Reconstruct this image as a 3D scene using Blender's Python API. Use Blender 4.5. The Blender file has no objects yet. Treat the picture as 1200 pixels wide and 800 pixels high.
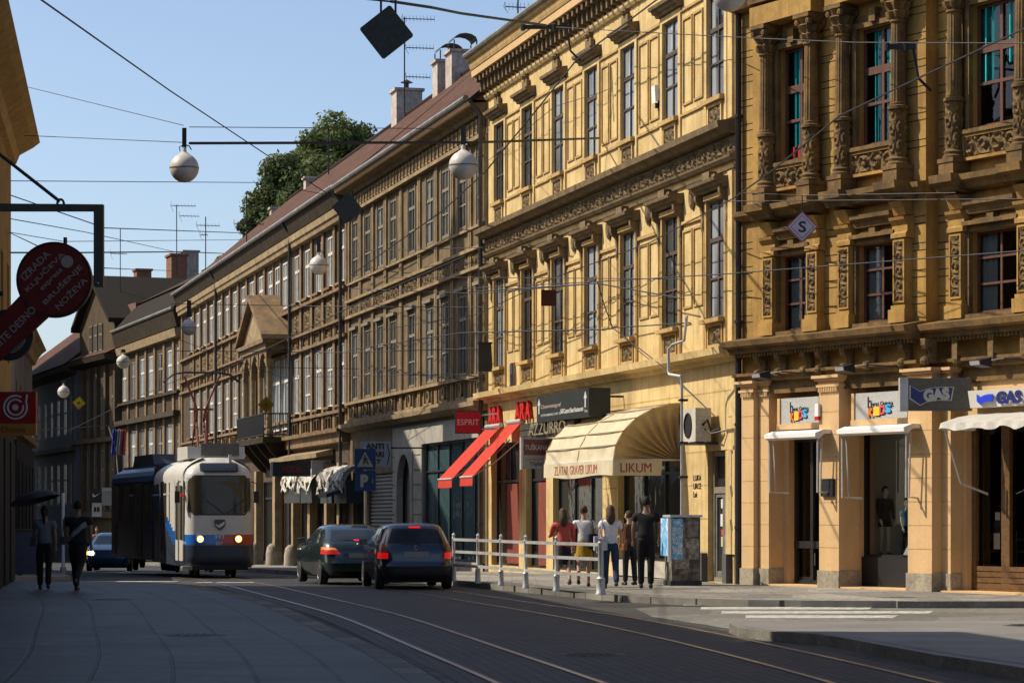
import bpy, bmesh, math, random
from mathutils import Vector, Matrix, noise
R = math.radians; PI = math.pi
rnd = random.Random(7)
S = bpy.context.scene
COL = S.collection
F = 3180.0; CX = 600.0; HY = 603.0; CH = 1.6       # the lens of the photograph, in its own pixels

# ------------------------------------------------------------------ helpers
def tag(o, label=None, cat=None, group=None, kind=None):
    if label: o['label'] = label
    if cat: o['category'] = cat
    if group: o['group'] = group
    if kind: o['kind'] = kind
    return o

def empty(name, loc=(0, 0, 0), rz=0, label=None, cat=None, group=None):
    o = bpy.data.objects.new(name, None); COL.objects.link(o)
    o.empty_display_size = .3
    o.location = loc; o.rotation_euler = (0, 0, rz)
    return tag(o, label, cat, group)

class MB:
    def __init__(s): s.v = []; s.f = []; s.m = []; s.uv = None; s.fuv = {}
    def face(s, pts, m=0):
        n = len(s.v); s.v += [tuple(p) for p in pts]; s.f.append(tuple(range(n, n + len(pts)))); s.m.append(m); return s
    def faces(s, vs, fs, m=0):
        n = len(s.v); s.v += [tuple(p) for p in vs]
        for f in fs: s.f.append(tuple(i + n for i in f)); s.m.append(m)
        return s
    def box(s, x0, x1, y0, y1, z0, z1, m=0):
        if x0 > x1: x0, x1 = x1, x0
        if y0 > y1: y0, y1 = y1, y0
        if z0 > z1: z0, z1 = z1, z0
        v = [(x, y, z) for z in (z0, z1) for y in (y0, y1) for x in (x0, x1)]
        return s.faces(v, [(0, 2, 3, 1), (4, 5, 7, 6), (0, 1, 5, 4), (2, 6, 7, 3), (0, 4, 6, 2), (1, 3, 7, 5)], m)
    def prism(s, poly, a0, a1, axis='x', m=0):
        """poly: list of 2-d points; axis x -> (a, p, q), axis y -> (p, a, q), axis z -> (p, q, a)"""
        def mk(a, p): return {'x': (a, p[0], p[1]), 'y': (p[0], a, p[1]), 'z': (p[0], p[1], a)}[axis]
        n = len(poly); v = [mk(a0, p) for p in poly] + [mk(a1, p) for p in poly]
        fs = [tuple(range(n)), tuple(range(2 * n - 1, n - 1, -1))]
        fs += [(i, i + n, (i + 1) % n + n, (i + 1) % n) for i in range(n)]
        return s.faces(v, fs, m)
    def tube(s, pts, r, n=6, m=0, cap=True):
        pts = [Vector(p) for p in pts]; rr = r if isinstance(r, (list, tuple)) else [r] * len(pts)
        vs = []; fs = []; prev = None
        for i, p in enumerate(pts):
            d = (pts[min(i + 1, len(pts) - 1)] - pts[max(i - 1, 0)])
            if d.length < 1e-9: d = Vector((0, 0, 1))
            d.normalize()
            up = prev if prev is not None else (Vector((0, 0, 1)) if abs(d.z) < .9 else Vector((1, 0, 0)))
            a = d.cross(up)
            if a.length < 1e-6: a = d.cross(Vector((0, 1, 0)))
            a.normalize(); b = a.cross(d).normalized(); prev = b
            for k in range(n):
                t = 2 * PI * k / n
                vs.append(p + (a * math.cos(t) + b * math.sin(t)) * rr[i])
        for i in range(len(pts) - 1):
            for k in range(n):
                fs.append((i * n + k, i * n + (k + 1) % n, (i + 1) * n + (k + 1) % n, (i + 1) * n + k))
        if cap: fs.append(tuple(range(n - 1, -1, -1))); fs.append(tuple(range(len(vs) - n, len(vs))))
        return s.faces(vs, fs, m)
    def lathe(s, prof, cx=0, cy=0, n=16, m=0, fn=None, axis='z', cap=True):
        vs = []; fs = []
        for i, (r, z) in enumerate(prof):
            for k in range(n):
                t = 2 * PI * k / n; q = fn(r, t, z) if fn else r
                if axis == 'z': vs.append((cx + q * math.cos(t), cy + q * math.sin(t), z))
                else: vs.append((cx + q * math.cos(t), z, cy + q * math.sin(t)))
        for i in range(len(prof) - 1):
            for k in range(n):
                fs.append((i * n + k, i * n + (k + 1) % n, (i + 1) * n + (k + 1) % n, (i + 1) * n + k))
        if cap: fs.append(tuple(range(n - 1, -1, -1))); fs.append(tuple(range(len(vs) - n, len(vs))))
        else: k = len(prof); fs += [((k - 1) * n + i, (k - 1) * n + (i + 1) % n, (i + 1) % n, i) for i in range(n)]
        return s.faces(vs, fs, m)
    def build(s, name, mats, parent=None, loc=None, rz=None, smooth=False, fix=True):
        me = bpy.data.meshes.new(name)
        me.from_pydata(s.v, [], s.f)
        if not isinstance(mats, (list, tuple)): mats = [mats]
        for a in mats: me.materials.append(a)
        for p, mi in zip(me.polygons, s.m): p.material_index = mi
        if fix or smooth:
            bm = bmesh.new(); bm.from_mesh(me)
            if smooth: bmesh.ops.remove_doubles(bm, verts=bm.verts, dist=.0005)
            if fix: bmesh.ops.recalc_face_normals(bm, faces=bm.faces)
            bm.to_mesh(me); bm.free()
        if smooth:
            me.polygons.foreach_set('use_smooth', [True] * len(me.polygons))
            try: me.set_sharp_from_angle(angle=R(38))
            except Exception: pass
        me.update()
        o = bpy.data.objects.new(name, me); COL.objects.link(o)
        if parent is not None: o.parent = parent
        if loc is not None: o.location = loc
        if rz is not None: o.rotation_euler = (0, 0, rz)
        return o

def inst(me_obj, parent, loc, rot=None):
    o = me_obj.copy(); COL.objects.link(o); o.parent = parent; o.location = loc
    if rot: o.rotation_euler = rot
    return o

def copy_tree(o, parent=None):
    c = o.copy(); COL.objects.link(c); c.parent = parent
    for ch in o.children: copy_tree(ch, c)
    return c

# ------------------------------------------------------------------ materials
def mat(name): 
    m = bpy.data.materials.new(name); m.use_nodes = True
    nt = m.node_tree; b = nt.nodes['Principled BSDF']; return m, nt, b
def nd(nt, t, **k):
    n = nt.nodes.new(t)
    for a, v in k.items():
        if a in n.inputs: n.inputs[a].default_value = v
        else: setattr(n, a, v)
    return n
def rgba(c): return (c[0], c[1], c[2], 1)
def plain(name, c, rough=.6, metal=0, spec=.5, emit=None, es=1, coat=0):
    m, nt, b = mat(name)
    b.inputs['Base Color'].default_value = rgba(c); b.inputs['Roughness'].default_value = rough
    b.inputs['Metallic'].default_value = metal; b.inputs['Specular IOR Level'].default_value = spec
    b.inputs['Coat Weight'].default_value = coat
    if emit: b.inputs['Emission Color'].default_value = rgba(emit); b.inputs['Emission Strength'].default_value = es
    return m
def rough_mat(name, c1, c2, scale=1.5, rough=.85, bump=.2, bscale=25, streak=0, c3=None, fine=.35, spec=.3, metal=0, thr=(.35, .65)):
    """two tones blended by large noise, with fine grain, optional soot streaks running down"""
    m, nt, b = mat(name); L = nt.links
    tc = nd(nt, 'ShaderNodeTexCoord'); co = tc.outputs['Object']
    n1 = nd(nt, 'ShaderNodeTexNoise', Scale=scale, Detail=6.0, Roughness=.65); L.new(co, n1.inputs['Vector'])
    r1 = nd(nt, 'ShaderNodeMapRange'); r1.inputs[1].default_value = thr[0]; r1.inputs[2].default_value = thr[1]
    L.new(n1.outputs['Fac'], r1.inputs[0])
    mx = nd(nt, 'ShaderNodeMix', data_type='RGBA'); mx.inputs['A'].default_value = rgba(c1); mx.inputs['B'].default_value = rgba(c2)
    L.new(r1.outputs[0], mx.inputs['Factor']); out = mx.outputs['Result']
    if streak:
        mp = nd(nt, 'ShaderNodeMapping'); mp.inputs['Scale'].default_value = (3.2, 3.2, .22); L.new(co, mp.inputs['Vector'])
        n2 = nd(nt, 'ShaderNodeTexNoise', Scale=1.6, Detail=5.0, Roughness=.7); L.new(mp.outputs[0], n2.inputs['Vector'])
        r2 = nd(nt, 'ShaderNodeMapRange'); r2.inputs[1].default_value = .47; r2.inputs[2].default_value = .72; r2.inputs[4].default_value = streak
        L.new(n2.outputs['Fac'], r2.inputs[0])
        m2 = nd(nt, 'ShaderNodeMix', data_type='RGBA'); m2.inputs['B'].default_value = rgba(c3 or (.08, .06, .04))
        L.new(out, m2.inputs['A']); L.new(r2.outputs[0], m2.inputs['Factor']); out = m2.outputs['Result']
    n3 = nd(nt, 'ShaderNodeTexNoise', Scale=bscale, Detail=5.0, Roughness=.7); L.new(co, n3.inputs['Vector'])
    r3 = nd(nt, 'ShaderNodeMapRange'); r3.inputs[1].default_value = .3; r3.inputs[2].default_value = .7
    r3.inputs[3].default_value = 1 - fine; r3.inputs[4].default_value = 1 + fine * .5
    L.new(n3.outputs['Fac'], r3.inputs[0])
    m3 = nd(nt, 'ShaderNodeMix', data_type='RGBA', blend_type='MULTIPLY'); m3.inputs['Factor'].default_value = 1
    L.new(out, m3.inputs['A']); L.new(r3.outputs[0], m3.inputs['B'])
    L.new(m3.outputs['Result'], b.inputs['Base Color'])
    bp = nd(nt, 'ShaderNodeBump', Strength=bump, Distance=.02); L.new(n3.outputs['Fac'], bp.inputs['Height']); L.new(bp.outputs[0], b.inputs['Normal'])
    b.inputs['Roughness'].default_value = rough; b.inputs['Specular IOR Level'].default_value = spec; b.inputs['Metallic'].default_value = metal
    return m
def paving(name, c1, c2, cj, bw, bh, mortar, rough=.6, bump=.4, uvmap=True, spec=.4, patch=1.0, off=.5):
    """slabs or setts laid along the UV (metres) of a strip"""
    m, nt, b = mat(name); L = nt.links
    tc = nd(nt, 'ShaderNodeTexCoord'); co = tc.outputs['UV' if uvmap else 'Object']
    br = nd(nt, 'ShaderNodeTexBrick', Scale=1.0); br.offset = off
    br.inputs['Brick Width'].default_value = bw; br.inputs['Row Height'].default_value = bh
    br.inputs['Mortar Size'].default_value = mortar; br.inputs['Mortar Smooth'].default_value = .3
    br.inputs['Color1'].default_value = rgba(c1); br.inputs['Color2'].default_value = rgba(c2); br.inputs['Mortar'].default_value = rgba(cj)
    L.new(co, br.inputs['Vector'])
    ob = tc.outputs['Object']
    n1 = nd(nt, 'ShaderNodeTexNoise', Scale=.5, Detail=8.0, Roughness=.7); L.new(ob, n1.inputs['Vector'])
    r1 = nd(nt, 'ShaderNodeMapRange'); r1.inputs[1].default_value = .3; r1.inputs[2].default_value = .7
    r1.inputs[3].default_value = 1 - .4 * patch; r1.inputs[4].default_value = 1 + .35 * patch; L.new(n1.outputs['Fac'], r1.inputs[0])
    m3 = nd(nt, 'ShaderNodeMix', data_type='RGBA', blend_type='MULTIPLY'); m3.inputs['Factor'].default_value = 1
    L.new(br.outputs['Color'], m3.inputs['A']); L.new(r1.outputs[0], m3.inputs['B']); L.new(m3.outputs['Result'], b.inputs['Base Color'])
    n2 = nd(nt, 'ShaderNodeTexNoise', Scale=40.0, Detail=4.0); L.new(ob, n2.inputs['Vector'])
    ad = nd(nt, 'ShaderNodeMath', operation='MULTIPLY_ADD'); ad.inputs[1].default_value = -1.0
    L.new(br.outputs['Fac'], ad.inputs[0]); L.new(n2.outputs['Fac'], ad.inputs[2])
    bp = nd(nt, 'ShaderNodeBump', Strength=bump, Distance=.015); L.new(ad.outputs[0], bp.inputs['Height']); L.new(bp.outputs[0], b.inputs['Normal'])
    r4 = nd(nt, 'ShaderNodeMapRange'); r4.inputs[3].default_value = rough - .12; r4.inputs[4].default_value = rough + .15
    L.new(n1.outputs['Fac'], r4.inputs[0]); L.new(r4.outputs[0], b.inputs['Roughness']); b.inputs['Specular IOR Level'].default_value = spec
    return m
def tile_mat(name, c1, c2, c3):
    m, nt, b = mat(name); L = nt.links
    tc = nd(nt, 'ShaderNodeTexCoord')
    br = nd(nt, 'ShaderNodeTexBrick', Scale=1.0); br.inputs['Brick Width'].default_value = .19; br.inputs['Row Height'].default_value = .3
    br.inputs['Mortar Size'].default_value = .02; br.inputs['Color1'].default_value = rgba(c1); br.inputs['Color2'].default_value = rgba(c2); br.inputs['Mortar'].default_value = rgba(c3)
    L.new(tc.outputs['UV'], br.inputs['Vector'])
    n1 = nd(nt, 'ShaderNodeTexNoise', Scale=1.2, Detail=7.0, Roughness=.7); L.new(tc.outputs['UV'], n1.inputs['Vector'])
    r1 = nd(nt, 'ShaderNodeMapRange'); r1.inputs[1].default_value = .3; r1.inputs[2].default_value = .7; r1.inputs[3].default_value = .45; r1.inputs[4].default_value = 1.4
    L.new(n1.outputs['Fac'], r1.inputs[0])
    m3 = nd(nt, 'ShaderNodeMix', data_type='RGBA', blend_type='MULTIPLY'); m3.inputs['Factor'].default_value = 1
    L.new(br.outputs['Color'], m3.inputs['A']); L.new(r1.outputs[0], m3.inputs['B']); L.new(m3.outputs['Result'], b.inputs['Base Color'])
    sp = nd(nt, 'ShaderNodeSeparateXYZ'); L.new(tc.outputs['UV'], sp.inputs[0])
    w = nd(nt, 'ShaderNodeMath', operation='MODULO'); w.inputs[1].default_value = .3; L.new(sp.outputs['Y'], w.inputs[0])
    bp = nd(nt, 'ShaderNodeBump', Strength=1.0, Distance=.03); L.new(w.outputs[0], bp.inputs['Height']); L.new(bp.outputs[0], b.inputs['Normal'])
    b.inputs['Roughness'].default_value = .9; b.inputs['Specular IOR Level'].default_value = .08
    return m
def glass_pane(name, dark, light, rough=.04, sc=.35, spec=.9, thr=(.42, .6), coat=.4):
    """an opaque pane: dark room or pale blind behind it, glossy glass in front, slightly wavy"""
    m, nt, b = mat(name); L = nt.links
    tc = nd(nt, 'ShaderNodeTexCoord'); oi = nd(nt, 'ShaderNodeObjectInfo')
    ge = nd(nt, 'ShaderNodeNewGeometry')
    mp = nd(nt, 'ShaderNodeMapping'); mp.inputs['Scale'].default_value = (sc, sc, sc * .25); L.new(ge.outputs['Position'], mp.inputs['Vector'])
    n1 = nd(nt, 'ShaderNodeTexNoise', Scale=1.4, Detail=3.0); L.new(mp.outputs[0], n1.inputs['Vector'])
    a = nd(nt, 'ShaderNodeMath', operation='MULTIPLY_ADD'); a.inputs[1].default_value = .3; L.new(oi.outputs['Random'], a.inputs[0]); L.new(n1.outputs['Fac'], a.inputs[2])
    s2 = nd(nt, 'ShaderNodeMath', operation='SUBTRACT'); s2.inputs[1].default_value = .15; L.new(a.outputs[0], s2.inputs[0])
    r1 = nd(nt, 'ShaderNodeMapRange'); r1.inputs[1].default_value = thr[0]; r1.inputs[2].default_value = thr[1]; L.new(s2.outputs[0], r1.inputs[0])
    mx = nd(nt, 'ShaderNodeMix', data_type='RGBA'); mx.inputs['A'].default_value = rgba(dark); mx.inputs['B'].default_value = rgba(light)
    sx = nd(nt, 'ShaderNodeSeparateXYZ'); L.new(tc.outputs['Object'], sx.inputs[0]); ab = nd(nt, 'ShaderNodeMath', operation='ABSOLUTE'); L.new(sx.outputs['X'], ab.inputs[0])
    wv = nd(nt, 'ShaderNodeMath', operation='MULTIPLY_ADD'); wv.inputs[1].default_value = .16; L.new(n1.outputs['Fac'], wv.inputs[0]); L.new(ab.outputs[0], wv.inputs[2])
    rr = nd(nt, 'ShaderNodeMapRange'); rr.inputs[3].default_value = .25; rr.inputs[4].default_value = .95; L.new(oi.outputs['Random'], rr.inputs[0])
    gt = nd(nt, 'ShaderNodeMath', operation='GREATER_THAN'); L.new(wv.outputs[0], gt.inputs[0]); L.new(rr.outputs[0], gt.inputs[1])
    ma = nd(nt, 'ShaderNodeMath', operation='MULTIPLY_ADD'); ma.inputs[1].default_value = .75; ma.use_clamp = True; L.new(gt.outputs[0], ma.inputs[0]); L.new(r1.outputs[0], ma.inputs[2])
    L.new(ma.outputs[0], mx.inputs['Factor']); L.new(mx.outputs['Result'], b.inputs['Base Color'])
    n2 = nd(nt, 'ShaderNodeTexNoise', Scale=1.8, Detail=2.0); L.new(ge.outputs['Position'], n2.inputs['Vector'])
    bp = nd(nt, 'ShaderNodeBump', Strength=.12, Distance=.05); L.new(n2.outputs['Fac'], bp.inputs['Height']); L.new(bp.outputs[0], b.inputs['Normal'])
    b.inputs['Roughness'].default_value = rough; b.inputs['Specular IOR Level'].default_value = spec
    b.inputs['Coat Weight'].default_value = coat; b.inputs['Coat Roughness'].default_value = .02
    return m
def clear_glass(name, tint=(.75, .8, .8), refl=1.0):
    m, nt, b = mat(name); L = nt.links; nt.nodes.remove(b); out = nt.nodes['Material Output']
    fr = nd(nt, 'ShaderNodeFresnel', IOR=1.45); tr = nd(nt, 'ShaderNodeBsdfTransparent'); tr.inputs[0].default_value = rgba(tint)
    gl = nd(nt, 'ShaderNodeBsdfGlossy', Roughness=.02); mx = nd(nt, 'ShaderNodeMixShader')
    mm = nd(nt, 'ShaderNodeMath', operation='MULTIPLY'); mm.inputs[1].default_value = refl; L.new(fr.outputs[0], mm.inputs[0])
    L.new(mm.outputs[0], mx.inputs[0]); L.new(tr.outputs[0], mx.inputs[1]); L.new(gl.outputs[0], mx.inputs[2]); L.new(mx.outputs[0], out.inputs[0])
    return m
def cloth_mat(name, c1, c2, sc=3, trans=.25, rough=.85):
    m = rough_mat(name, c1, c2, scale=sc, rough=rough, bump=.3, bscale=14, fine=.15)
    nt = m.node_tree; b = nt.nodes['Principled BSDF']; out = nt.nodes['Material Output']
    if trans:
        t = nd(nt, 'ShaderNodeBsdfTranslucent'); t.inputs[0].default_value = rgba(c1); mx = nd(nt, 'ShaderNodeMixShader'); mx.inputs[0].default_value = trans
        nt.links.new(b.outputs[0], mx.inputs[1]); nt.links.new(t.outputs[0], mx.inputs[2]); nt.links.new(mx.outputs[0], out.inputs[0])
    return m

Mt = {}
Mt['c_wall'] = rough_mat('yellow_stucco', (.64, .475, .215), (.50, .36, .155), 1.0, .9, .2, 22, .6, (.24, .16, .07), .2, thr=(.42, .58))
Mt['c_trim'] = rough_mat('ochre_trim', (.52, .34, .12), (.36, .24, .10), 2.0, .9, .2, 22, .6, (.14, .10, .06), .2)
Mt['c_hood'] = rough_mat('sooty_cornice_stone', (.24, .165, .08), (.13, .095, .052), 2.5, .9, .25, 18, .5, (.05, .04, .03), .25)
Mt['c_orn'] = rough_mat('dark_ornament_plaster', (.22, .15, .07), (.11, .08, .045), 5, .9, .4, 30, .3, (.05, .04, .03), .35)
Mt['d_wall'] = rough_mat('orange_ochre_stucco', (.42, .25, .066), (.30, .175, .048), 1.0, .9, .2, 22, .6, (.15, .085, .03), .2, thr=(.42, .58))
Mt['d_trim'] = rough_mat('weathered_ochre_stone', (.24, .14, .045), (.095, .06, .026), 2.2, .9, .3, 18, .5, (.07, .05, .03), .25)
Mt['d_orn'] = rough_mat('carved_brown_stone', (.24, .15, .06), (.10, .065, .03), 6, .9, .4, 30, .3, (.06, .045, .03), .4)
Mt['d_shop'] = rough_mat('salmon_shop_render', (.64, .42, .21), (.56, .37, .18), 1.0, .85, .1, 20, .15, (.25, .17, .1), .1)
Mt['plinth'] = rough_mat('travertine_plinth', (.42, .36, .26), (.26, .22, .17), 3, .85, .4, 16, .3, (.12, .10, .08), .35)
Mt['b_wall'] = rough_mat('grey_ochre_stucco', (.20, .138, .066), (.115, .08, .042), 1.3, .92, .2, 20, .6, (.12, .09, .055), .2)  # wall tone lowered to carry the shade between the pilasters
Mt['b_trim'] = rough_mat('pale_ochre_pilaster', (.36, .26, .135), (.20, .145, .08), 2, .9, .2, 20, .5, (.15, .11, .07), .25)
Mt['a_wall'] = rough_mat('brown_ochre_stucco', (.085, .054, .028), (.052, .034, .019), 1.1, .92, .2, 18, .7, (.08, .06, .04), .22)  # darker than the pilasters: recess shade put into the wall colour
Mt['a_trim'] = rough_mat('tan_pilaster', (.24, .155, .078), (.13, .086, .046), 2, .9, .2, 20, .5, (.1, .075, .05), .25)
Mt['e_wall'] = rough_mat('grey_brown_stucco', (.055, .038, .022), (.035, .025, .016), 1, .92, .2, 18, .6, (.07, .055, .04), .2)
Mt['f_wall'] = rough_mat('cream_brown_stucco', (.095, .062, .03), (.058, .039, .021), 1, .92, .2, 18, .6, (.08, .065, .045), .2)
Mt['dark_soffit'] = rough_mat('dark_timber_soffit', (.032, .025, .018), (.055, .043, .03), 2, .95, .2, 15, 0, None, .2, .08)
Mt['grey_stone'] = rough_mat('grey_shopfront_stone', (.42, .39, .32), (.30, .28, .24), 1.5, .8, .2, 20, .3, (.14, .13, .11), .15)
Mt['l_wall'] = rough_mat('ochre_yellow_stucco', (.40, .23, .05), (.28, .165, .04), 1, .9, .2, 20, .4, (.15, .1, .05), .2)  # ochre-yellow render of the left houses and the steeple
Mt['brick'] = paving('old_brick', (.26, .12, .07), (.18, .09, .055), (.2, .17, .14), .26, .08, .012, .9, .4, False, .2, 1.0)
Mt['roof'] = tile_mat('old_red_tiles', (.15, .075, .048), (.09, .05, .036), (.04, .025, .02))
Mt['roof_dark'] = tile_mat('old_brown_tiles', (.10, .06, .038), (.06, .038, .027), (.03, .025, .02))
Mt['gutter'] = rough_mat('zinc_gutter', (.30, .30, .29), (.17, .16, .15), 2, .5, .1, 10, 0, None, .2, .5, .5)
Mt['pipe'] = rough_mat('dark_downpipe_metal', (.045, .045, .045), (.08, .075, .065), 2, .5, .1, 10, 0, None, .2, .5, .3)
Mt['chimney'] = rough_mat('whitewashed_brick', (.55, .49, .42), (.38, .31, .26), 2, .95, .4, 12, .5, (.16, .12, .1), .3)
Mt['chim_brick'] = rough_mat('red_chimney_brick', (.30, .13, .07), (.20, .10, .06), 3, .95, .4, 12, .3, (.07, .05, .04), .3)
Mt['dark'] = plain('dark_void', (.012, .012, .012), .9)
Mt['iron'] = plain('black_iron', (.02, .02, .022), .5, .3)
Mt['wire'] = plain('wire_black', (.018, .018, .02), .6, .2)
Mt['dkframe'] = rough_mat('dark_brown_window_paint', (.07, .05, .035), (.11, .08, .055), 4, .6, .1, 30, 0)
Mt['brframe'] = rough_mat('brown_sash_paint', (.10, .045, .03), (.13, .06, .04), 4, .55, .1, 30, 0)
Mt['whframe'] = rough_mat('chalky_white_sash_paint', (.62, .60, .54), (.48, .46, .41), 4, .7, .1, 30, 0, None, .12)
Mt['greyframe'] = rough_mat('grey_beige_sash_paint', (.26, .22, .16), (.18, .155, .12), 4, .7, .1, 30, 0)
Mt['pane_dark'] = glass_pane('window_glass_dark_room', (.022, .026, .026), (.13, .145, .14), thr=(.45, .7))
Mt['pane_blue'] = glass_pane('window_glass_blind_sky_tint', (.12, .145, .165), (.42, .45, .47), thr=(.3, .55))  # pale blue base mixes blinds with a painted sky reflection
Mt['pane_mid'] = glass_pane('window_glass_net_curtain', (.04, .046, .05), (.34, .38, .41), thr=(.38, .55))
Mt['shopglass'] = glass_pane('shop_glass', (.010, .011, .011), (.03, .032, .03), sc=.8, spec=.3, coat=0)
Mt['shopteal'] = glass_pane('teal_shop_glass', (.02, .035, .04), (.06, .11, .12), sc=.8, spec=.4, coat=0)
Mt['clear'] = clear_glass('clear_glass')
# ------------------------------------------------------------------ facade frame
class Fac:
    """a street front: u runs along it away from the camera, w out to the street, z up (real metres)"""
    def __init__(s, pxr, Zr, x0):
        s.O = Vector(((pxr - CX) / F * Zr, Zr)); e = Vector(((x0 - CX) / F, 1)).normalized()
        s.e = e; s.n = Vector((-e.y, e.x)); s.rz = math.atan2(e.y, e.x)
    def u(s, px, w=0):
        a = (px - CX) / F
        return (a * (s.O.y + w * s.n.y) - s.O.x - w * s.n.x) / (s.e.x - a * s.e.y)
    def Y(s, u, w=0): return s.O.y + u * s.e.y + w * s.n.y
    def z(s, px, py, w=0): return CH + (HY - py) / F * s.Y(s.u(px, w), w)
    def P(s, u, w, z): return (s.O.x + u * s.e.x + w * s.n.x, s.O.y + u * s.e.y + w * s.n.y, z)
    def root(s, name, label, cat, group=None):
        return empty(name, (s.O.x, s.O.y, 0), s.rz, label, cat, group)

def wall(mb, U0, U1, Z0, Z1, ops, depth=.28, w=0, m=0, back=None):
    """front face with real openings and their reveals; ops = [(u0,u1,z0,z1)]"""
    us = sorted({round(x, 4) for x in [U0, U1] + [o[i] for o in ops for i in (0, 1)] if U0 - 1e-6 <= x <= U1 + 1e-6})
    zs = sorted({round(x, 4) for x in [Z0, Z1] + [o[i] for o in ops for i in (2, 3)] if Z0 - 1e-6 <= x <= Z1 + 1e-6})
    for i in range(len(us) - 1):
        uc = (us[i] + us[i + 1]) / 2
        run = None
        for j in range(len(zs) - 1):
            zc = (zs[j] + zs[j + 1]) / 2
            hole = any(o[0] < uc < o[1] and o[2] < zc < o[3] for o in ops)
            if hole:
                if run is not None: mb.face([(us[i], w, run), (us[i + 1], w, run), (us[i + 1], w, zs[j]), (us[i], w, zs[j])], m); run = None
            elif run is None: run = zs[j]
        if run is not None: mb.face([(us[i], w, run), (us[i + 1], w, run), (us[i + 1], w, zs[-1]), (us[i], w, zs[-1])], m)
    for (a, b, c, d) in ops:
        q = w - depth
        mb.face([(a, w, c), (a, q, c), (a, q, d), (a, w, d)], m); mb.face([(b, w, c), (b, w, d), (b, q, d), (b, q, c)], m)
        mb.face([(a, w, d), (a, q, d), (b, q, d), (b, w, d)], m); mb.face([(a, w, c), (b, w, c), (b, q, c), (a, q, c)], m)
        if back is not None: mb.face([(a, q, c), (b, q, c), (b, q, d), (a, q, d)], back)

def shell(mb, U0, U1, Z0, Z1, D=11, m=0):
    """the other sides of the building"""
    mb.face([(U0, 0, Z0), (U0, -D, Z0), (U0, -D, Z1), (U0, 0, Z1)], m)
    mb.face([(U1, 0, Z0), (U1, 0, Z1), (U1, -D, Z1), (U1, -D, Z0)], m)
    mb.face([(U0, -D, Z0), (U1, -D, Z0), (U1, -D, Z1), (U0, -D, Z1)], m)

def roof(parent, U0, U1, ze, setback, rise, over, material, D=11, name='roof'):
    """gable roof with the ridge parallel to the street, tiles laid by UV in metres"""
    mb = MB()
    zr = ze + rise; k = rise / (setback + over)
    A = [(U0, over, ze), (U1, over, ze), (U1, -setback, zr), (U0, -setback, zr)]
    B = [(U1, -2 * setback - over, ze), (U0, -2 * setback - over, ze), (U0, -setback, zr), (U1, -setback, zr)]
    mb.face(A); mb.face(B); mb.face([(U0, over, ze), (U0, -setback, zr), (U0, -2 * setback - over, ze)]); mb.face([(U1, over, ze), (U1, -2 * setback - over, ze), (U1, -setback, zr)])
    mb.face([(U0, over, ze), (U0, -2 * setback - over, ze), (U1, -2 * setback - over, ze), (U1, over, ze)])
    o = mb.build(name, material, parent, fix=False)
    uv = o.data.uv_layers.new(name='UVMap')
    L = math.hypot(setback + over, rise)
    co = [(U0, 0), (U1, 0), (U1, L), (U0, L)] + [(U1, 0), (U0, 0), (U0, L), (U1, L)]
    for i, c in enumerate(co): uv.data[i].uv = c
    # ridge tiles
    rt = MB(); 
    uu = U0
    rt.tube([(U0, -setback, zr + .02), (U1, -setback, zr + .02)], .12, 8)
    rt.build('ridge_tiles', material, o, fix=False)
    return o

_wc = {}
def window(parent, uc, z0, z1, w, style, rec=.05):
    """sash window: frame with mullion and bars, and its pane behind as a sub-part"""
    h = z1 - z0; key = (round(w, 2), round(h, 2), style)
    if key not in _wc:
        fm, pm, cols, rows, t = {'C': (Mt['dkframe'], Mt['pane_mid'], 2, (.34, .67), .055), 'B': (Mt['greyframe'], Mt['pane_mid'], 2, (.34, .67), .06),
                          'Bd': (Mt['greyframe'], Mt['pane_dark'], 2, (.34, .7), .06), 'Cd': (Mt['dkframe'], Mt['pane_dark'], 2, (.34, .67), .05),
                          'A': (Mt['whframe'], Mt['pane_blue'], 2, (.66,), .075), 'A2': (Mt['whframe'], Mt['pane_mid'], 2, (.62, .3), .075), 'E': (Mt['whframe'], Mt['pane_blue'], 2, (.62,), .08),
                          'F': (Mt['greyframe'], Mt['pane_dark'], 2, (.6,), .07), 'G': (Mt['greyframe'], Mt['pane_mid'], 2, (.6,), .08),
                          'D': (Mt['brframe'], Mt['clear'], 2, (.36, .64), .07), 'Dm': (Mt['brframe'], Mt['clear'], 2, (.36, .68), .05)}[style]
        mb = MB(); a = w / 2
        mb.box(-a, -a + t, -.04, .02, 0, h); mb.box(a - t, a, -.04, .02, 0, h); mb.box(-a + t, a - t, -.04, .02, 0, t); mb.box(-a + t, a - t, -.04, .02, h - t, h)
        if cols == 2: mb.box(-t * .55, t * .55, -.035, .016, t, h - t)
        first = True
        for r_ in rows:
            zz = r_ * h; tt = t * .8 if (first and style in 'A E F G'.split()) else t * .45
            if style in ('C', 'Cd', 'B', 'Bd') and r_ > .6: tt = t * .85
            if style == 'D' and r_ > .6: tt = t * 1.1
            mb.box(-a + t, -t * .55, -.03, .018, zz - tt, zz + tt); mb.box(t * .55, a - t, -.03, .018, zz - tt, zz + tt); first = False
        fr = mb.build('window', fm); pn = MB().face([(a - .02, -.02, .02), (-a + .02, -.02, .02), (-a + .02, -.02, h - .02), (a - .02, -.02, h - .02)]).build('pane', pm, fix=False)
        _wc[key] = (fr.data, pn.data); bpy.data.objects.remove(fr); bpy.data.objects.remove(pn)
    fd, pd = _wc[key]
    f = bpy.data.objects.new('window', fd); COL.objects.link(f); f.parent = parent; f.location = (uc, -rec, z0)
    p = bpy.data.objects.new('pane', pd); COL.objects.link(p); p.parent = f
    return f

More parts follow.
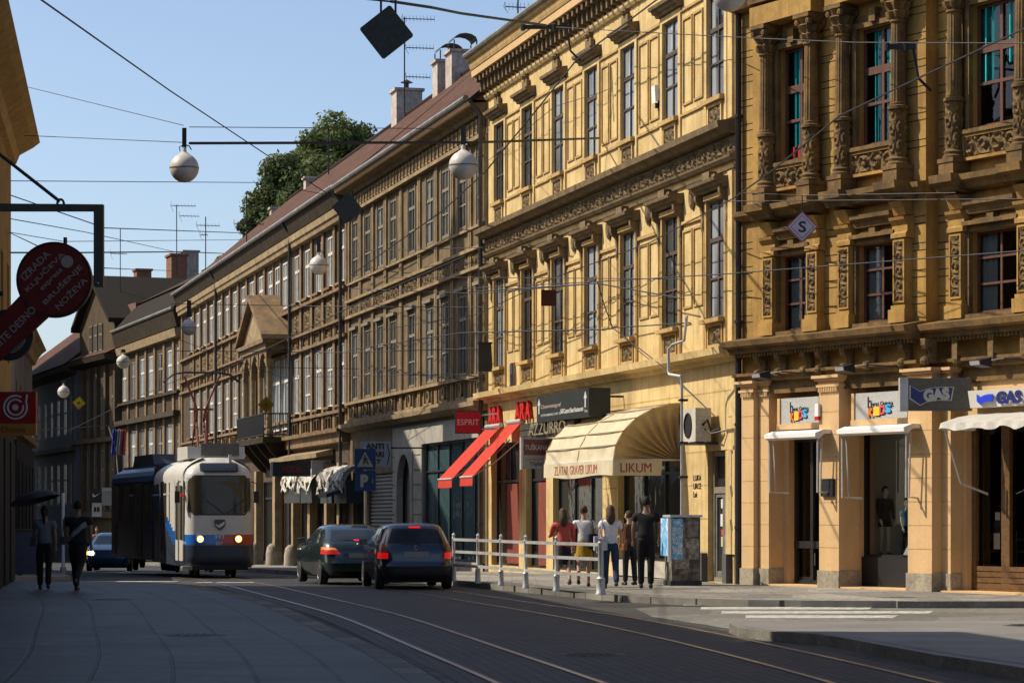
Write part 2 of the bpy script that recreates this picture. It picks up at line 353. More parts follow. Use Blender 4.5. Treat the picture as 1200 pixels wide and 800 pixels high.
def scroll(u, z, s):
    """height of a carved scroll pattern with cell size s"""
    cu = (math.floor(u / s) + .5) * s; par = 1 if int(math.floor(u / s)) % 2 else -1
    du = (u - cu) / s; dz = z / s
    r_ = math.hypot(du, dz); th = math.atan2(dz * par, du)
    sp = .5 + .5 * math.cos(2 * PI * (r_ * 2.6 - th / (2 * PI)) )
    return sp * max(0, 1 - r_ * .9)
def relief(mb, u0, u1, z0, z1, w, amp, s=None, res=.035, m=0):
    s = s or (z1 - z0); nu = max(2, int((u1 - u0) / res)); nz = max(2, int((z1 - z0) / res)); zc = (z0 + z1) / 2
    vs = []; fs = []
    for j in range(nz + 1):
        for i in range(nu + 1):
            u = u0 + (u1 - u0) * i / nu; z = z0 + (z1 - z0) * j / nz
            edge = i in (0, nu) or j in (0, nz)
            zz = ((z - zc + s / 2) % s) - s / 2 if (z1 - z0) > 1.5 * s else z - zc
            h = 0 if edge else amp * scroll(u - u0, zz, s) + amp * .35 * noise.noise(Vector((u * 14, z * 14, 3)))
            vs.append((u, w + h, z))
    for j in range(nz):
        for i in range(nu):
            k = j * (nu + 1) + i; fs.append((k, k + 1, k + nu + 2, k + nu + 1))
    mb.faces(vs, fs, m)
def frame(mb, u0, u1, z0, z1, w0, w1, t, m=0):
    mb.box(u0, u1, w0, w1, z1 - t, z1, m); mb.box(u0, u1, w0, w1, z0, z0 + t, m)
    mb.box(u0, u0 + t, w0, w1, z0 + t, z1 - t, m); mb.box(u1 - t, u1, w0, w1, z0 + t, z1 - t, m)
def mould(mb, u0, u1, prof, m=0):
    """moulding run along the wall: prof = closed (w,z) polygon"""
    mb.prism(prof, u0, u1, 'x', m)
def cornice_prof(z0, z1, w0, w1, steps=3):
    """stepped cornice, growing outwards as it rises"""
    p = [(-.01, z0)]
    for i in range(steps):
        a = w0 + (w1 - w0) * i / max(1, steps - 1); b0 = z0 + (z1 - z0) * i / steps; b1 = z0 + (z1 - z0) * (i + 1) / steps
        p += [(a, b0), (a + .02, b1 - .01)]
    p += [(w1 + .02, z1), (-.01, z1 + .05)]
    return p

_tc = {}
def text(name, s, material, parent, P, Rv, Nv, width=None, height=None, ext=.01, bold=0, rot=0, center=True):
    """lettering as mesh: baseline direction Rv, up z (turned by rot), facing Nv, in the parent's frame"""
    c = bpy.data.curves.new(name, 'FONT'); c.body = s; c.extrude = ext; c.offset = bold; c.resolution_u = 3; c.size = 1
    t = bpy.data.objects.new(name, c); COL.objects.link(t); bpy.context.view_layer.update()
    me = bpy.data.meshes.new_from_object(t); COL.objects.unlink(t); bpy.data.objects.remove(t)
    xs = [v.co.x for v in me.vertices]; ys = [v.co.y for v in me.vertices]
    W = max(xs) - min(xs); H = max(ys) - min(ys)
    sx = (width / W) if width else None; sy = (height / H) if height else None
    sx = sx or sy; sy = sy or sx
    ox = (max(xs) + min(xs)) / 2; oy = (max(ys) + min(ys)) / 2
    Rv = Vector(Rv).normalized(); Nv = Vector(Nv).normalized(); Z = Nv.cross(Rv).normalized(); P = Vector(P); cr, sr = math.cos(rot), math.sin(rot)
    for v in me.vertices:
        x = (v.co.x - ox) * sx; y = (v.co.y - oy) * sy; x, y = x * cr - y * sr, x * sr + y * cr
        v.co = P + Rv * x + Z * y + Nv * (v.co.z + ext)
    me.materials.clear(); me.materials.append(material)
    o = bpy.data.objects.new(name, me); COL.objects.link(o)
    if parent is not None: o.parent = parent
    return o

# ------------------------------------------------------------------ sky, sun, camera
W = bpy.data.worlds.new('World'); S.world = W; W.use_nodes = True
nt = W.node_tree; bg = nt.nodes['Background']
sky = nt.nodes.new('ShaderNodeTexSky'); sky.sky_type = 'NISHITA'; sky.sun_disc = False
SUN_EL = 45.0; trav = Vector((.989, -.148))                    # the way the light travels over the ground
sky.sun_elevation = R(SUN_EL); sky.sun_rotation = math.atan2(-trav.x, -trav.y)
sky.air_density = .75; sky.dust_density = 1.5; sky.ozone_density = 1.0; sky.altitude = 0
nt.links.new(sky.outputs[0], bg.inputs[0]); bg.inputs[1].default_value = .15
sl = bpy.data.lights.new('sun', 'SUN'); sl.energy = 5.0; sl.angle = R(.5); sl.color = (1, .90, .74)
so = bpy.data.objects.new('sun', sl); COL.objects.link(so)
dv = Vector((trav.x * math.cos(R(SUN_EL)), trav.y * math.cos(R(SUN_EL)), -math.sin(R(SUN_EL))))
so.rotation_euler = dv.to_track_quat('-Z', 'Y').to_euler()
cam = bpy.data.cameras.new('camera'); co_ = bpy.data.objects.new('camera', cam); COL.objects.link(co_)
co_.location = (0, 0, CH); co_.rotation_euler = (R(90), 0, 0)
cam.sensor_width = 36; cam.lens = F / 1200 * 36; cam.shift_y = (HY - 400) / 1200; cam.clip_start = .5; cam.clip_end = 3000
S.camera = co_
S.view_settings.view_transform = 'Standard'; S.view_settings.look = 'None'; S.view_settings.gamma = 1; S.view_settings.exposure = .2
try: S.view_settings.use_curve_mapping = False
except Exception: pass

def street_mat(m, cell=2.2, tone=.28, crack=.5):
    # repair patches, hairline cracks and tyre-polished stains on an existing surface
    nt = m.node_tree; L = nt.links; b = nt.nodes['Principled BSDF']; src = b.inputs['Base Color'].links[0].from_socket
    tc = nd(nt, 'ShaderNodeTexCoord'); mp = nd(nt, 'ShaderNodeMapping'); mp.inputs['Rotation'].default_value = (0, 0, .25); mp.inputs['Scale'].default_value = (1, .45, 1); L.new(tc.outputs['Object'], mp.inputs['Vector'])
    v = nd(nt, 'ShaderNodeTexVoronoi', Scale=1 / cell); v.distance = 'CHEBYCHEV'; L.new(mp.outputs[0], v.inputs['Vector'])
    sp = nd(nt, 'ShaderNodeSeparateColor'); L.new(v.outputs['Color'], sp.inputs[0])
    r = nd(nt, 'ShaderNodeMapRange'); r.inputs[1].default_value = .6; r.inputs[2].default_value = .64; r.inputs[3].default_value = 1; r.inputs[4].default_value = 1 - tone; L.new(sp.outputs[0], r.inputs[0])
    r2 = nd(nt, 'ShaderNodeMapRange'); r2.inputs[1].default_value = .8; r2.inputs[2].default_value = .82; r2.inputs[3].default_value = 1; r2.inputs[4].default_value = 1 + tone; L.new(sp.outputs[1], r2.inputs[0])
    nz = nd(nt, 'ShaderNodeTexNoise', Scale=2.0, Detail=4.0); L.new(tc.outputs['Object'], nz.inputs['Vector']); va = nd(nt, 'ShaderNodeVectorMath', operation='ADD'); L.new(tc.outputs['Object'], va.inputs[0]); L.new(nz.outputs['Color'], va.inputs[1])
    c = nd(nt, 'ShaderNodeTexVoronoi', Scale=.55); c.feature = 'DISTANCE_TO_EDGE'; L.new(va.outputs[0], c.inputs['Vector'])
    r3 = nd(nt, 'ShaderNodeMapRange'); r3.inputs[1].default_value = .004; r3.inputs[2].default_value = .016; r3.inputs[3].default_value = crack; r3.inputs[4].default_value = 1; L.new(c.outputs['Distance'], r3.inputs[0])
    n5 = nd(nt, 'ShaderNodeTexNoise', Scale=7.0, Detail=6.0, Roughness=.75); L.new(tc.outputs['Object'], n5.inputs['Vector']); r5 = nd(nt, 'ShaderNodeMapRange'); r5.inputs[1].default_value = .35; r5.inputs[2].default_value = .65; r5.inputs[3].default_value = .68; r5.inputs[4].default_value = 1.3; L.new(n5.outputs['Fac'], r5.inputs[0])
    o = src
    for q in (r, r2, r3, r5):
        x = nd(nt, 'ShaderNodeMix', data_type='RGBA', blend_type='MULTIPLY'); x.inputs['Factor'].default_value = 1; L.new(o, x.inputs['A']); L.new(q.outputs[0], x.inputs['B']); o = x.outputs['Result']
    L.new(o, b.inputs['Base Color']); return m
# ------------------------------------------------------------------ ground
def g(Y):
    """the street falls gently beyond the crossing"""
    t = Y - 65
    if t < -10: return 0.0
    s_ = math.log(1 + math.exp(t / 3.0)) * 3.0
    return -0.0135 * min(s_, 130)
Ys = [-60, 0, 20, 40, 50, 56] + [58 + 3 * i for i in range(48)] + [230, 300, 500, 900]
Mt['asphalt'] = rough_mat('worn_asphalt', (.040, .038, .034), (.066, .062, .055), .35, .8, .5, 45, 0, None, .45, .35)
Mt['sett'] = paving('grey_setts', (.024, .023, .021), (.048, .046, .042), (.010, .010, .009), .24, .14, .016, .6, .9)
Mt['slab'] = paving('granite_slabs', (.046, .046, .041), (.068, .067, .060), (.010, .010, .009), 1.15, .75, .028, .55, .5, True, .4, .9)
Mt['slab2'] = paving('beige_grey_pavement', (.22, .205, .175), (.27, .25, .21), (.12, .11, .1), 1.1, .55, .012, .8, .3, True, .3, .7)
Mt['kerb'] = paving('granite_kerb', (.21, .20, .17), (.13, .125, .11), (.03, .03, .028), .95, .5, .02, .8, .5, True, .3, .9)
Mt['paint'] = rough_mat('worn_road_paint', (.60, .58, .52), (.26, .25, .22), 6, .7, .2, 30, 0, None, .45, thr=(.45, .6))
Mt['steel'] = plain('polished_rail_steel', (.45, .42, .38), .28, 1)
Mt['rust'] = rough_mat('rusty_rail', (.16, .08, .05), (.10, .06, .04), 4, .6, .2, 20, 0, None, .2, .5, .4)
street_mat(Mt['asphalt']); street_mat(Mt['slab'], 1.6, .16, .75); street_mat(Mt['slab2'], 1.5, .2, .6)
mb = MB(); Xs = [-600, -60, -30, -15, -8, -4, 0, 4, 8, 15, 30, 60, 600]
vs = [(x, y, g(y)) for y in Ys for x in Xs]; n = len(Xs)
mb.faces(vs, [(j * n + i, j * n + i + 1, (j + 1) * n + i + 1, (j + 1) * n + i) for j in range(len(Ys) - 1) for i in range(n - 1)])
tag(mb.build('road', Mt['asphalt'], fix=False), kind='structure')

def interp(pts, y):
    if y <= pts[0][0]: 
        (a, b), (c, d) = pts[0], pts[1]
    elif y >= pts[-1][0]: (a, b), (c, d) = pts[-2], pts[-1]
    else:
        for i in range(len(pts) - 1):
            if pts[i][0] <= y <= pts[i + 1][0]:
                if 0 < i < len(pts) - 2:       # smooth spline through the measured points
                    p0, p1, p2, p3 = pts[i - 1], pts[i], pts[i + 1], pts[i + 2]
                    t = (y - p1[0]) / (p2[0] - p1[0]); m1 = (p2[1] - p0[1]) / (p2[0] - p0[0]) * (p2[0] - p1[0]); m2 = (p3[1] - p1[1]) / (p3[0] - p1[0]) * (p2[0] - p1[0])
                    return (2 * t**3 - 3 * t**2 + 1) * p1[1] + (t**3 - 2 * t**2 + t) * m1 + (-2 * t**3 + 3 * t**2) * p2[1] + (t**3 - t**2) * m2
                (a, b), (c, d) = pts[i], pts[i + 1]; break
    return b + (d - b) * (y - a) / (c - a)
def strip(name, material, ys, fa, fb, dz, kerb=None, h=0, ncross=1, uvrow=None, side=0):
    """sheet between two edges; dz above the road; kerb of height h at edge fb (side=1), fa (side=-1) or both (2); UV = metres"""
    mb = MB(); uvs = []; L = 0; prev = None
    rows = []
    for y in ys:
        a, b = fa(y), fb(y); p = Vector((b, y))
        if prev is not None: L += (p - prev).length
        prev = p; rows.append((y, a, b, L))
    for (y0, a0, b0, l0), (y1, a1, b1, l1) in zip(rows, rows[1:]):
        for k in range(ncross):
            s0, s1 = k / ncross, (k + 1) / ncross
            x00 = a0 + (b0 - a0) * s0; x01 = a0 + (b0 - a0) * s1; x10 = a1 + (b1 - a1) * s0; x11 = a1 + (b1 - a1) * s1
            mb.face([(x00, y0, g(y0) + dz), (x01, y0, g(y0) + dz), (x11, y1, g(y1) + dz), (x10, y1, g(y1) + dz)], 0)
            if uvrow == 'edge': uvs += [(l0, b0 - x00), (l0, b0 - x01), (l1, b1 - x11), (l1, b1 - x10)]
            else: uvs += [(x00, y0), (x01, y0), (x11, y1), (x10, y1)]
    for (flag, ff) in ((1, fb), (-1, fa)):
        if side in (flag, 2):
            for (y0, a0, b0, l0), (y1, a1, b1, l1) in zip(rows, rows[1:]):
                x0, x1 = ff(y0), ff(y1); q = .3 * flag
                mb.face([(x0 + q * .5, y0, g(y0) + dz + .003), (x0 - q * .5, y0, g(y0) + dz + .003), (x1 - q * .5, y1, g(y1) + dz + .003), (x1 + q * .5, y1, g(y1) + dz + .003)], 1); uvs += [(l0, 0), (l0, .3), (l1, .3), (l1, 0)]
                mb.face([(x0 + q * .5, y0, g(y0) - .02), (x0 + q * .5, y0, g(y0) + dz + .003), (x1 + q * .5, y1, g(y1) + dz + .003), (x1 + q * .5, y1, g(y1) - .02)], 1); uvs += [(l0, 0), (l0, .3), (l1, .3), (l1, 0)]
    for (y_, a_, b_, l_) in (rows[0], rows[-1]):
        qa, qb = (.15 if side in (-1, 2) else 0), (.15 if side in (1, 2) else 0)
        mb.face([(a_ - qa, y_, g(y_) - .02), (b_ + qb, y_, g(y_) - .02), (b_ + qb, y_, g(y_) + dz), (a_ - qa, y_, g(y_) + dz)], 1); uvs += [(0, 0), (1, 0), (1, .1), (0, .1)]
    o = mb.build(name, [material, kerb or material], fix=False)
    uv = o.data.uv_layers.new(name='UVMap')
    for i, c in enumerate(uvs): uv.data[i].uv = c
    return tag(o, kind='structure')
def rng(a, b, st):
    n = max(1, int(round((b - a) / st))); return [a + (b - a) * i / n for i in range(n + 1)]

KL = [(5, 1.6), (12, .75), (20, -.28), (26.2, -1.01), (29.9, -1.5), (34.6, -2.36), (42.4, -3.56), (49.9, -4.97), (55.3, -6.3), (58.5, -7.5), (60.6, -9.2), (61.6, -11.2)]
def smooth_of(P, h=2.5): return lambda y: sum(interp(P, y + d) * w for d, w in ((-2 * h, 1), (-h, 2), (0, 3), (h, 2), (2 * h, 1))) / 9
_kl = smooth_of(KL[:-3], 2.5)
def kerb_left(y):
    t = max(0, min(1, (y - 57) / 4.6)); return _kl(y) * 1.0 - 3.2 * t ** 2.2
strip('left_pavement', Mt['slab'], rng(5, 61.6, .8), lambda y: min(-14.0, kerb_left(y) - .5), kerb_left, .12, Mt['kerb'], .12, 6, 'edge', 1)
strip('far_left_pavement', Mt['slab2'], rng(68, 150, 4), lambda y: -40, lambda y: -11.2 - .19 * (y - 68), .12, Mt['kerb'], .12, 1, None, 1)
# a darker sett gutter course beside the left kerb
Mt['gsett'] = paving('pale_gutter_setts', (.15, .14, .115), (.09, .085, .07), (.02, .02, .018), .22, .14, .018, .8, .8, True, .3, .9)
strip('sett_gutter', Mt['gsett'], rng(5, 60, .8), lambda y: kerb_left(y) + .155, lambda y: kerb_left(y) + .46, .008, uvrow='edge')
RA = [(5, 2.6), (12, 1.72), (20, .62), (25.8, -.15), (29.9, -.78), (35.4, -1.6), (42.9, -2.75), (49, -3.95), (54.7, -5.1), (60, -6.15), (66, -7.35), (73, -8.6), (82, -10.4), (91, -13.1), (110, -19), (150, -33)]
RD = [(5, 5.7), (12, 5.15), (20, 4.55), (25.8, 4.03), (30.5, 3.52), (36.3, 2.75), (40, 2.2), (44.2, 1.42), (49.1, .35), (54.1, -.7), (60, -1.95), (66, -3.25), (73, -4.8), (82, -7.0), (91, -9.6), (110, -15.2), (150, -29)]
ra = smooth_of(RA, 2); rd = smooth_of(RD, 2)
slope = lambda f, y: (f(y + .5) - f(y - .5))
off = lambda f, y, d: f(y) + d * math.sqrt(1 + slope(f, y)**2)
strip('track_bed', Mt['sett'], rng(5, 150, 1.0), lambda y: off(ra, y, -.35), lambda y: off(rd, y, .35), .004, uvrow='edge')
def track(f, sgn, label):
    t = empty('tram_track', (0, 0, 0), 0, label, 'tram track', 'tram tracks set in the street')
    for d in (0, sgn * 1.0):
        mb = MB()
        for (a, b, zt, mi) in ((-.03, .03, .016, 0), (.035, .075, .012, 1)):
            ys = rng(5, 150, 1.0)
            for y0, y1 in zip(ys, ys[1:]):
                p = [(off(f, y0, d + a), y0, g(y0) + zt), (off(f, y0, d + b), y0, g(y0) + zt), (off(f, y1, d + b), y1, g(y1) + zt), (off(f, y1, d + a), y1, g(y1) + zt)]
                mb.face(p, mi)
                mb.face([p[0], p[3], (p[3][0], p[3][1], p[3][2] - .012), (p[0][0], p[0][1], p[0][2] - .012)], mi)
                mb.face([p[1], (p[1][0], p[1][1], p[1][2] - .012), (p[2][0], p[2][1], p[2][2] - .012), p[2]], mi)
        mb.build('rail', [Mt['steel'], Mt['rust']], t, fix=False)
track(ra, 1, 'tram track nearer the left pavement, curving left under the tram')
track(rd, -1, 'tram track nearer the right kerb, beside the island in the foreground')

# right side: pavement in front of the yellow shops, side-street mouth with zebra, island, far pavement
FC = Fac(865, 58.4, -180)          # the long straight street front (three houses)
FD = Fac(868, 58.2, -1200)         # the angled orange house
def facx(y): return FC.O.x + (y - FC.O.y) / FC.e.y * FC.e.x
KR = [(46.6, 6.9), (47.0, 4.9), (47.6, 3.9), (48.6, 2.9), (50.0, 2.15), (51.4, 1.68), (53.5, 1.08), (56, .38), (60.6, -.86), (66, -2.2), (80, -5.65), (104, -10.6), (112, -11.6), (155, -22)]
kerb_right = lambda y: interp(KR, y)
def right_edge(y):
    return max(FC.O.x + 14, facx(y) + 2) if y < 58.2 else facx(y) + 1.5
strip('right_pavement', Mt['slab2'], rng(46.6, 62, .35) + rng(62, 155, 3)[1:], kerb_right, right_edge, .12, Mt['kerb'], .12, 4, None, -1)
# front edge of that pavement runs on to the right along the side street
mb = MB(); mb.box(6.6, 22, 46.45, 46.75, -.02, .124); Mt['kerb2'] = rough_mat('granite_kerb_block', (.22, .205, .175), (.12, .115, .10), 1.5, .8, .5, 18, 0, None, .4)
tag(mb.build('side_kerb', Mt['kerb2'], fix=False), kind='structure')
# island
IS = [(3.25, 37.5), (2.95, 36.9), (2.95, 35.4), (3.3, 34.2), (3.75, 33.5), (3.95, 32.7), (4.15, 31.0), (4.45, 28.6), (4.78, 27.0), (5.1, 25.0), (5.5, 22), (6.2, 17), (7.0, 12), (16, 12), (16, 37.3), (9, 37.6), (5.5, 37.7), (4.0, 37.7)]
mb = MB(); mb.prism(IS, -.02, .13, 'z', 1); mb.m[1] = 0
c = Vector((9, 28))
ins = [((x - c.x) * (1 - .22 / max(1, (Vector((x, y)) - c).length)) + c.x, (y - c.y) * (1 - .22 / max(1, (Vector((x, y)) - c).length)) + c.y) for x, y in IS]
mb.face([(x, y, .134) for x, y in ins], 0)
Mt['isl'] = rough_mat('island_asphalt', (.17, .16, .145), (.23, .215, .19), .6, .85, .35, 45, 0, None, .25)
tag(mb.build('traffic_island', [Mt['isl'], Mt['kerb2']], fix=True), kind='structure')
# side street surface is a paler asphalt sheet
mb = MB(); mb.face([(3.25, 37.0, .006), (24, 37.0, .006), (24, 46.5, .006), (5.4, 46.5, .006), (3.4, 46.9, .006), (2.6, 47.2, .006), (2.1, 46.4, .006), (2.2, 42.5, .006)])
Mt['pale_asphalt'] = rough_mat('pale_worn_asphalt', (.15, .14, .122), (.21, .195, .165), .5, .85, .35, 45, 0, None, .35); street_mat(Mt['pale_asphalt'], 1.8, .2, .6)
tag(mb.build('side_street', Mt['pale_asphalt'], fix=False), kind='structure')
def gpt(px, py, z=0): 
    Y = (CH - z) * F / (py - HY); return ((px - CX) / F * Y, Y)
mb = MB()
for (pa, pb, y0, y1) in ((798, 958, 706.8, 709.2), (818, 1012, 711.2, 714.0), (842, 1082, 716.0, 718.8), (870, 1040, 721.0, 724.2)):
    a, b = gpt(pa, (y0 + y1) / 2), gpt(pb, (y0 + y1) / 2); Ya = gpt(pa, y1)[1]; Yb = gpt(pa, y0)[1]
    xx = a[0]
    mb.face([(xx, Ya, .008), (b[0], Ya, .008), (b[0] + .25, Yb, .008), (xx + .1, Yb, .008)])
tag(mb.build('zebra_crossing', Mt['paint'], fix=False), kind='structure')
mb = MB()
def line_(x0, x1, y, wd): mb.face([(x0, y, g(y) + .009), (x1, y, g(y) + .009), (x1, y + wd, g(y + wd) + .009), (x0, y + wd, g(y + wd) + .009)])
line_(-13.0, -10.2, 64.6, 1.0); line_(-9.7, -8.2, 66.2, .9); line_(-7.6, -6.2, 64.9, .7)
tag(mb.build('road_markings', Mt['paint'], fix=False), kind='structure')

def manhole(x, y, z, label, r_=.33):
    o = empty('manhole_cover', (x, y, z), .4, label, 'manhole cover', 'iron covers set in the ground')
    MB().lathe([(0, .001), (r_, .001), (r_, .006), (0, .006)], 0, 0, 28).build('cover', Mt['rust'] if 0 else rough_mat('cast_iron', (.05, .045, .04), (.08, .075, .07), 8, .5, .3, 30, 0, None, .3, .5, .5), o)
    mb = MB()
    for i in range(-3, 4):
        h = math.sqrt(max(0, (r_ * .85) ** 2 - (i * .085) ** 2)); mb.box(i * .085 - .018, i * .085 + .018, -h, h, .0065, .011)
    mb.build('ribs', Mt['iron'], o, fix=False); MB().lathe([(r_ + .005, .001), (r_ + .06, .001), (r_ + .06, .004), (r_ + .005, .004)], 0, 0, 28, cap=False).build('rim', Mt['kerb2'], o)
manhole(-3.9, 33.5, .12, 'round manhole cover in the left pavement, nearest the camera'); manhole(.9, 31.0, .005, 'round manhole cover between the tram rails'); manhole(6.9, 36.0, .135, 'round manhole cover on the traffic island'); manhole(-7.0, 47.5, .12, 'round manhole cover on the left pavement, farther one')
# ------------------------------------------------------------------ house C : the yellow one
def gutter(root, U0, U1, w, z, r=.09):
    return MB().tube([(U0, w, z), (U1, w, z)], r, 8).build('gutter', Mt['gutter'], root, fix=False, smooth=True)
def downpipe(root, u, w, z0, z1, material=None, r=.07):
    mb = MB().tube([(u, w, z0), (u, w, z1 - .5), (u, w + .35, z1)], r, 8)
    z = z0 + 1.2
    while z < z1 - .6: mb.tube([(u, w, z), (u, w, z + .06)], r + .02, 8); z += 2.2
    return mb.build('downpipe', material or Mt['pipe'], root, fix=False, smooth=True)
def console(mb, u, z1, h, w, t=.07):
    mb.prism([(-.01, z1), (w, z1), (w, z1 - .12), (w * .85, z1 - .2), (w * .45, z1 - .32 * h), (w * .3, z1 - .6 * h), (w * .36, z1 - .85 * h), (w * .2, z1 - h), (-.01, z1 - h * .97)], u - t, u + t, 'x')

def house_C():
    f = FC; U = f.u(571)
    r = f.root('yellow_townhouse', 'bright yellow three-storey townhouse with dark hooded windows above the cream shop awning', 'building')
    px = [840, 787, 737, 694, 655, 619, 586]
    uw = [f.u(p) for p in px]
    up = (10.79, 13.09); lo = (5.94, 8.54); hw = .6
    gops = [(829.5, 852.5, .12, 3.02), (724, 797, .5, 3.95), (648, 706, .12, 3.7), (616.5, 640, .12, 3.7), (576, 608, .12, 3.7)]
    ops = [(u - hw, u + hw, *up) for u in uw] + [(u - hw, u + hw, *lo) for u in uw] + [(f.u(b), f.u(a), c, d) for a, b, c, d in gops]
    mb = MB(); wall(mb, 0, U, -1.5, 14.3, ops, .3); shell(mb, 0, U, -1.5, 14.3)
    mb.build('wall', Mt['c_wall'], r, fix=False)
    for i, u in enumerate(uw):
        window(r, u, up[0], up[1], 1.2, 'C' if i not in (5, 6) else 'Cd'); window(r, u, lo[0], lo[1], 1.2, 'Cd' if i in (1, 2, 5) else 'C')
    # upper window surrounds, panels, hoods
    for u in uw:
        mb = MB()
        for s in (-1, 1): mb.box(u + s * .62, u + s * .80, .0, .045, 10.15, 13.25)
        mb.box(u - .62, u + .62, 0, .045, 13.1, 13.25); MB().box(u - .66, u + .66, 0, .16, 10.68, 10.78).build('window_sill', Mt['c_trim'], r, fix=False)
        frame(mb, u - .5, u + .5, 10.16, 10.67, 0, .07, .07)
        mb.build('window_surround', Mt['c_wall'], r, fix=False)
        mb = MB(); relief(mb, u - .42, u + .42, 10.22, 10.62, .02, .06, .28); mb.build('carved_panel', Mt['c_orn'], r, fix=False)
        mb = MB(); mb.prism(cornice_prof(13.27, 13.50, .12, .30), u - .9, u + .9, 'x')
        mb.box(u - .28, u + .28, .03, .12, 13.52, 13.82); mb.lathe([(.0, 13.82), (.09, 13.84), (.12, 13.92), (.06, 14.0), (0, 14.03)], u, .12, 8)
        mb.build('window_hood', Mt['c_hood'], r, fix=False)
    # recessed double panels between the upper windows, thin soot-lined frames
    mids = [(uw[i] + uw[i + 1]) / 2 for i in range(6)]
    for u, a, b in zip(mids, uw, uw[1:]):
        mb = MB()
        hwid = (b - a) / 2 - .95
        frame(mb, u - hwid, u - .05, 10.95, 12.95, 0, .035, .05); frame(mb, u + .05, u + hwid, 10.95, 12.95, 0, .035, .05)
        mb.box(a + .82, b - .82, 0, .05, 13.12, 13.18); mb.box(a + .82, b - .82, 0, .05, 10.72, 10.78)
        frame(mb, u - hwid, u - .05, 6.3, 8.1, 0, .035, .05); frame(mb, u + .05, u + hwid, 6.3, 8.1, 0, .035, .05)
        mb.box(a + .82, b - .82, 0, .06, 8.22, 8.3)
        mb.build('wall_panel_moulding', Mt['c_trim'], r, fix=False)
    # middle cornice with scroll frieze
    mb = MB(); mb.prism([(-.01, 9.82), (.22, 9.84), (.30, 9.92), (.42, 9.95), (.45, 10.08), (-.01, 10.16)], .1, U, 'x')
    mb.prism([(-.01, 9.25), (.1, 9.26), (.16, 9.33), (.17, 9.37), (-.01, 9.39)], .1, U, 'x'); mb.prism([(-.01, 9.08), (.06, 9.09), (.08, 9.16), (-.01, 9.17)], .1, U, 'x')
    mb.build('middle_cornice', Mt['c_hood'], r, fix=False)
    mb = MB(); relief(mb, .1, U, 9.42, 9.79, .04, .10, .37, .045); mb.build('scroll_frieze', Mt['c_orn'], r, fix=False)
    # first-floor surrounds and bracketed hoods
    for i, u in enumerate(uw):
        mb = MB()
        for s in (-1, 1): mb.box(u + s * .62, u + s * .74, 0, .05, 5.3, 8.56); mb.box(u + s * .78, u + s * .82, 0, .05, 5.3, 8.56)
        mb.box(u - .62, u + .62, 0, .12, 8.56, 8.66); MB().box(u - .7, u + .7, 0, .2, 5.83, 5.92).build('window_sill', Mt['c_trim'], r, fix=False); frame(mb, u - .52, u + .52, 5.3, 5.82, 0, .06, .06)
        mb.build('window_surround', Mt['c_trim'], r, fix=False)
        mb = MB(); relief(mb, u - .44, u + .44, 5.37, 5.76, .02, .07, .39); mb.build('carved_panel', Mt['c_orn'], r, fix=False)
        mb = MB(); mb.prism(cornice_prof(8.72, 8.93, .18, .38), u - .97, u + .97, 'x')
        for s in (-1, 1): console(mb, u + s * .86, 8.73, .85, .24, .06)
        mb.box(u - .45, u + .1, .02, .2, 8.98, 9.06); mb.box(u - .2, u + .3, .05, .25, 8.98, 9.14)
        mb.build('window_hood', Mt['c_hood'], r, fix=False)
    for u in mids:
        mb = MB(); mb.lathe([(0, .0), (.13, .01), (.17, .04), (.12, .09), (.07, .07), (0, .10)], u, 8.78, 12, axis='y')
        mb.v = [(x, y, 8.78 + (z - 8.78) * 1.7) for x, y, z in mb.v]
        mb.build('oval_medallion', Mt['c_orn'], r, fix=False)
    # base cornice above the shops
    mb = MB(); mb.prism([(-.01, 4.92), (.12, 4.93), (.16, 5.02), (.42, 5.07), (.45, 5.22), (-.01, 5.28)], .0, U, 'x')
    mb.build('shop_cornice', Mt['c_wall'], r, fix=False)
    # main cornice: frieze, modillions, corona, gutter
    mb = MB(); mb.prism([(-.01, 13.98), (.07, 13.99), (.12, 14.06), (.13, 14.12), (-.01, 14.14)], 0, U, 'x'); mb.build('architrave_moulding', Mt['c_wall'], r, fix=False)
    mb = MB(); mb.box(0, U, -.01, .06, 14.14, 14.75); mb.build('frieze_band', Mt['c_hood'], r, fix=False)
    mb = MB(); u = .15
    while u < U - .1:
        mb.box(u, u + .16, .06, .42, 14.48, 14.66); mb.box(u + .01, u + .15, .06, .28, 14.2, 14.48); mb.lathe([(.0, 14.3), (.07, 14.33), (.07, 14.42), (0, 14.47)], u + .29, .14, 6); u += .46
    mb.build('modillions', Mt['c_orn'], r, fix=False)
    mb = MB(); mb.prism([(-.01, 14.66), (.48, 14.66), (.5, 14.84), (-.01, 14.86)], 0, U, 'x'); mb.build('corona', Mt['d_shop'], r, fix=False)
    mb = MB(); mb.prism([(-.01, 14.86), (.52, 14.86), (.55, 14.95), (.57, 15.06), (.63, 15.1), (.66, 15.22), (-.01, 15.25)], 0, U, 'x'); mb.build('eaves', Mt['c_trim'], r, fix=False)
    gutter(r, 0, U, .68, 15.28); ro = roof(r, 0, U, 15.24, 6, 4.6, .6, Mt['roof_dark'])
    for (p, w_, h_) in ((610, .7, 1.3), (650, .8, 1.4)):
        u = f.u(p); mb = MB().box(u - .5, u + .5, -1.9, -1.1, 16.4, 16.4 + h_); mb.box(u - .56, u + .56, -1.96, -1.04, 16.4 + h_, 16.48 + h_)
        mb.build('chimney', Mt['chimney'], ro, fix=False)
    # corner strip at the right end
    mb = MB(); mb.box(.25, .55, 0, .06, 5.3, 9.05); mb.box(.25, .55, 0, .06, 10.2, 13.95); mb.build('corner_pilaster', Mt['c_wall'], r, fix=False)
    # ---- ground floor fittings
    a, b = f.u(852.5), f.u(829.5)
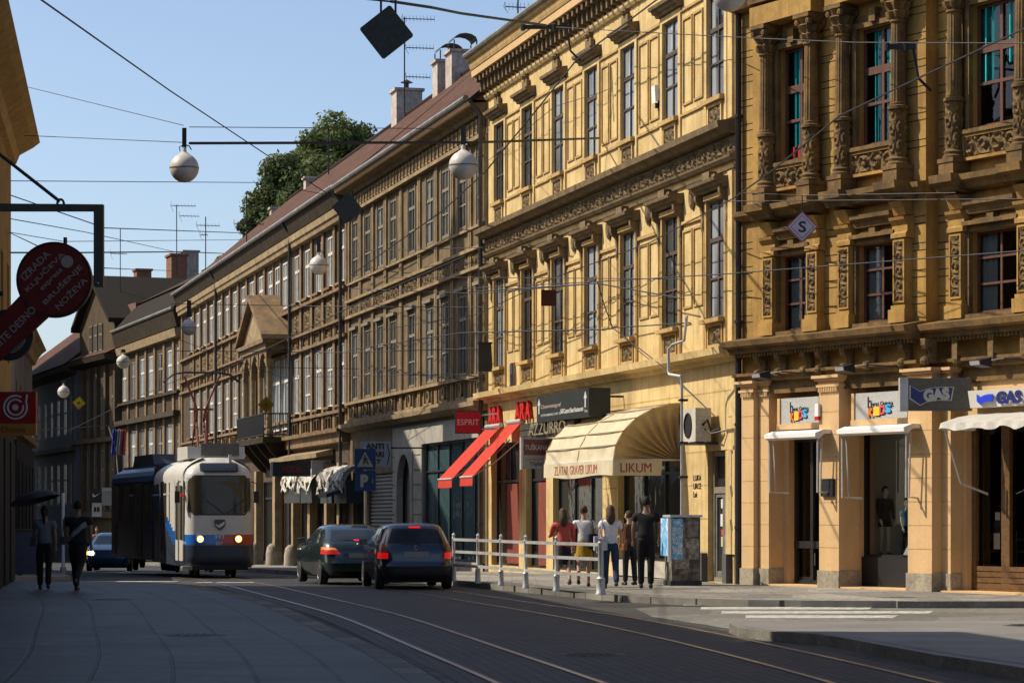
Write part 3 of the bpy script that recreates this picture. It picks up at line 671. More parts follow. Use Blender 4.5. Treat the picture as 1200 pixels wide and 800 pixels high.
    mb = MB(); frame(mb, a, b, .12, 3.0, -.24, -.12, .1); mb.box(a + .1, b - .1, -.24, -.12, 2.08, 2.22); d = mb.build('door', Mt['greyframe'], r, fix=False)
    mid = (a + b) / 2; mb = MB()
    for (q0, q1) in ((a + .1, mid - .005), (mid + .005, b - .1)): frame(mb, q0, q1, .12, 2.08, -.22, -.15, .09); mb.box(q0 + .09, q1 - .09, -.21, -.16, .21, .36)
    mb.build('door_leaf', Mt['gutter'], d, fix=False)
    MB().face([(a, -.19, .2), (b, -.19, .2), (b, -.19, 2.95), (a, -.19, 2.95)]).build('pane', Mt['shopglass'], d, fix=False)
    mb = MB(); mb.box(mid + .12, mid + .34, -.185, -.18, 1.35, 1.62, 0); mb.box(mid - .36, mid - .12, -.185, -.18, 1.0, 1.3, 1); mb.box(mid + .14, mid + .3, -.185, -.18, 1.75, 1.95, 0)
    mb.box(mid + .1, mid + .3, -.185, -.18, .9, 1.12, 1); mb.box(mid - .4, mid - .2, -.185, -.18, 1.4, 1.7, 0); mb.box(mid + .15, mid + .3, -.185, -.18, 1.15, 1.28, 2)
    mb.build('notices', [plain('paper', (.6, .58, .5)), plain('yellowed_paper', (.5, .45, .25)), plain('red_notice', (.5, .03, .02))], d, fix=False)
    for (p0, p1) in ((853.2, 858), (822, 829)):
        MB().box(f.u(p1), f.u(p0), .0, .14, -.2, .75).build('plinth', plain('dark_grey_plinth', (.07, .07, .07), .7), r, fix=False)
    MB().box(f.u(864), f.u(853.2), 0, .06, .75, 3.0).build('door_pier', Mt['c_wall'], r, fix=False)
    for (pa, pb, c, dd), lowp, kk in ((gops[1], None, 'shop_window'), (gops[2], None, 'shop_door'), (gops[3], 'red', 'shop_window'), (gops[4], 'red', 'shop_window')):
        a, b = f.u(pb), f.u(pa); mb = MB(); frame(mb, a, b, c, dd, -.26, -.16, .07)
        n_ = max(1, int((b - a) / 1.6))
        for k in range(1, n_): q = a + (b - a) * k / n_; mb.box(q - .03, q + .03, -.25, -.17, c + .07, dd - .07)
        mb.box(a + .07, b - .07, -.25, -.17, 2.55, 2.62)
        o = mb.build(kk, Mt['iron'], r, fix=False)
        MB().face([(a, -.22, c), (b, -.22, c), (b, -.22, dd), (a, -.22, dd)]).build('pane', Mt['shopglass'], o, fix=False)
        if lowp: MB().box(a + .08, a + (b - a) * .55, -.2, -.1, .2, 2.5).build('shutter_panel', rough_mat('oxblood_panel', (.22, .05, .03), (.16, .04, .025), 2), o, fix=False)
    # white shop sill
    MB().box(f.u(797), f.u(724), -.05, .12, .12, .5).build('window_sill', rough_mat('pale_sill', (.5, .47, .4), (.38, .35, .3), 2), r, fix=False)
    # shutter housing line above the awning
    MB().box(f.u(797), f.u(690), .0, .12, 4.0, 4.12).build('shutter_box', Mt['c_hood'], r, fix=False)
    # rusticated joints
    mb = MB()
    for z in (.75, 1.5, 2.25, 3.0, 3.72): 
        for (p1, p0) in ((858, 853.4), (829, 798.5), (723, 707)): mb.box(f.u(p1), f.u(p0), .0, .004, z, z + .03)
    for z in (4.3,): mb.box(.5, U, 0, .004, z, z + .025)
    mb.build('stucco_joint', Mt['c_trim'], r, fix=False)
    text('shop_lettering', 'LUKA\nLIRCE\nLui', Mt['iron'], r, (f.u(817.5), .004, 2.25), (-1, 0, 0), (0, 1, 0), .56, .5, .004, .0)
    return r
HC = house_C()

# ------------------------------------------------------------------ generic old house
def row_house(f, name, label, px, U, zs, z_led, ze, over, trim, wallm, style, **k):
    """zs = list of (z0,z1,style) window rows; px = window centres"""
    r = f.root(name, label, 'building'); uw = [f.u(p) for p in px] if px else []
    uw = k.get('uw', uw); W_ = k.get('ww', 1.15); gops = k.get('gops', []); skip = k.get('skip', ())
    ops = [(u - W_ / 2, u + W_ / 2, a, b) for (a, b, st) in zs for i, u in enumerate(uw) if (i, a) not in skip] + gops
    mb = MB(); wall(mb, 0, U, -2.5, ze - .1, ops, .22, back=None); shell(mb, 0, U, -2.5, ze - .1); mb.build('wall', wallm, r, fix=False)
    for (a, b, st) in zs:
        for i, u in enumerate(uw):
            if (i, a) in skip: continue
            window(r, u, a, b, W_, st if not isinstance(st, (list, tuple)) else st[i % len(st)], .03)
    return r, uw

def house_B():
    f = Fac(571, 61000 / 751, -180); U = f.u(409.5)
    px = [564, 542, 522, 504, 482.5, 461, 446, 431, 416.5]
    gs = [(f.u(568), f.u(496), .15, 3.95), (f.u(486), f.u(466), .1, 3.75), (f.u(461), f.u(432), .1, 3.1), (f.u(428), f.u(414), .1, 3.2)]
    r, uw = row_house(f, 'grey_ochre_townhouse', 'grey-ochre townhouse of pale pilasters, between the yellow house and the long brown one', px, U,
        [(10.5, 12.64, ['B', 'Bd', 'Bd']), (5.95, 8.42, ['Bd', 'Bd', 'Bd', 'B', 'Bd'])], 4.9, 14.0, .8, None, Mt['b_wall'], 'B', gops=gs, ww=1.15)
    # pilaster strips between and beside the windows, bands, panels
    edges = [0.12] + [(a + b) / 2 for a, b in zip(uw, uw[1:])] + [U - .12]
    for u in edges:
        mb = MB(); mb.box(u - .19, u - .05, 0, .08, 5.0, 13.0); mb.box(u + .05, u + .19, 0, .08, 5.0, 13.0); mb.build('pilaster', Mt['b_trim'], r, fix=False)
    mb = MB()
    for z, h, w in ((5.05, .12, .2), (5.75, .1, .2), (9.02, .1, .19), (9.62, .1, .19), (12.9, .12, .22), (10.3, .08, .12)): mb.box(0, U, .0, w, z, z + h)
    mb.prism([(-.01, 4.72), (.16, 4.74), (.42, 4.88), (.44, 5.02), (-.01, 5.06)], 0, U, 'x')
    mb.build('string_course', Mt['b_trim'], r, fix=False)
    for u in uw:
        mb = MB(); mb.box(u - .66, u - .575, 0, .03, 5.9, 8.55); mb.box(u + .575, u + .66, 0, .03, 5.9, 8.55); mb.box(u - .66, u + .66, 0, .14, 8.55, 8.66)
        mb.box(u - .66, u - .575, 0, .03, 10.42, 12.75); mb.box(u + .575, u + .66, 0, .03, 10.42, 12.75)
        mb.build('window_surround', Mt['greyframe'], r, fix=False)
        mb = MB(); frame(mb, u - .62, u + .62, 5.2, 5.74, 0, .09, .06); mb.lathe([(.13, .0), (.24, .02), (.25, .1), (.18, .11), (.15, .04), (0, .04)], u, 5.47, 14, axis='y', cap=False)
        mb.build('roundel_panel', Mt['b_trim'], r, fix=False)
        mb = MB(); relief(mb, u - .95, u + .95, 9.16, 9.58, .02, .09, .42, .05); mb.build('carved_frieze', Mt['c_orn'], r, fix=False)
    # balustrade-like ornament under the eaves
    mb = MB(); u = .2
    while u < U - .2:
        mb.box(u, u + .08, .02, .14, 13.05, 13.55); mb.box(u + .16, u + .4, .02, .12, 13.12, 13.18); mb.box(u + .24, u + .3, .02, .13, 13.18, 13.5); mb.box(u + .16, u + .4, .02, .12, 13.46, 13.55); u += .56
    mb.build('fretwork_frieze', Mt['b_trim'], r, fix=False)
    mb = MB(); mb.prism([(-.01, 13.6), (.2, 13.62), (.24, 13.75), (.5, 13.8), (.52, 13.9), (-.01, 13.95)], 0, U, 'x'); mb.build('eaves', Mt['c_hood'], r, fix=False)
    mb = MB(); mb.prism([(.52, 13.82), (.58, 13.84), (.6, 13.97), (.52, 13.97)], 0, U, 'x'); mb.build('eaves_board', Mt['d_shop'], r, fix=False)
    gutter(r, 0, U, .66, 14.05); ro = roof(r, 0, U, 14.0, 6.2, 5.8, .6, Mt['roof'])
    for (p, yt, hh, wd, mt_) in ((535, 62, 1.6, 1.0, 'chimney'), (552, 50, 2.0, 1.2, 'chimney'), (484, 97, 2.6, 1.25, 'chimney')):
        kk = 80650.0; Z = kk / (p + 180); u = (Z - f.O.y) / f.e.y + 1.4
        zt = CH + (HY - yt) / F * Z
        mb = MB().box(u - wd / 2, u + wd / 2, -6.9, -5.7, zt - hh - 1, zt); mb.box(u - wd / 2 - .08, u + wd / 2 + .08, -7.0, -5.6, zt, zt + .12)
        c_ = mb.build('chimney', Mt['chimney'], ro, fix=False)
        mb = MB()
        if p == 484: mb.lathe([(.1, zt + .1), (.1, zt + .4), (.3, zt + .45), (.02, zt + .6)], u, -6.3, 10)
        else:
            n_ = 6
            for i in range(n_):
                t0, t1 = PI * i / n_, PI * (i + 1) / n_
                mb.face([(u - .6, -6.3 + .5 * math.cos(t0), zt + .5 + .3 * math.sin(t0)), (u + .6, -6.3 + .5 * math.cos(t0), zt + .5 + .3 * math.sin(t0)), (u + .6, -6.3 + .5 * math.cos(t1), zt + .5 + .3 * math.sin(t1)), (u - .6, -6.3 + .5 * math.cos(t1), zt + .5 + .3 * math.sin(t1))])
            for s1 in (-.55, .55):
                for s2 in (-.48, .48): mb.tube([(u + s1, -6.3 + s2, zt + .1), (u + s1, -6.3 + s2, zt + .5)], .03, 5)
        mb.build('chimney_cowl', Mt['iron'], c_, fix=False)
    downpipe(r, .02, .2, .1, 14.0)
    # ground floor: grey stone front, teal shop glass, arched door, roller shutter
    mb = MB(); wall(mb, f.u(567.9), f.u(462), -.6, 4.6, [(a, b, c, d) for a, b, c, d in gs[:2]], .25, .06)
    mb.build('stone_shopfront', Mt['grey_stone'], r, fix=False)
    a, b = gs[0][0], gs[0][1]; mb = MB(); frame(mb, a, b, .15, 3.95, -.2, -.1, .06)
    for k in range(1, 5): q = a + (b - a) * k / 5; mb.box(q - .025, q + .025, -.2, -.1, .2, 3.9)
    mb.box(a + .06, b - .06, -.2, -.1, 3.0, 3.06)
    o = mb.build('shop_window', Mt['iron'], r, fix=False); MB().face([(a, -.16, .15), (b, -.16, .15), (b, -.16, 3.95), (a, -.16, 3.95)]).build('pane', Mt['shopteal'], o, fix=False)
    a, b = gs[1][0], gs[1][1]; m_ = (a + b) / 2; R_ = (b - a) / 2 - .28
    arch = [(a, .1), (a, 3.75), (b, 3.75), (b, .1), (m_ + R_, .1), (m_ + R_, 2.45)] + [(m_ + R_ * math.cos(t), 2.45 + 1.05 * R_ * math.sin(t)) for t in [PI * i / 10 for i in range(1, 10)]] + [(m_ - R_, 2.45), (m_ - R_, .1)]
    mb = MB().prism(arch, -.12, .1, 'y'); o = mb.build('arched_doorway', Mt['grey_stone'], r)
    MB().box(a + .2, b - .2, -.24, -.2, .1, 3.6).build('door_leaf', Mt['pipe'], o, fix=False)
    a, b = gs[2][0], gs[2][1]; mb = MB(); z = .1
    while z < 3.08: mb.prism([(-.12, z), (-.07, z + .04), (-.07, z + .09), (-.12, z + .13)], a, b, 'x'); z += .135
    mb.build('roller_shutter', plain('grey_shutter', (.12, .12, .12), .5, .3), r, fix=False)
    a, b = gs[3][0], gs[3][1]; mb = MB(); frame(mb, a, b, .1, 3.2, -.2, -.1, .09); o = mb.build('shop_door', Mt['greyframe'], r, fix=False); MB().face([(a, -.16, .1), (b, -.16, .1), (b, -.16, 3.2), (a, -.16, 3.2)]).build('pane', Mt['shopglass'], o, fix=False)
    mb = MB()
    for z in [.6 + .5 * i for i in range(7)]:
        for p1, p0 in ((495, 487), (465.5, 462)): mb.box(f.u(p1), f.u(p0), .06, .075, z, z + .03)
    mb.build('stone_joint', Mt['c_hood'], r, fix=False)
    return r
HB = house_B()

def house_A():
    f = Fac(409.5, 61000 / 589.5, -180); U = f.u(214)
    px = [400, 387, 373.5, 360.5, 348, 334, 325, 317, 306, 295.5, 285.5, 275.5, 266.5, 257, 248, 240, 232, 224.5]
    tri = (5, 6, 7)
    gs = []
    for (pa, pb) in ((404, 392), (389, 372), (368, 353), (349, 331), (327, 309), (305, 288), (284, 268), (262, 232)): gs.append((f.u(pa), f.u(pb), -.5, 3.1))
    r, uw = row_house(f, 'long_brown_townhouse', 'long brown townhouse with a triangular pediment over its balcony, behind the tram', px, U,
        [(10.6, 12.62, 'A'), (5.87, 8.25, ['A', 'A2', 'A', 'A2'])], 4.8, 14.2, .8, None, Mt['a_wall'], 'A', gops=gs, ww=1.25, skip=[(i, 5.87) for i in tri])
    edges = [.25] + [(a + b) / 2 for a, b in zip(uw, uw[1:])] + [U - .2]
    for i, u in enumerate(edges):
        if i in (6, 7): 
            mb = MB().box(u - .12, u + .12, 0, .05, 10.2, 12.9)
        else: mb = MB().box(u - .24, u + .24, 0, .09, 4.9, 12.9)
        mb.build('pilaster', Mt['a_trim'], r, fix=False)
    mb = MB()
    for z, h, w in ((5.55, .12, .2), (8.42, .12, .2), (9.05, .1, .24), (10.25, .12, .22)): mb.box(0, U, 0, w, z, z + h)
    mb.prism([(-.01, 4.35), (.3, 4.4), (.3, 4.75), (.5, 4.78), (.52, 4.92), (-.01, 4.98)], 0, U, 'x')
    mb.build('string_course', Mt['a_trim'], r, fix=False)
    mb = MB(); mb.prism([(-.01, 12.9), (.26, 12.92), (.30, 13.12), (.36, 13.14), (.38, 13.4), (-.01, 13.44)], 0, U, 'x'); mb.build('architrave', Mt['b_trim'], r, fix=False)
    for i, u in enumerate(uw):
        if i in tri: continue
        mb = MB(); relief(mb, u - .6, u + .6, 9.3, 10.1, .0, .12, .5, .08); mb.build('carved_panel', Mt['c_orn'], r, fix=False)
        mb = MB(); relief(mb, u - .7, u + .7, 8.62, 8.95, .0, .1, .33, .08); mb.build('carved_frieze', Mt['c_orn'], r, fix=False)
        mb = MB(); frame(mb, u - .72, u + .72, 8.57, 9.02, 0, .1, .05); frame(mb, u - .68, u + .68, 4.95, 5.5, 0, .1, .07); mb.box(u - .05, u + .05, 0, .1, 5.02, 5.43)
        mb.build('window_apron', Mt['a_trim'], r, fix=False)
        mb = MB(); mb.box(u - .7, u + .7, 0, .2, 5.78, 5.87); mb.box(u - .7, u + .7, 0, .18, 10.5, 10.6); mb.build('window_sill', Mt['a_trim'], r, fix=False)
    # eaves: deep dark soffit, gutter, tiled roof
    mb = MB(); mb.prism([(-.01, 13.44), (.36, 13.46), (.52, 13.98), (.55, 14.12), (-.01, 14.14)], 0, U, 'x'); mb.build('eaves', Mt['dark_soffit'], r, fix=False)
    gutter(r, 0, U, .6, 14.12, .1); ro = roof(r, 0, U, 14.1, 6.2, 5.7, .55, Mt['roof'])
    for (p, hh, ww_, k) in ((223, 2.2, 1.6, 'chimney'), (372, 1.0, .8, 'chimney'), (330, .7, .7, 'chimney')):
        Z = 80650.0 / (p + 180); u = (Z - f.O.y) / f.e.y + 1.5
        mb = MB().box(u - ww_ / 2, u + ww_ / 2, -6.9, -5.8, 17.5, 19.0 + hh); mb.box(u - ww_ / 2 - .08, u + ww_ / 2 + .08, -7, -5.7, 19.0 + hh, 19.12 + hh); mb.build('chimney', Mt[k], ro, fix=False)
    # bay: pediment on colonnettes over a balcony
    ua, ub = (uw[7] + uw[8]) / 2, (uw[4] + uw[5]) / 2
    if ua > ub: ua, ub = ub, ua
    um = (ua + ub) / 2; D_ = 1.15
    bay = MB()
    bay.box(ua - .3, ub + .3, .0, D_, 8.75, 9.0); bay.box(ua - .45, ub + .45, .0, D_ + .15, 9.0, 9.18)
    b_ = bay.build('balcony_entablature', Mt['c_hood'], r, fix=False)
    mb = MB(); mb.prism([(ua - .25, 9.18), (ub + .25, 9.18), (um, 10.95)], .05, D_ - .1, 'y'); pdm = mb.build('pediment', Mt['b_trim'], r, fix=False)
    for s, q in ((1, ua - .5), (-1, ub + .5)):
        mb = MB(); mb.prism([(q, 9.16), (q + s * .1, 9.36), (um, 11.35), (um, 11.05)], 0, D_ + .2, 'y'); mb.build('pediment_slope', Mt['a_trim'], pdm, fix=True)
    mb = MB()
    for q in [ua + (ub - ua) * i / 3 for i in range(4)]:
        for w_ in (D_ - .2,):
            mb.lathe([(.2, 4.95), (.2, 5.2), (.12, 5.3), (.15, 5.6), (.11, 5.9), (.11, 7.9), (.14, 8.0), (.22, 8.25), (.22, 8.3)], q, w_, 10)
    mb.build('colonnettes', Mt['b_trim'], r, smooth=True)
    mb = MB()
    n3 = 3; seg = (ub - ua) / n3
    for i in range(n3):
        a, b = ua + seg * i + .14, ua + seg * (i + 1) - .14; m_ = (a + b) / 2; R_ = (b - a) / 2 - .02
        poly = [(a, 8.74), (a, 7.6)] + [(m_ - R_ * math.cos(t), 7.6 + 1.0 * R_ * math.sin(t)) for t in [PI * j / 8 for j in range(9)]] + [(b, 7.6), (b, 8.74)]
        mb.prism(poly, D_ - .32, D_ - .1, 'y')
    mb.build('balcony_arches', Mt['a_trim'], r)
    for i in range(n3):
        a, b = ua + seg * i, ua + seg * (i + 1); window(r, (a + b) / 2, 5.3, 8.5, seg - .4, 'A', -.06)
    mb = MB().box(ua - .5, ub + .5, 0, D_ + .15, 4.7, 4.95)
    for q in [ua + (ub - ua) * i / 3 for i in range(4)]: mb.prism([(0, 4.7), (D_, 4.7), (D_ * .8, 4.35), (.25, 3.6), (0, 3.5)], q - .15, q + .15, 'x')
    mb.build('balcony_slab', Mt['dark_soffit'], r, fix=False)
    mb = MB(); q = ua - .45
    for (P0, P1) in (((ua - .45, .05), (ua - .45, D_ + .1)), ((ua - .45, D_ + .1), (ub + .45, D_ + .1)), ((ub + .45, D_ + .1), (ub + .45, .05))):
        mb.tube([(P0[0], P0[1], 5.95), (P1[0], P1[1], 5.95)], .035, 5); mb.tube([(P0[0], P0[1], 5.05), (P1[0], P1[1], 5.05)], .03, 5)
        L_ = math.hypot(P1[0] - P0[0], P1[1] - P0[1]); n_ = max(2, int(L_ / .16))
        for i in range(n_ + 1):
            t = i / n_; x = P0[0] + (P1[0] - P0[0]) * t; y = P0[1] + (P1[1] - P0[1]) * t; mb.tube([(x, y, 5.0), (x, y, 5.95)], .016, 4)
    mb.build('balcony_railing', Mt['iron'], r, fix=False)
    for u in (f.u(408.5), f.u(348), f.u(260)): downpipe(r, u, .32, -.6, 14.0)
    # shop piers with rounded guard stones and pale tiled facing
    for (p, wd) in ((405.5, .5), (390.5, .55), (370.5, .6), (351, .5), (329, .7), (307, .6), (286, .6), (265, .6)):
        u = f.u(p); mb = MB().box(u - wd / 2, u + wd / 2, 0, .32, -.65, 3.6); pr = mb.build('shop_pier', Mt['b_trim'], r, fix=False)
        if p in (351, 329, 307): MB().lathe([(.3, -.68), (.3, -.1), (.24, .2), (.12, .32), (0, .35)], u - .1, .38, 10).build('guard_stone', Mt['plinth'], pr, smooth=True)
        MB().box(u - wd / 2 - .03, u + wd / 2 + .03, 0, .36, -.68, .0).build('stone_base', Mt['plinth'], pr, fix=False)
    for i, (a, b, c, d) in enumerate(gs):
        mb = MB(); frame(mb, a, b, c, d, -.18, -.08, .08); mb.box((a + b) / 2 - .04, (a + b) / 2 + .04, -.18, -.08, c, d); mb.box(a, b, -.18, -.06, 2.3, 2.4)
        o = mb.build('shop_window', Mt['iron'] if i % 3 else Mt['brframe'], r, fix=False); MB().face([(a, -.12, c), (b, -.12, c), (b, -.12, d), (a, -.12, d)]).build('pane', Mt['shopglass'], o, fix=False)
    # cream fascia of a shutter box
    mb = MB(); mb.prism([(.1, 3.95), (.75, 3.85), (.78, 4.02), (.1, 4.2)], f.u(393), f.u(336), 'x'); mb.build('fascia', Mt['b_trim'], r, fix=False)
    return r
HA = house_A()

# ------------------------------------------------------------------ houses further down the bend
def house_E():
    f = Fac(213, 155.5, -400); U = f.u(140)
    px = [210, 199, 188, 177, 167, 156.5, 146]
    r, uw = row_house(f, 'grey_brown_townhouse', 'grey-brown townhouse with tall white windows and a dark attic storey, past the long brown house', px, U,
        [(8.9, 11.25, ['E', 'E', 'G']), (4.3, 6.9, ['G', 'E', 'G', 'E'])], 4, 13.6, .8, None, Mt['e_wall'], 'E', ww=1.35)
    edges = [.2] + [(a + b) / 2 for a, b in zip(uw, uw[1:])] + [U - .2]
    for u in edges: MB().box(u - .3, u + .3, 0, .1, 3.3, 11.7).build('pilaster', Mt['a_trim'], r, fix=False)
    mb = MB()
    for z, h, w in ((7.3, .3, .5), (8.6, .15, .3), (3.6, .4, .4)): mb.box(0, U, 0, w, z, z + h)
    mb.build('string_course', Mt['e_wall'], r, fix=False)
    MB().prism([(-.01, 11.8), (.35, 11.85), (.45, 12.3), (-.01, 12.4)], 0, U, 'x').build('architrave', Mt['b_trim'], r, fix=False)
    MB().prism([(-.01, 12.4), (.3, 12.42), (.5, 13.2), (.52, 13.4), (-.01, 13.45)], 0, U, 'x').build('eaves', Mt['dark_soffit'], r, fix=False)
    gutter(r, 0, U, .55, 13.45, .1)
    # set-back attic with shuttered windows under the main roof
    U2 = f.u(168); at = MB().box(-1.5, U2, -9, -1.2, 13.3, 15.25).build('attic', Mt['e_wall'], r, fix=False)
    for i in range(4):
        u = .6 + i * U2 / 4.3
        o = MB().box(u, u + 1.9, -1.22, -1.15, 13.6, 15.1).build('attic_shutter', plain('dark_shutter', (.05, .05, .05)), at, fix=False)
        mb = MB(); mb.box(u + .15, u + .75, -1.14, -1.1, 13.7, 15.0); mb.box(u + 1.1, u + 1.7, -1.14, -1.1, 13.7, 15.0); mb.build('pane', Mt['pane_blue'], o, fix=False)
    ro = roof(r, -1.5, U, 15.25, 5.5, 2.3, -1.0, Mt['roof_dark']); mb = MB().face([(0, .5, 13.5), (U, .5, 13.5), (U, -1.1, 15.2), (0, -1.1, 15.2)]); 
    lr = mb.build('lower_roof', Mt['roof_dark'], r, fix=False); lr.location.z = -.02
    for (p, yt, ww_) in ((207, 301, 1.0), (167, 318, .7)):
        u = f.u(p, -5.75); zt = f.z(p, yt, -5.75)
        mb = MB().box(u - ww_, u + ww_, -6.3, -5.2, 16.5, zt); mb.box(u - ww_ - .1, u + ww_ + .1, -6.4, -5.1, zt, zt + .15); mb.build('chimney', Mt['chim_brick'], ro, fix=False)
    gs = MB(); 
    mb = MB().box(0, U, 0, .1, -1.2, 3.0); mb.build('shopfront', Mt['dark_soffit'], r, fix=False)
    return r
HE = house_E()
def house_F():
    f = Fac(139, 175.6, -650); U = f.u(88)
    px = [133, 120.5, 112.5, 104.5, 95]
    r, uw = row_house(f, 'cream_gabled_house', 'cream-brown gabled house with three small attic windows, left of the grey-brown townhouse', px, U,
        [(7.3, 10.7, 'F'), (2.6, 5.9, 'F')], 4, 12.1, .8, None, Mt['f_wall'], 'F', ww=1.2)
    for u in [.3] + [(a + b) / 2 for a, b in zip(uw, uw[1:])] + [U - .3]: MB().box(u - .25, u + .25, 0, .25, 2, 11.4).build('pilaster', Mt['f_wall'], r, fix=False)
    MB().prism([(-.01, 11.5), (.9, 11.7), (1.0, 12.0), (-.01, 12.1)], 0, U, 'x').build('eaves', Mt['dark_soffit'], r, fix=False)
    mb = MB(); mb.box(0, U, 0, .4, 6.4, 6.7); mb.box(0, U, 0, .4, 1.4, 1.8); mb.build('string_course', Mt['f_wall'], r, fix=False)
    # gable with attic windows
    um = f.u(113); h_ = 5.2
    g_ = MB(); g_.prism([(um - h_, 12.0), (um + h_, 12.0), (um + h_, 14.4), (um, 17.2), (um - h_, 14.4)], -6, -.02, 'y'); go = g_.build('gable', Mt['f_wall'], r)
    for q in (-1.5, 0, 1.5): window(r, um + q, 12.5, 14.3, .8, 'F', -.05)
    for s in (-1, 1):
        MB().prism([(um + s * (h_ + .5), 14.1), (um + s * (h_ + .5), 14.4), (um, 17.6), (um, 17.25)], -7, .5, 'y').build('gable_roof', Mt['roof'] if s > 0 else Mt['roof_dark'], go)
    ro = roof(r, 0, U, 12.1, 7, 4.0, .8, Mt['roof'])
    # tarnished dormer between the gable and the next house
    MB().box(.3, 4.2, -5, -1.2, 12.6, 15.4).build('dormer', plain('rusty_sheet_metal', (.14, .07, .05), .7), ro, fix=False)
    return r
HF = house_F()
def house_G():
    f = Fac(89.5, 186, -420); U = f.u(14)
    uw = [2.0 + 3.3 * i for i in range(int((U - 2) / 3.3))]
    r, _ = row_house(f, 'dark_shaded_house', 'dark shaded house under a red-brown roof at the far left bend', None, U,
        [(7.2, 9.8, 'G'), (2.3, 5.2, 'G')], 4, 11.8, .8, None, rough_mat('dark_grey_blue_stucco', (.10, .10, .105), (.07, .07, .075), 1, .9), 'G', ww=1.4, uw=uw)
    MB().prism([(-.01, 11.2), (.8, 11.5), (.9, 11.8), (-.01, 11.9)], 0, U, 'x').build('eaves', Mt['dark_soffit'], r, fix=False)
    MB().box(0, U, 0, .4, 6.0, 6.3).build('string_course', Mt['e_wall'], r, fix=False)
    roof(r, 0, U, 11.9, 7, 6.0, .9, Mt['roof']); return r
HG = house_G()
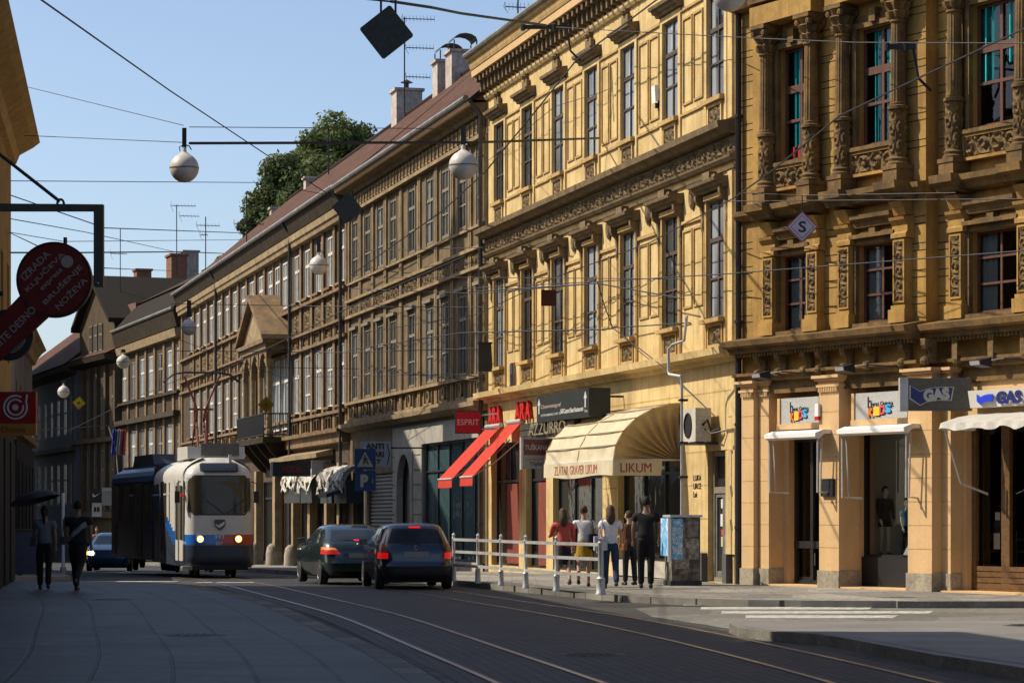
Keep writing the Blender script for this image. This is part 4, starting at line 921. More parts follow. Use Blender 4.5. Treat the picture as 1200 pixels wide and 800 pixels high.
# ------------------------------------------------------------------ house D : the orange one with carved columns
Mt['curtain_teal'] = rough_mat('teal_curtain', (.05, .50, .48), (.03, .36, .36), 4, .9, .3, 8, 0, None, .15)
Mt['curtain_grey'] = rough_mat('grey_blind', (.38, .42, .40), (.30, .33, .32), 1, .9, .1, 8, 0, None, .1)
Mt['room'] = plain('dim_room_wall', (.10, .10, .09), .9)
Mt['room_grey'] = plain('grey_backdrop', (.62, .62, .58), .9)
Mt['brown_door'] = rough_mat('varnished_brown_wood', (.16, .085, .035), (.11, .06, .025), 4, .5, .2, 20)
def house_D():
    f = FD; r = f.root('orange_ochre_house', 'orange-ochre house with carved columns beside teal-curtained windows, over the children\'s clothes shop', 'building')
    US = f.u(1085, 0); UE = -17.0
    bays = [(897, 949, 0.0, 1.12), (986, 1051, 0.0, 1.25), (1117, 1197, -.3, 1.4)]
    info = []
    for pa, pb, W0, ww in bays:
        ua, ub = f.u(pa, W0 + .24), f.u(pb, W0 + .24); info.append(((ua + ub) / 2, abs(ua - ub) / 2, W0, ww))
    uc, hs, W0, ww = info[2]; info.append((uc - 5.2, hs, W0, ww)); 
    z1, z2 = (5.44, 7.0), (8.97, 11.33)
    mb = MB()
    ops1 = [(u - w / 2, u + w / 2, *z) for (u, h, W0, w) in info[:2] for z in (z1, z2)]
    ops2 = [(u - w / 2, u + w / 2, *z) for (u, h, W0, w) in info[2:] for z in (z1, z2)]
    wall(mb, US, 0, 4.6, 16.0, ops1, .2, 0); wall(mb, UE, US, 4.6, 16.0, ops2, .2, -.3)
    mb.face([(US, 0, 4.6), (US, 0, 16), (US, -.3, 16), (US, -.3, 4.6)])
    for (a, b, c, d) in (((0, 0), (0, -11), -1.5, 16), ((UE, -.3), (UE, -11), -1.5, 16), ((UE, -11), (0, -11), -1.5, 16)):
        mb.face([(a[0], a[1], c), (b[0], b[1], c), (b[0], b[1], d), (a[0], a[1], d)])
    mb.build('wall', Mt['d_wall'], r, fix=False)
    # dark rusticated joints cut in the stucco
    mb = MB()
    for zz in [x * .52 + 5.7 for x in range(4)] + [8.75 + .52 * i for i in range(7)]:
        for (a, b, w0) in ((f.u(882), 0, 0), (f.u(983), f.u(962), 0), (US, f.u(1063), 0), (f.u(1112, -.3), US - .0, -.3)):
            for dz in (0, .14): mb.box(a, b - .01, w0, w0 + .004, zz + dz, zz + dz + .018)
    mb.build('stucco_joint', Mt['dark_soffit'], r, fix=False)
    for k, (u, hs, W0, w) in enumerate(info):
        # window rooms with curtains
        for (za, zb), st, kind in ((z1, 'Dm', 1), (z2, 'D', 2)):
            wf = window(r, u, za, zb, w, st, .13 - W0)
            rm = MB(); q = W0 - .2; a, b = u - w / 2 - .25, u + w / 2 + .25
            rm.face([(a, q - 1.6, za - .4), (b, q - 1.6, za - .4), (b, q - 1.6, zb + .3), (a, q - 1.6, zb + .3)])
            for (x) in (a, b): rm.face([(x, q, za - .4), (x, q - 1.6, za - .4), (x, q - 1.6, zb + .3), (x, q, zb + .3)])
            rm.face([(a, q, za - .4), (b, q, za - .4), (b, q - 1.6, za - .4), (a, q - 1.6, za - .4)]); rm.face([(a, q, zb + .3), (b, q, zb + .3), (b, q - 1.6, zb + .3), (a, q - 1.6, zb + .3)])
            rm.build('room', Mt['room'], wf, loc=(-u, .13 - W0, -za), fix=False)
            cm = MB()
            def drape(x0, x1, zt0, zt1, zb_, wy, material, amp=.04):
                d = MB(); n_ = 14; 
                for i in range(n_):
                    t0, t1 = i / n_, (i + 1) / n_; s0, s1 = x0 + (x1 - x0) * t0, x0 + (x1 - x0) * t1
                    y0_, y1_ = wy + amp * math.sin(t0 * 19), wy + amp * math.sin(t1 * 19)
                    d.face([(s0 - u, y0_ + .13 - W0, zb_ - za), (s1 - u, y1_ + .13 - W0, zb_ - za), (s1 - u, y1_ + .13 - W0, zt0 + (zt1 - zt0) * t1 - za), (s0 - u, y0_ + .13 - W0, zt0 + (zt1 - zt0) * t0 - za)])
                return d.build('curtain', material, wf, fix=False)
            if kind == 2:
                q2 = q + .02
                if k == 0: drape(u - .05, u + .34, zb, zb, za + .3, q2, Mt['curtain_teal']); drape(u - .55, u - .12, zb, zb, za, q2, Mt['curtain_teal']); drape(u - .1, u + .42, za + .35, za + .3, za, q2 + .02, plain('red_cloth', (.45, .03, .03)))
                elif k == 1: drape(u + .08, u + .36, zb, zb, za, q2, Mt['curtain_teal']); drape(u - .6, u - .04, zb, zb, za, q2, Mt['curtain_teal'])
                else: drape(u - .62, u - .1, zb, zb, zb - 1.2, q2, Mt['curtain_teal'], .07); drape(u + .0, u + .66, zb, zb, zb - 1.5, q2 - .03, Mt['curtain_teal'], .09)
            else:
                if k == 0: drape(u - .5, u + .45, zb, zb, za, q + .01, Mt['curtain_grey'], .015)
                elif k == 1: drape(u + .08, u + .6, zb, zb, za, q + .01, Mt['curtain_grey'], .015); drape(u - .6, u - .45, zb, zb, za, q + .01, Mt['whframe'], .01)
                else: drape(u + .2, u + .68, zb, zb, za, q + .01, Mt['curtain_grey'], .015); drape(u - .5, u - .35, zb, zb, za, q + .01, Mt['whframe'], .01)
        # nested surround of both windows
        mb = MB()
        for (za, zb) in (z1, z2):
            for t_, w1 in ((.12, .10), (.26, .05)):
                x0, x1 = u - w / 2 - t_, u + w / 2 + t_
                mb.box(x0, x0 + .12, W0, W0 + w1, za - .02, zb + t_); mb.box(x1 - .12, x1, W0, W0 + w1, za - .02, zb + t_); mb.box(x0 + .12, x1 - .12, W0, W0 + w1 - .004, zb + t_ - .12, zb + t_)
            MB().box(u - w / 2 - .18, u + w / 2 + .18, W0 - .1, W0 + .2, za - .1, za - .02).build('window_sill', Mt['d_trim'], r, fix=False)
        for z_ in ((11.4, 11.68), (7.2, 7.3)): MB().box(u - .1, u + .1, W0, W0 + .17, *z_).build('keystone', Mt['d_trim'], r, fix=False)
        mb.box(u - w / 2 - .1, u + w / 2 + .1, W0, W0 + .2, 7.12, 7.2)
        mb.build('window_surround', Mt['d_trim'], r, fix=False)
        mb = MB(); relief(mb, u - hs + .22, u + hs - .22, 8.42, 8.82, W0 + .1, .1, .40, .03); mb.build('carved_panel', Mt['d_orn'], r, fix=False)
        mb = MB(); frame(mb, u - hs + .16, u + hs - .16, 8.36, 8.87, W0, W0 + .16, .06); mb.build('panel_frame', Mt['d_wall'], r, fix=False)
        # columns, second floor
        for s in (-1, 1):
            cu = u + s * hs; cw = W0 + .21
            mb = MB(); mb.box(cu - .22, cu + .22, W0, cw + .21, 8.12, 8.42); mb.box(cu - .24, cu + .24, W0, cw + .23, 8.34, 8.42)
            prof = [(.0, 8.42), (.23, 8.42), (.23, 8.47), (.19, 8.5), (.21, 8.55), (.165, 8.60)]
            mb.lathe(prof, cu, cw, 16)
            def orn(r0, t, z): return r0 + .045 * scroll(t * .34, ((z - 8.6) % .36) - .18, .36) + .012 * noise.noise(Vector((t * 5, z * 16, cu)))
            mb.lathe([(.155, 8.6 + i * .03) for i in range(31)], cu, cw, 40, fn=orn)
            mb.lathe([(.16, 9.5), (.21, 9.52), (.21, 9.58), (.165, 9.6), (.17, 9.64), (.15, 9.66)], cu, cw, 16)
            mb.lathe([(.158 - .02 * i / 10, 9.66 + i * .155) for i in range(11)], cu, cw, 48, fn=lambda r0, t, z: r0 - .012 * abs(math.sin(t * 8)))
            mb.lathe([(.14, 11.21), (.165, 11.23), (.165, 11.26), (.14, 11.28)], cu, cw, 16)
            def cap(r0, t, z): return r0 * (1 + .16 * math.sin(t * 8 + z * 9) * (1 if z < 11.6 else .3) + .2 * noise.noise(Vector((t * 3, z * 12, cu))))
            mb.lathe([(.14, 11.28), (.18, 11.32), (.22, 11.42), (.17, 11.45), (.21, 11.52), (.27, 11.6), (.2, 11.64), (.24, 11.7), (.3, 11.76)], cu, cw, 40, fn=cap)
            for t in (PI / 4, 3 * PI / 4, 5 * PI / 4, 7 * PI / 4):
                x, y = cu + .27 * math.cos(t), cw + .27 * math.sin(t); mb.lathe([(0, 11.6), (.06, 11.62), (.08, 11.68), (.06, 11.74), (0, 11.76)], x, y, 8)
            mb.box(cu - .27, cu + .27, W0 + .02, cw + .27, 11.76, 11.84)
            o = mb.build('column', Mt['d_orn'] if 0 else Mt['d_trim'], r, fix=True, smooth=True)
            # first floor pilaster with carved face
            mb = MB(); pw, po = .19, W0 + .17
            mb.box(cu - pw - .07, cu + pw + .07, W0, po + .09, 5.36, 5.62); mb.box(cu - pw - .03, cu + pw + .03, W0, po + .05, 5.62, 5.7)
            mb.box(cu - pw, cu + pw, W0, po, 5.7, 7.0); frame(mb, cu - pw + .01, cu + pw - .01, 5.74, 6.98, po, po + .035, .04)
            mb.prism([(W0, 7.0), (po + .04, 7.02), (po + .04, 7.1), (po, 7.14), (po, 7.26), (po + .08, 7.36), (po + .1, 7.42), (W0, 7.44)], cu - pw - .05, cu + pw + .05, 'x')
            mb.prism([(W0, 7.44), (po, 7.46), (po + .05, 7.6), (po + .14, 7.72), (W0, 7.74)], cu - pw, cu + pw, 'x')
            pl = mb.build('pilaster', Mt['d_wall'], r, fix=False)
            mb = MB(); relief(mb, cu - pw + .045, cu + pw - .045, 5.78, 6.94, po + .005, .055, .28, .025)
            mb.build('carved_panel', Mt['d_orn'], pl, fix=False)
        # ledges : balcony-like shelf carrying each pair of columns
        mb = MB()
        for s in (-1, 1):
            cu = u + s * hs; mb.prism([(W0, 7.74), (W0 + .36, 7.80), (W0 + .42, 7.9), (W0 + .56, 7.95), (W0 + .58, 8.1), (W0, 8.12)], cu - .34, cu + .34, 'x')
        mb.prism([(W0, 7.76), (W0 + .24, 7.82), (W0 + .28, 7.9), (W0 + .38, 7.97), (W0 + .4, 8.08), (W0, 8.1)], u - hs + .34, u + hs - .34, 'x')
        mb.prism([(W0, 7.3), (W0 + .12, 7.34), (W0 + .15, 7.44), (W0 + .24, 7.5), (W0 + .25, 7.58), (W0, 7.6)], u - hs + .26, u + hs - .26, 'x')
        mb.build('column_ledge', Mt['d_trim'], r, fix=False)
        mb = MB(); mb.prism([(W0, 11.84), (W0 + .44, 11.86), (W0 + .44, 12.25), (W0, 12.3)], u - hs - .3, u + hs + .3, 'x'); mb.build('entablature', Mt['d_wall'], r, fix=False)
        mb = MB(); mb.prism([(W0, 12.3), (W0 + .46, 12.32), (W0 + .5, 12.6), (W0 + .72, 12.7), (W0 + .76, 12.9), (W0, 12.95)], u - hs - .34, u + hs + .34, 'x'); mb.build('entablature_cornice', Mt['d_trim'], r, fix=False)
    mb = MB(); ix = sorted(info)
    segs = [(info[0][0] + info[0][1] + .34, 0, 0), (info[1][0] + info[1][1] + .34, info[0][0] - info[0][1] - .34, 0), (US, info[1][0] - info[1][1] - .34, 0), (info[2][0] + info[2][1] + .34, US - .02, -.3), (info[3][0] + info[3][1] + .34, info[2][0] - info[2][1] - .34, -.3)]
    for a, b, W0 in segs:
        mb.prism([(W0, 7.84), (W0 + .12, 7.86), (W0 + .2, 7.96), (W0 + .22, 8.06), (W0, 8.09)], a, b, 'x')
        mb.prism([(W0, 12.3), (W0 + .3, 12.34), (W0 + .5, 12.7), (W0 + .52, 12.86), (W0, 12.9)], a, b, 'x')
    mb.build('string_course', Mt['d_trim'], r, fix=False)
    mb = MB().prism([(-.3, 15.4), (.5, 15.6), (.9, 15.9), (.9, 16.1), (-.3, 16.2)], UE, 0, 'x'); mb.build('eaves', Mt['d_trim'], r, fix=False)
    roof(r, UE, 0, 16.1, 5.5, 3.5, .7, Mt['roof'])
    # ---- shop cornice with consoles
    mb = MB()
    for (a, b, W0) in ((US, 0, 0), (UE, US, -.3)):
        mb.prism([(W0, 4.98), (W0 + .34, 5.02), (W0 + .36, 5.12), (W0 + .52, 5.16), (W0 + .55, 5.27), (W0 + .1, 5.36), (W0, 5.36)], a, b, 'x')
        mb.prism([(W0, 4.42), (W0 + .14, 4.44), (W0 + .16, 4.52), (W0 + .24, 4.54), (W0 + .24, 4.6), (W0, 4.62)], a, b, 'x')
    mb.build('shop_cornice', Mt['d_trim'], r, fix=False)
    mb = MB(); u = -.2
    while u > UE + .5:
        W0 = 0 if u > US else -.3
        mb.box(u - .05, u, W0, W0 + .3, 4.94, 5.01); u -= .11
    mb.build('dentils', Mt['d_trim'], r, fix=False)
    mb = MB()
    for p in (884, 908, 938, 956, 985, 1012, 1053, 1080, 1118, 1160, 1198):
        W0 = 0 if p < 1085 else -.3
        u = f.u(p, W0 + .3); mb = MB(); console(mb, u, 5.0, .42, W0 + .28, .08); mb.lathe([(0, 4.48), (.08, 4.5), (.1, 4.57), (.07, 4.64), (0, 4.66)], u, W0 + .22, 8); mb.build('cornice_console', Mt['d_orn'], r, fix=False)

    mb = MB(); mb.box(US, 0, -.4, -.002, 4.15, 4.62); mb.box(UE, US, -.6, -.302, 4.15, 4.62); mb.build('shop_frieze', Mt['d_trim'], r, fix=False)
    # ---- piers
    def pier(pa, pb, w1, base=True):
        a, b = f.u(pb, w1), f.u(pa, w1); o = MB().box(a, b, -.4, w1, .47, 4.2).build('shop_pier', Mt['d_shop'], r, fix=False)
        MB().box(a - .03, b + .03, -.4, w1 + .03, -.3, .47).build('stone_base', Mt['plinth'], o, fix=False)
        mb = MB()
        for z0, z1_, e in ((4.2, 4.25, .05), (4.25, 4.33, .02), (4.33, 4.38, .08), (4.38, 4.44, .12)): mb.box(a - e, b + e, -.4, w1 + e, z0, z1_)
        q = a + .02
        while q < b - .02: mb.box(q, q + .03, w1 + .02, w1 + .05, 4.1, 4.19); q += .06
        mb.build('capital', Mt['d_shop'], o, fix=False)
        mb = MB()
        for z in [.47 + .46 * i for i in range(1, 8)]: mb.box(a, b, w1, w1 + .003, z, z + .015)
        mb.build('joint_line', Mt['c_trim'], o, fix=False); return a, b
    P1 = pier(869, 883, .1); P2 = pier(889, 901, -.02); P3 = pier(960, 983, .12); P4 = pier(1064, 1092, .12); P5 = pier(1101, 1114, -.12); P6 = pier(1232, 1262, .0)
    MB().box(UE, P6[0] - .01, -.4, -.3, -.3, 4.3).build('shop_wall', Mt['d_shop'], r, fix=False)
    # recessed shop fronts
    def front(u0, u1, op, w, name):
        mb = MB(); wall(mb, u0, u1, 0, 4.2, [op], .45, w); o = mb.build('recessed_wall', Mt['d_shop'], r, fix=False); return o
    W1 = -.38
    # bay 1 : black door ; bay 2 : display window ; bay 3 : brown glazed doors
    o1 = f.u(965, W1), f.u(924, W1); o2 = f.u(1068, W1), f.u(1004, W1); o3 = f.u(1232, W1) , f.u(1132, W1)
    front(P3[1], P2[0], (max(o1[0], P3[1] + .05), o1[1], .14, 3.22), W1, 'a'); front(P4[1], P3[0], (max(o2[0], P4[1] + .05), o2[1], .14, 3.32), W1, 'b'); front(P6[1], P5[0], (o3[0], o3[1], .14, 3.45), W1, 'c')
    a, b = max(o1[0], P3[1] + .05), o1[1]; m_ = (a + b) / 2
    mb = MB(); frame(mb, a, b, .14, 3.22, W1 - .3, W1 - .15, .09); mb.box(m_ - .05, m_ + .05, W1 - .3, W1 - .15, .2, 3.15); mb.box(a, b, W1 - .29, W1 - .14, .9, 1.05); mb.box(a + .09, b - .09, W1 - .29, W1 - .2, .2, .3)
    d = mb.build('black_shop_door', Mt['iron'], r, fix=False)
    MB().face([(b, W1 - .22, .2), (a, W1 - .22, .2), (a, W1 - .22, 3.2), (b, W1 - .22, 3.2)]).build('pane', Mt['clear'], d, fix=False)
    mb = MB(); mb.box(m_ + .08, m_ + .5, W1 - .7, W1 - .66, .3, 3.0); mb.build('display_panel', plain('pale_display_panel', (.22, .23, .17), .8), d, fix=False)
    mb = MB().tube([(m_ - .1, W1 - .1, .9), (m_ - .1, W1 - .1, 1.5)], .02, 6); mb.box(m_ - .14, m_ - .1, W1 - .145, W1 - .14, .55, .8); mb.build('door_handle', Mt['steel'], d, fix=False)
    a2, b2 = max(o2[0], P4[1] + .05), o2[1]
    mb = MB(); frame(mb, a2, b2, .75, 3.32, W1 - .3, W1 - .18, .05); mb.box(a2, b2, W1 - .3, W1 - .12, .14, .75)
    d2 = mb.build('display_window', Mt['iron'], r, fix=False)
    MB().face([(b2, W1 - .22, .75), (a2, W1 - .22, .75), (a2, W1 - .22, 3.3), (b2, W1 - .22, 3.3)]).build('pane', clear_glass('shop_clear_glass', (.85, .88, .86), .7), d2, fix=False)
    mb = MB()
    mb.face([(a2 - .6, W1 - 1.5, .5), (b2 + .3, W1 - 1.5, .5), (b2 + .3, W1 - 1.5, 3.6), (a2 - .6, W1 - 1.5, 3.6)])
    for k in range(5): x = a2 + (b2 - a2) * (.1 + .2 * k); mb.box(x, x + .02, W1 - 1.48, W1 - 1.46, .7, 3.3)
    mb.face([(b2 + .3, W1 - .46, .5), (b2 + .3, W1 - 1.5, .5), (b2 + .3, W1 - 1.5, 3.6), (b2 + .3, W1 - .46, 3.6)]); mb.face([(a2 - .6, W1 - .46, .5), (a2 - .6, W1 - 1.5, .5), (a2 - .6, W1 - 1.5, 3.6), (a2 - .6, W1 - .46, 3.6)])
    mb.face([(a2 - .6, W1 - .46, .72), (b2 + .3, W1 - .46, .72), (b2 + .3, W1 - 1.5, .72), (a2 - .6, W1 - 1.5, .72)]); mb.face([(a2 - .6, W1 - .46, 3.6), (b2 + .3, W1 - .46, 3.6), (b2 + .3, W1 - 1.5, 3.6), (a2 - .6, W1 - 1.5, 3.6)])
    mb.build('display_room', Mt['room_grey'], d2, fix=False)
    mb = MB()
    for k in range(3): x = a2 + .12 + .24 * k; mb.prism([(W1 - .55, .74), (W1 - .35, .74), (W1 - .5, 1.0)], x, x + .16, 'x')
    mb.build('price_cards', plain('white_card', (.8, .8, .78)), d2, fix=False)
    a3, b3 = o3; m3 = f.u(1181, W1 - .2); mb = MB(); frame(mb, a3, b3, .14, 3.45, W1 - .32, W1 - .14, .12)
    mb.box(m3 - .12, m3 + .12, W1 - .32, W1 - .14, .2, 3.4); mb.box(m3 + 1.3, m3 + 1.42, W1 - .32, W1 - .14, .2, 3.4); mb.box(a3, b3, W1 - .31, W1 - .15, .14, .62)
    for k in range(4): mb.box(a3, b3, W1 - .31, W1 - .135, .2 + .11 * k, .29 + .11 * k)
    d3 = mb.build('brown_glazed_door', Mt['brown_door'], r, fix=False)
    MB().face([(b3, W1 - .22, .6), (a3, W1 - .22, .6), (a3, W1 - .22, 3.4), (b3, W1 - .22, 3.4)]).build('pane', Mt['clear'], d3, fix=False)
    mb = MB().tube([(m3 - .02, W1 - .1, 1.6), (m3 - .02, W1 - .1, 2.1)], .02, 6); mb.box(m3 + .22, m3 + .36, W1 - .2, W1 - .19, 1.5, 1.65); mb.box(m3 + .22, m3 + .4, W1 - .2, W1 - .19, .95, 1.25); mb.build('door_handle', Mt['steel'], d3, fix=False)
    # dark interiors behind bays 1 and 3
    for (a, b) in ((a - .3, b + .3), (a3 - .3, b3 + .3)):
        mb = MB(); mb.face([(a, W1 - 2.4, 0), (b, W1 - 2.4, 0), (b, W1 - 2.4, 4), (a, W1 - 2.4, 4)]); mb.face([(a, W1 - .46, 0), (a, W1 - 2.4, 0), (a, W1 - 2.4, 4), (a, W1 - .46, 4)]); mb.face([(b, W1 - .46, 0), (b, W1 - 2.4, 0), (b, W1 - 2.4, 4), (b, W1 - .46, 4)])
        mb.face([(a, W1 - .46, .13), (b, W1 - .46, .13), (b, W1 - 2.4, .13), (a, W1 - 2.4, .13)]); mb.face([(a, W1 - .46, 4), (b, W1 - .46, 4), (b, W1 - 2.4, 4), (a, W1 - 2.4, 4)])
        mb.build('shop_interior', Mt['dark'], r, fix=False)
    mb = MB()
    for (pa, pb) in ((P3[1], P2[0]), (P4[1], P3[0]), (P6[1], P5[0])): mb.box(pa, pb, -.5, .12, .02, .15)
    mb.build('doorstep', Mt['d_shop'], r, fix=False)
    downpipe(r, -.06, .1, .1, 15.5, Mt['iron'])
    return r, dict(P=(P1, P2, P3, P4, P5, P6), disp=(a2, b2, W1), o1=o1, o3=o3)
HD, DI = house_D()

# ------------------------------------------------------------------ left side of the street (throws the shade) and what is hidden behind it
def left_house(name, label, x0, y0, y1, ze, over, wallm, rise=3.0, setb=6, D=11, x0px=None, wins=True, e=Vector((-.1437, 1)), winrows=((4.6, 6.6),), Z0=-1.5, step=3.1, roofm='roof'):
    """street front running away from the camera on the left; it faces right, so local w points to +X"""
    e = e.normalized(); n = Vector((e.y, -e.x)); L = (y1 - y0) / e.y
    r = empty(name, (x0, y0, 0), math.atan2(-e.y, -e.x), label, 'building')     # local +x runs back towards the camera, +y to the street
    ops = []
    if wins:
        u = -L + 1.6
        while u < -1.2:
            for a, b in winrows: ops.append((u - .6, u + .6, a, b))
            u += step
    mb = MB(); wall(mb, -L, 0, Z0, ze, ops, .25); shell(mb, -L, 0, Z0, ze, D); mb.build('wall', wallm, r, fix=False)
    for (a, b, c, d) in ops[:90]: window(r, (a + b) / 2, c, d, 1.2, 'G', .15)
    MB().prism([(-.01, ze - .55), (.12, ze - .5), (.2, ze - .3), (over - .15, ze - .12), (over, ze), (-.01, ze + .02)], -L, 0, 'x').build('eaves', Mt['c_trim'], r, fix=False)
    MB().prism([(-.01, 3.9), (.2, 3.95), (.25, 4.1), (-.01, 4.15)], -L, 0, 'x').build('string_course', Mt['c_trim'], r, fix=False)
    mb = MB()
    roof(r, -L, 0, ze, setb, rise, over, Mt[roofm])
    dull_ = rough_mat('shade_dark_shopfront', (.02, .022, .022), (.03, .03, .028), 2, .8, .1, 10, 0, None, .2, .1)  # near-black panels put the wall's shade into the colour
    k = 0; u = -L + .6
    while u < -3 and k < 30:
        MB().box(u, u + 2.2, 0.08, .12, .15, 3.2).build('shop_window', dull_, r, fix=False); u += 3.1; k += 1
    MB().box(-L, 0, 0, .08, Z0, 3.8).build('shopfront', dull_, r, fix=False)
    return r
# far end of the near house seen at the top left; then taller ones out of frame beside and behind the camera
# local x runs towards the camera, so the root sits at the NEAR end
e_ = Vector((-.1437, 1)).normalized()
def lx(y): return -11.46 - .1437 * (y - 62.0)
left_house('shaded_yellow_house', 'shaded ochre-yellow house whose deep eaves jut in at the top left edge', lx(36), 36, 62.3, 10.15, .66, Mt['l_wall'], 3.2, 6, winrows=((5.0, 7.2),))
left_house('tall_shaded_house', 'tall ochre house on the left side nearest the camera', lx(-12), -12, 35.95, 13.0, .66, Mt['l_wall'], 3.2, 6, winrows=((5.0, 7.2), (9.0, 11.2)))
left_house('low_brick_house', 'low old brick house with a stone cornice below the round key-cutting sign', -14.5, 79, 95, 7.35, .5, Mt['brick'], 3.0, 5, D=9, winrows=((3.9, 5.6),), Z0=-1.5)
lw = empty('yard_annex', (-13.2, 69, 0), math.atan2(1, -.1437), 'single-storey annex beside the low brick house, past the side street', 'annex')
MB().box(0, 10, 0, 6, -1, 4.1).build('wall', Mt['brick'], lw, fix=False); MB().prism([(-.4, 4.1), (6.2, 4.1), (6.2, 4.5), (-.4, 4.25)], -.1, 10, 'x').build('roof', Mt['gutter'], lw); MB().box(1, 9, -.04, 0, .2, 3.2).build('shop_window', Mt['shopglass'], lw, fix=False)
# hidden behind: a block and a church steeple whose shadow falls on the grey-ochre front
bk = empty('tall_block', (-30, 86, 0), 0, 'tall plain block behind the low brick house', 'building')
MB().box(0, 9.5, 4.0, 19, -1, 20.0).build('wall', Mt['e_wall'], bk, fix=False); MB().prism([(4.0, 20), (19, 20), (11.5, 22)], 0, 9.5, 'x').build('roof', Mt['roof'], bk, fix=False)
ct = empty('church_steeple', (-23.2, 88.2, 0), 0, 'church steeple rising behind the low brick house', 'church tower')
MB().box(-1.7, 1.7, -1.7, 1.7, -1, 29.0).build('tower', Mt['l_wall'], ct, fix=False)
mb = MB(); mb.lathe([(2.0, 28.9), (2.1, 29.2), (1.2, 30.4), (.9, 30.9), (1.0, 31.3), (.4, 32.6), (.12, 33.8), (.02, 34.6)], 0, 0, 12); mb.build('spire', plain('green_copper', (.12, .22, .17), .6), ct, smooth=True)
bk2 = empty('shade_block', (-56, 178, 0), 0, 'tall plain block past the bend of the street', 'building')  # added out of view to throw shade on the far house
MB().box(0, 14, 0, 30, -2, 24).build('wall', Mt['e_wall'], bk2, fix=False); MB().prism([(0, 24), (30, 24), (15, 28)], 0, 14, 'x').build('roof', Mt['roof_dark'], bk2, fix=False)

# ------------------------------------------------------------------ wooded hill behind the roofs
mb = MB(); n = 24; vs = []; fs = []
for j in range(n + 1):
    for i in range(n + 1):
        x = -45 + 100 * i / n; y = 196 + 120 * j / n
        h = 15 * math.exp(-(((x + 22) / 34) ** 2 + ((y - 245) / 36) ** 2)) - 3.2; vs.append((x, y, h))
fs = [(j * (n + 1) + i, j * (n + 1) + i + 1, (j + 1) * (n + 1) + i + 1, (j + 1) * (n + 1) + i) for j in range(n) for i in range(n)]
Mt['grass'] = rough_mat('hill_grass', (.05, .08, .025), (.09, .11, .04), .3, .95, .3, 5)
tag(MB().faces(vs, fs).build('hill', Mt['grass'], smooth=True, fix=False), kind='structure')
def leaf_mat(name, c1, c2):
    m, nt, b = mat(name); L = nt.links
    ge = nd(nt, 'ShaderNodeNewGeometry'); n1 = nd(nt, 'ShaderNodeTexNoise', Scale=.45, Detail=3.0); L.new(ge.outputs['Position'], n1.inputs['Vector'])
    r1 = nd(nt, 'ShaderNodeMapRange'); r1.inputs[1].default_value = .35; r1.inputs[2].default_value = .65; L.new(n1.outputs['Fac'], r1.inputs[0])
    mx = nd(nt, 'ShaderNodeMix', data_type='RGBA'); mx.inputs['A'].default_value = rgba(c1); mx.inputs['B'].default_value = rgba(c2); L.new(r1.outputs[0], mx.inputs['Factor'])
    L.new(mx.outputs['Result'], b.inputs['Base Color']); b.inputs['Roughness'].default_value = .75; b.inputs['Specular IOR Level'].default_value = .25
    t = nd(nt, 'ShaderNodeBsdfTranslucent'); L.new(mx.outputs['Result'], t.inputs[0]); ms = nd(nt, 'ShaderNodeMixShader'); ms.inputs[0].default_value = .3
    L.new(b.outputs[0], ms.inputs[1]); L.new(t.outputs[0], ms.inputs[2]); L.new(ms.outputs[0], nt.nodes['Material Output'].inputs[0]); return m
Mt['leaf'] = leaf_mat('broad_leaf', (.085, .115, .030), (.15, .18, .055)); Mt['leaf2'] = leaf_mat('dark_leaf', (.06, .085, .026), (.10, .125, .04))
Mt['bark'] = rough_mat('bark', (.06, .045, .03), (.1, .08, .055), 3, .95, .5, 15)
def tree(px, py_top, Z, rad, label, material, seed, zb, squash=1.0, count=6500, leaf=.2):
    rg = random.Random(seed); X = (px - CX) / F * Z; top = CH + (HY - py_top) / F * Z
    r = empty('hill_tree', (X, Z, zb), 0, label, 'tree', 'trees on the hill behind the roofs')
    H = top - zb; cz = H - rad * squash
    mb = MB(); mb.tube([(0, 0, -1), (.2, 0, H * .3), (.1, .2, H * .55), (.3, 0, H * .85)], [.55, .45, .3, .1], 8)
    for k in range(7):
        a = rg.random() * 6.28; q = Vector((math.cos(a), math.sin(a), 0)) * rad * .7; zz = cz + rg.uniform(-.3, .5) * rad
        mb.tube([(.1, .1, H * .35 + k * .3), (q.x * .5, q.y * .5, (H * .4 + zz) / 2), (q.x, q.y, zz)], [.2, .13, .05], 6)
    mb.build('trunk', Mt['bark'], r, fix=False)
    lobes = []
    for k in range(34):
        d = Vector((rg.gauss(0, 1), rg.gauss(0, 1), rg.gauss(0, 1))).normalized(); q = rg.random() ** .5 * .78
        lobes.append((Vector((d.x * rad * q, d.y * rad * q, cz + d.z * rad * squash * q)), rad * rg.uniform(.26, .46)))
    mb = MB()
    for k in range(count):
        c_, rr = lobes[rg.randrange(len(lobes))]; d = Vector((rg.gauss(0, 1), rg.gauss(0, 1), rg.gauss(0, 1))).normalized()
        if d.z < -.3 and rg.random() < .6: d.z = -d.z
        p = c_ + d * rr * (rg.random() ** .35) * rg.uniform(.85, 1.12)
        nrm = (d + Vector((rg.gauss(0, .5), rg.gauss(0, .5), rg.gauss(0, .5)))).normalized(); a = nrm.orthogonal().normalized(); b = nrm.cross(a); s = leaf * rg.uniform(.5, 1.3)
        t = rg.random() * 6.28; a, b = a * math.cos(t) + b * math.sin(t), b * math.cos(t) - a * math.sin(t)
        mb.v += [tuple(p + a * s), tuple(p + b * s * .55), tuple(p - a * s), tuple(p - b * s * .55)]; i = len(mb.v) - 4; mb.f.append((i, i + 1, i + 2, i + 3)); mb.m.append(0)
    mb.build('crown', material, r, fix=False); return r
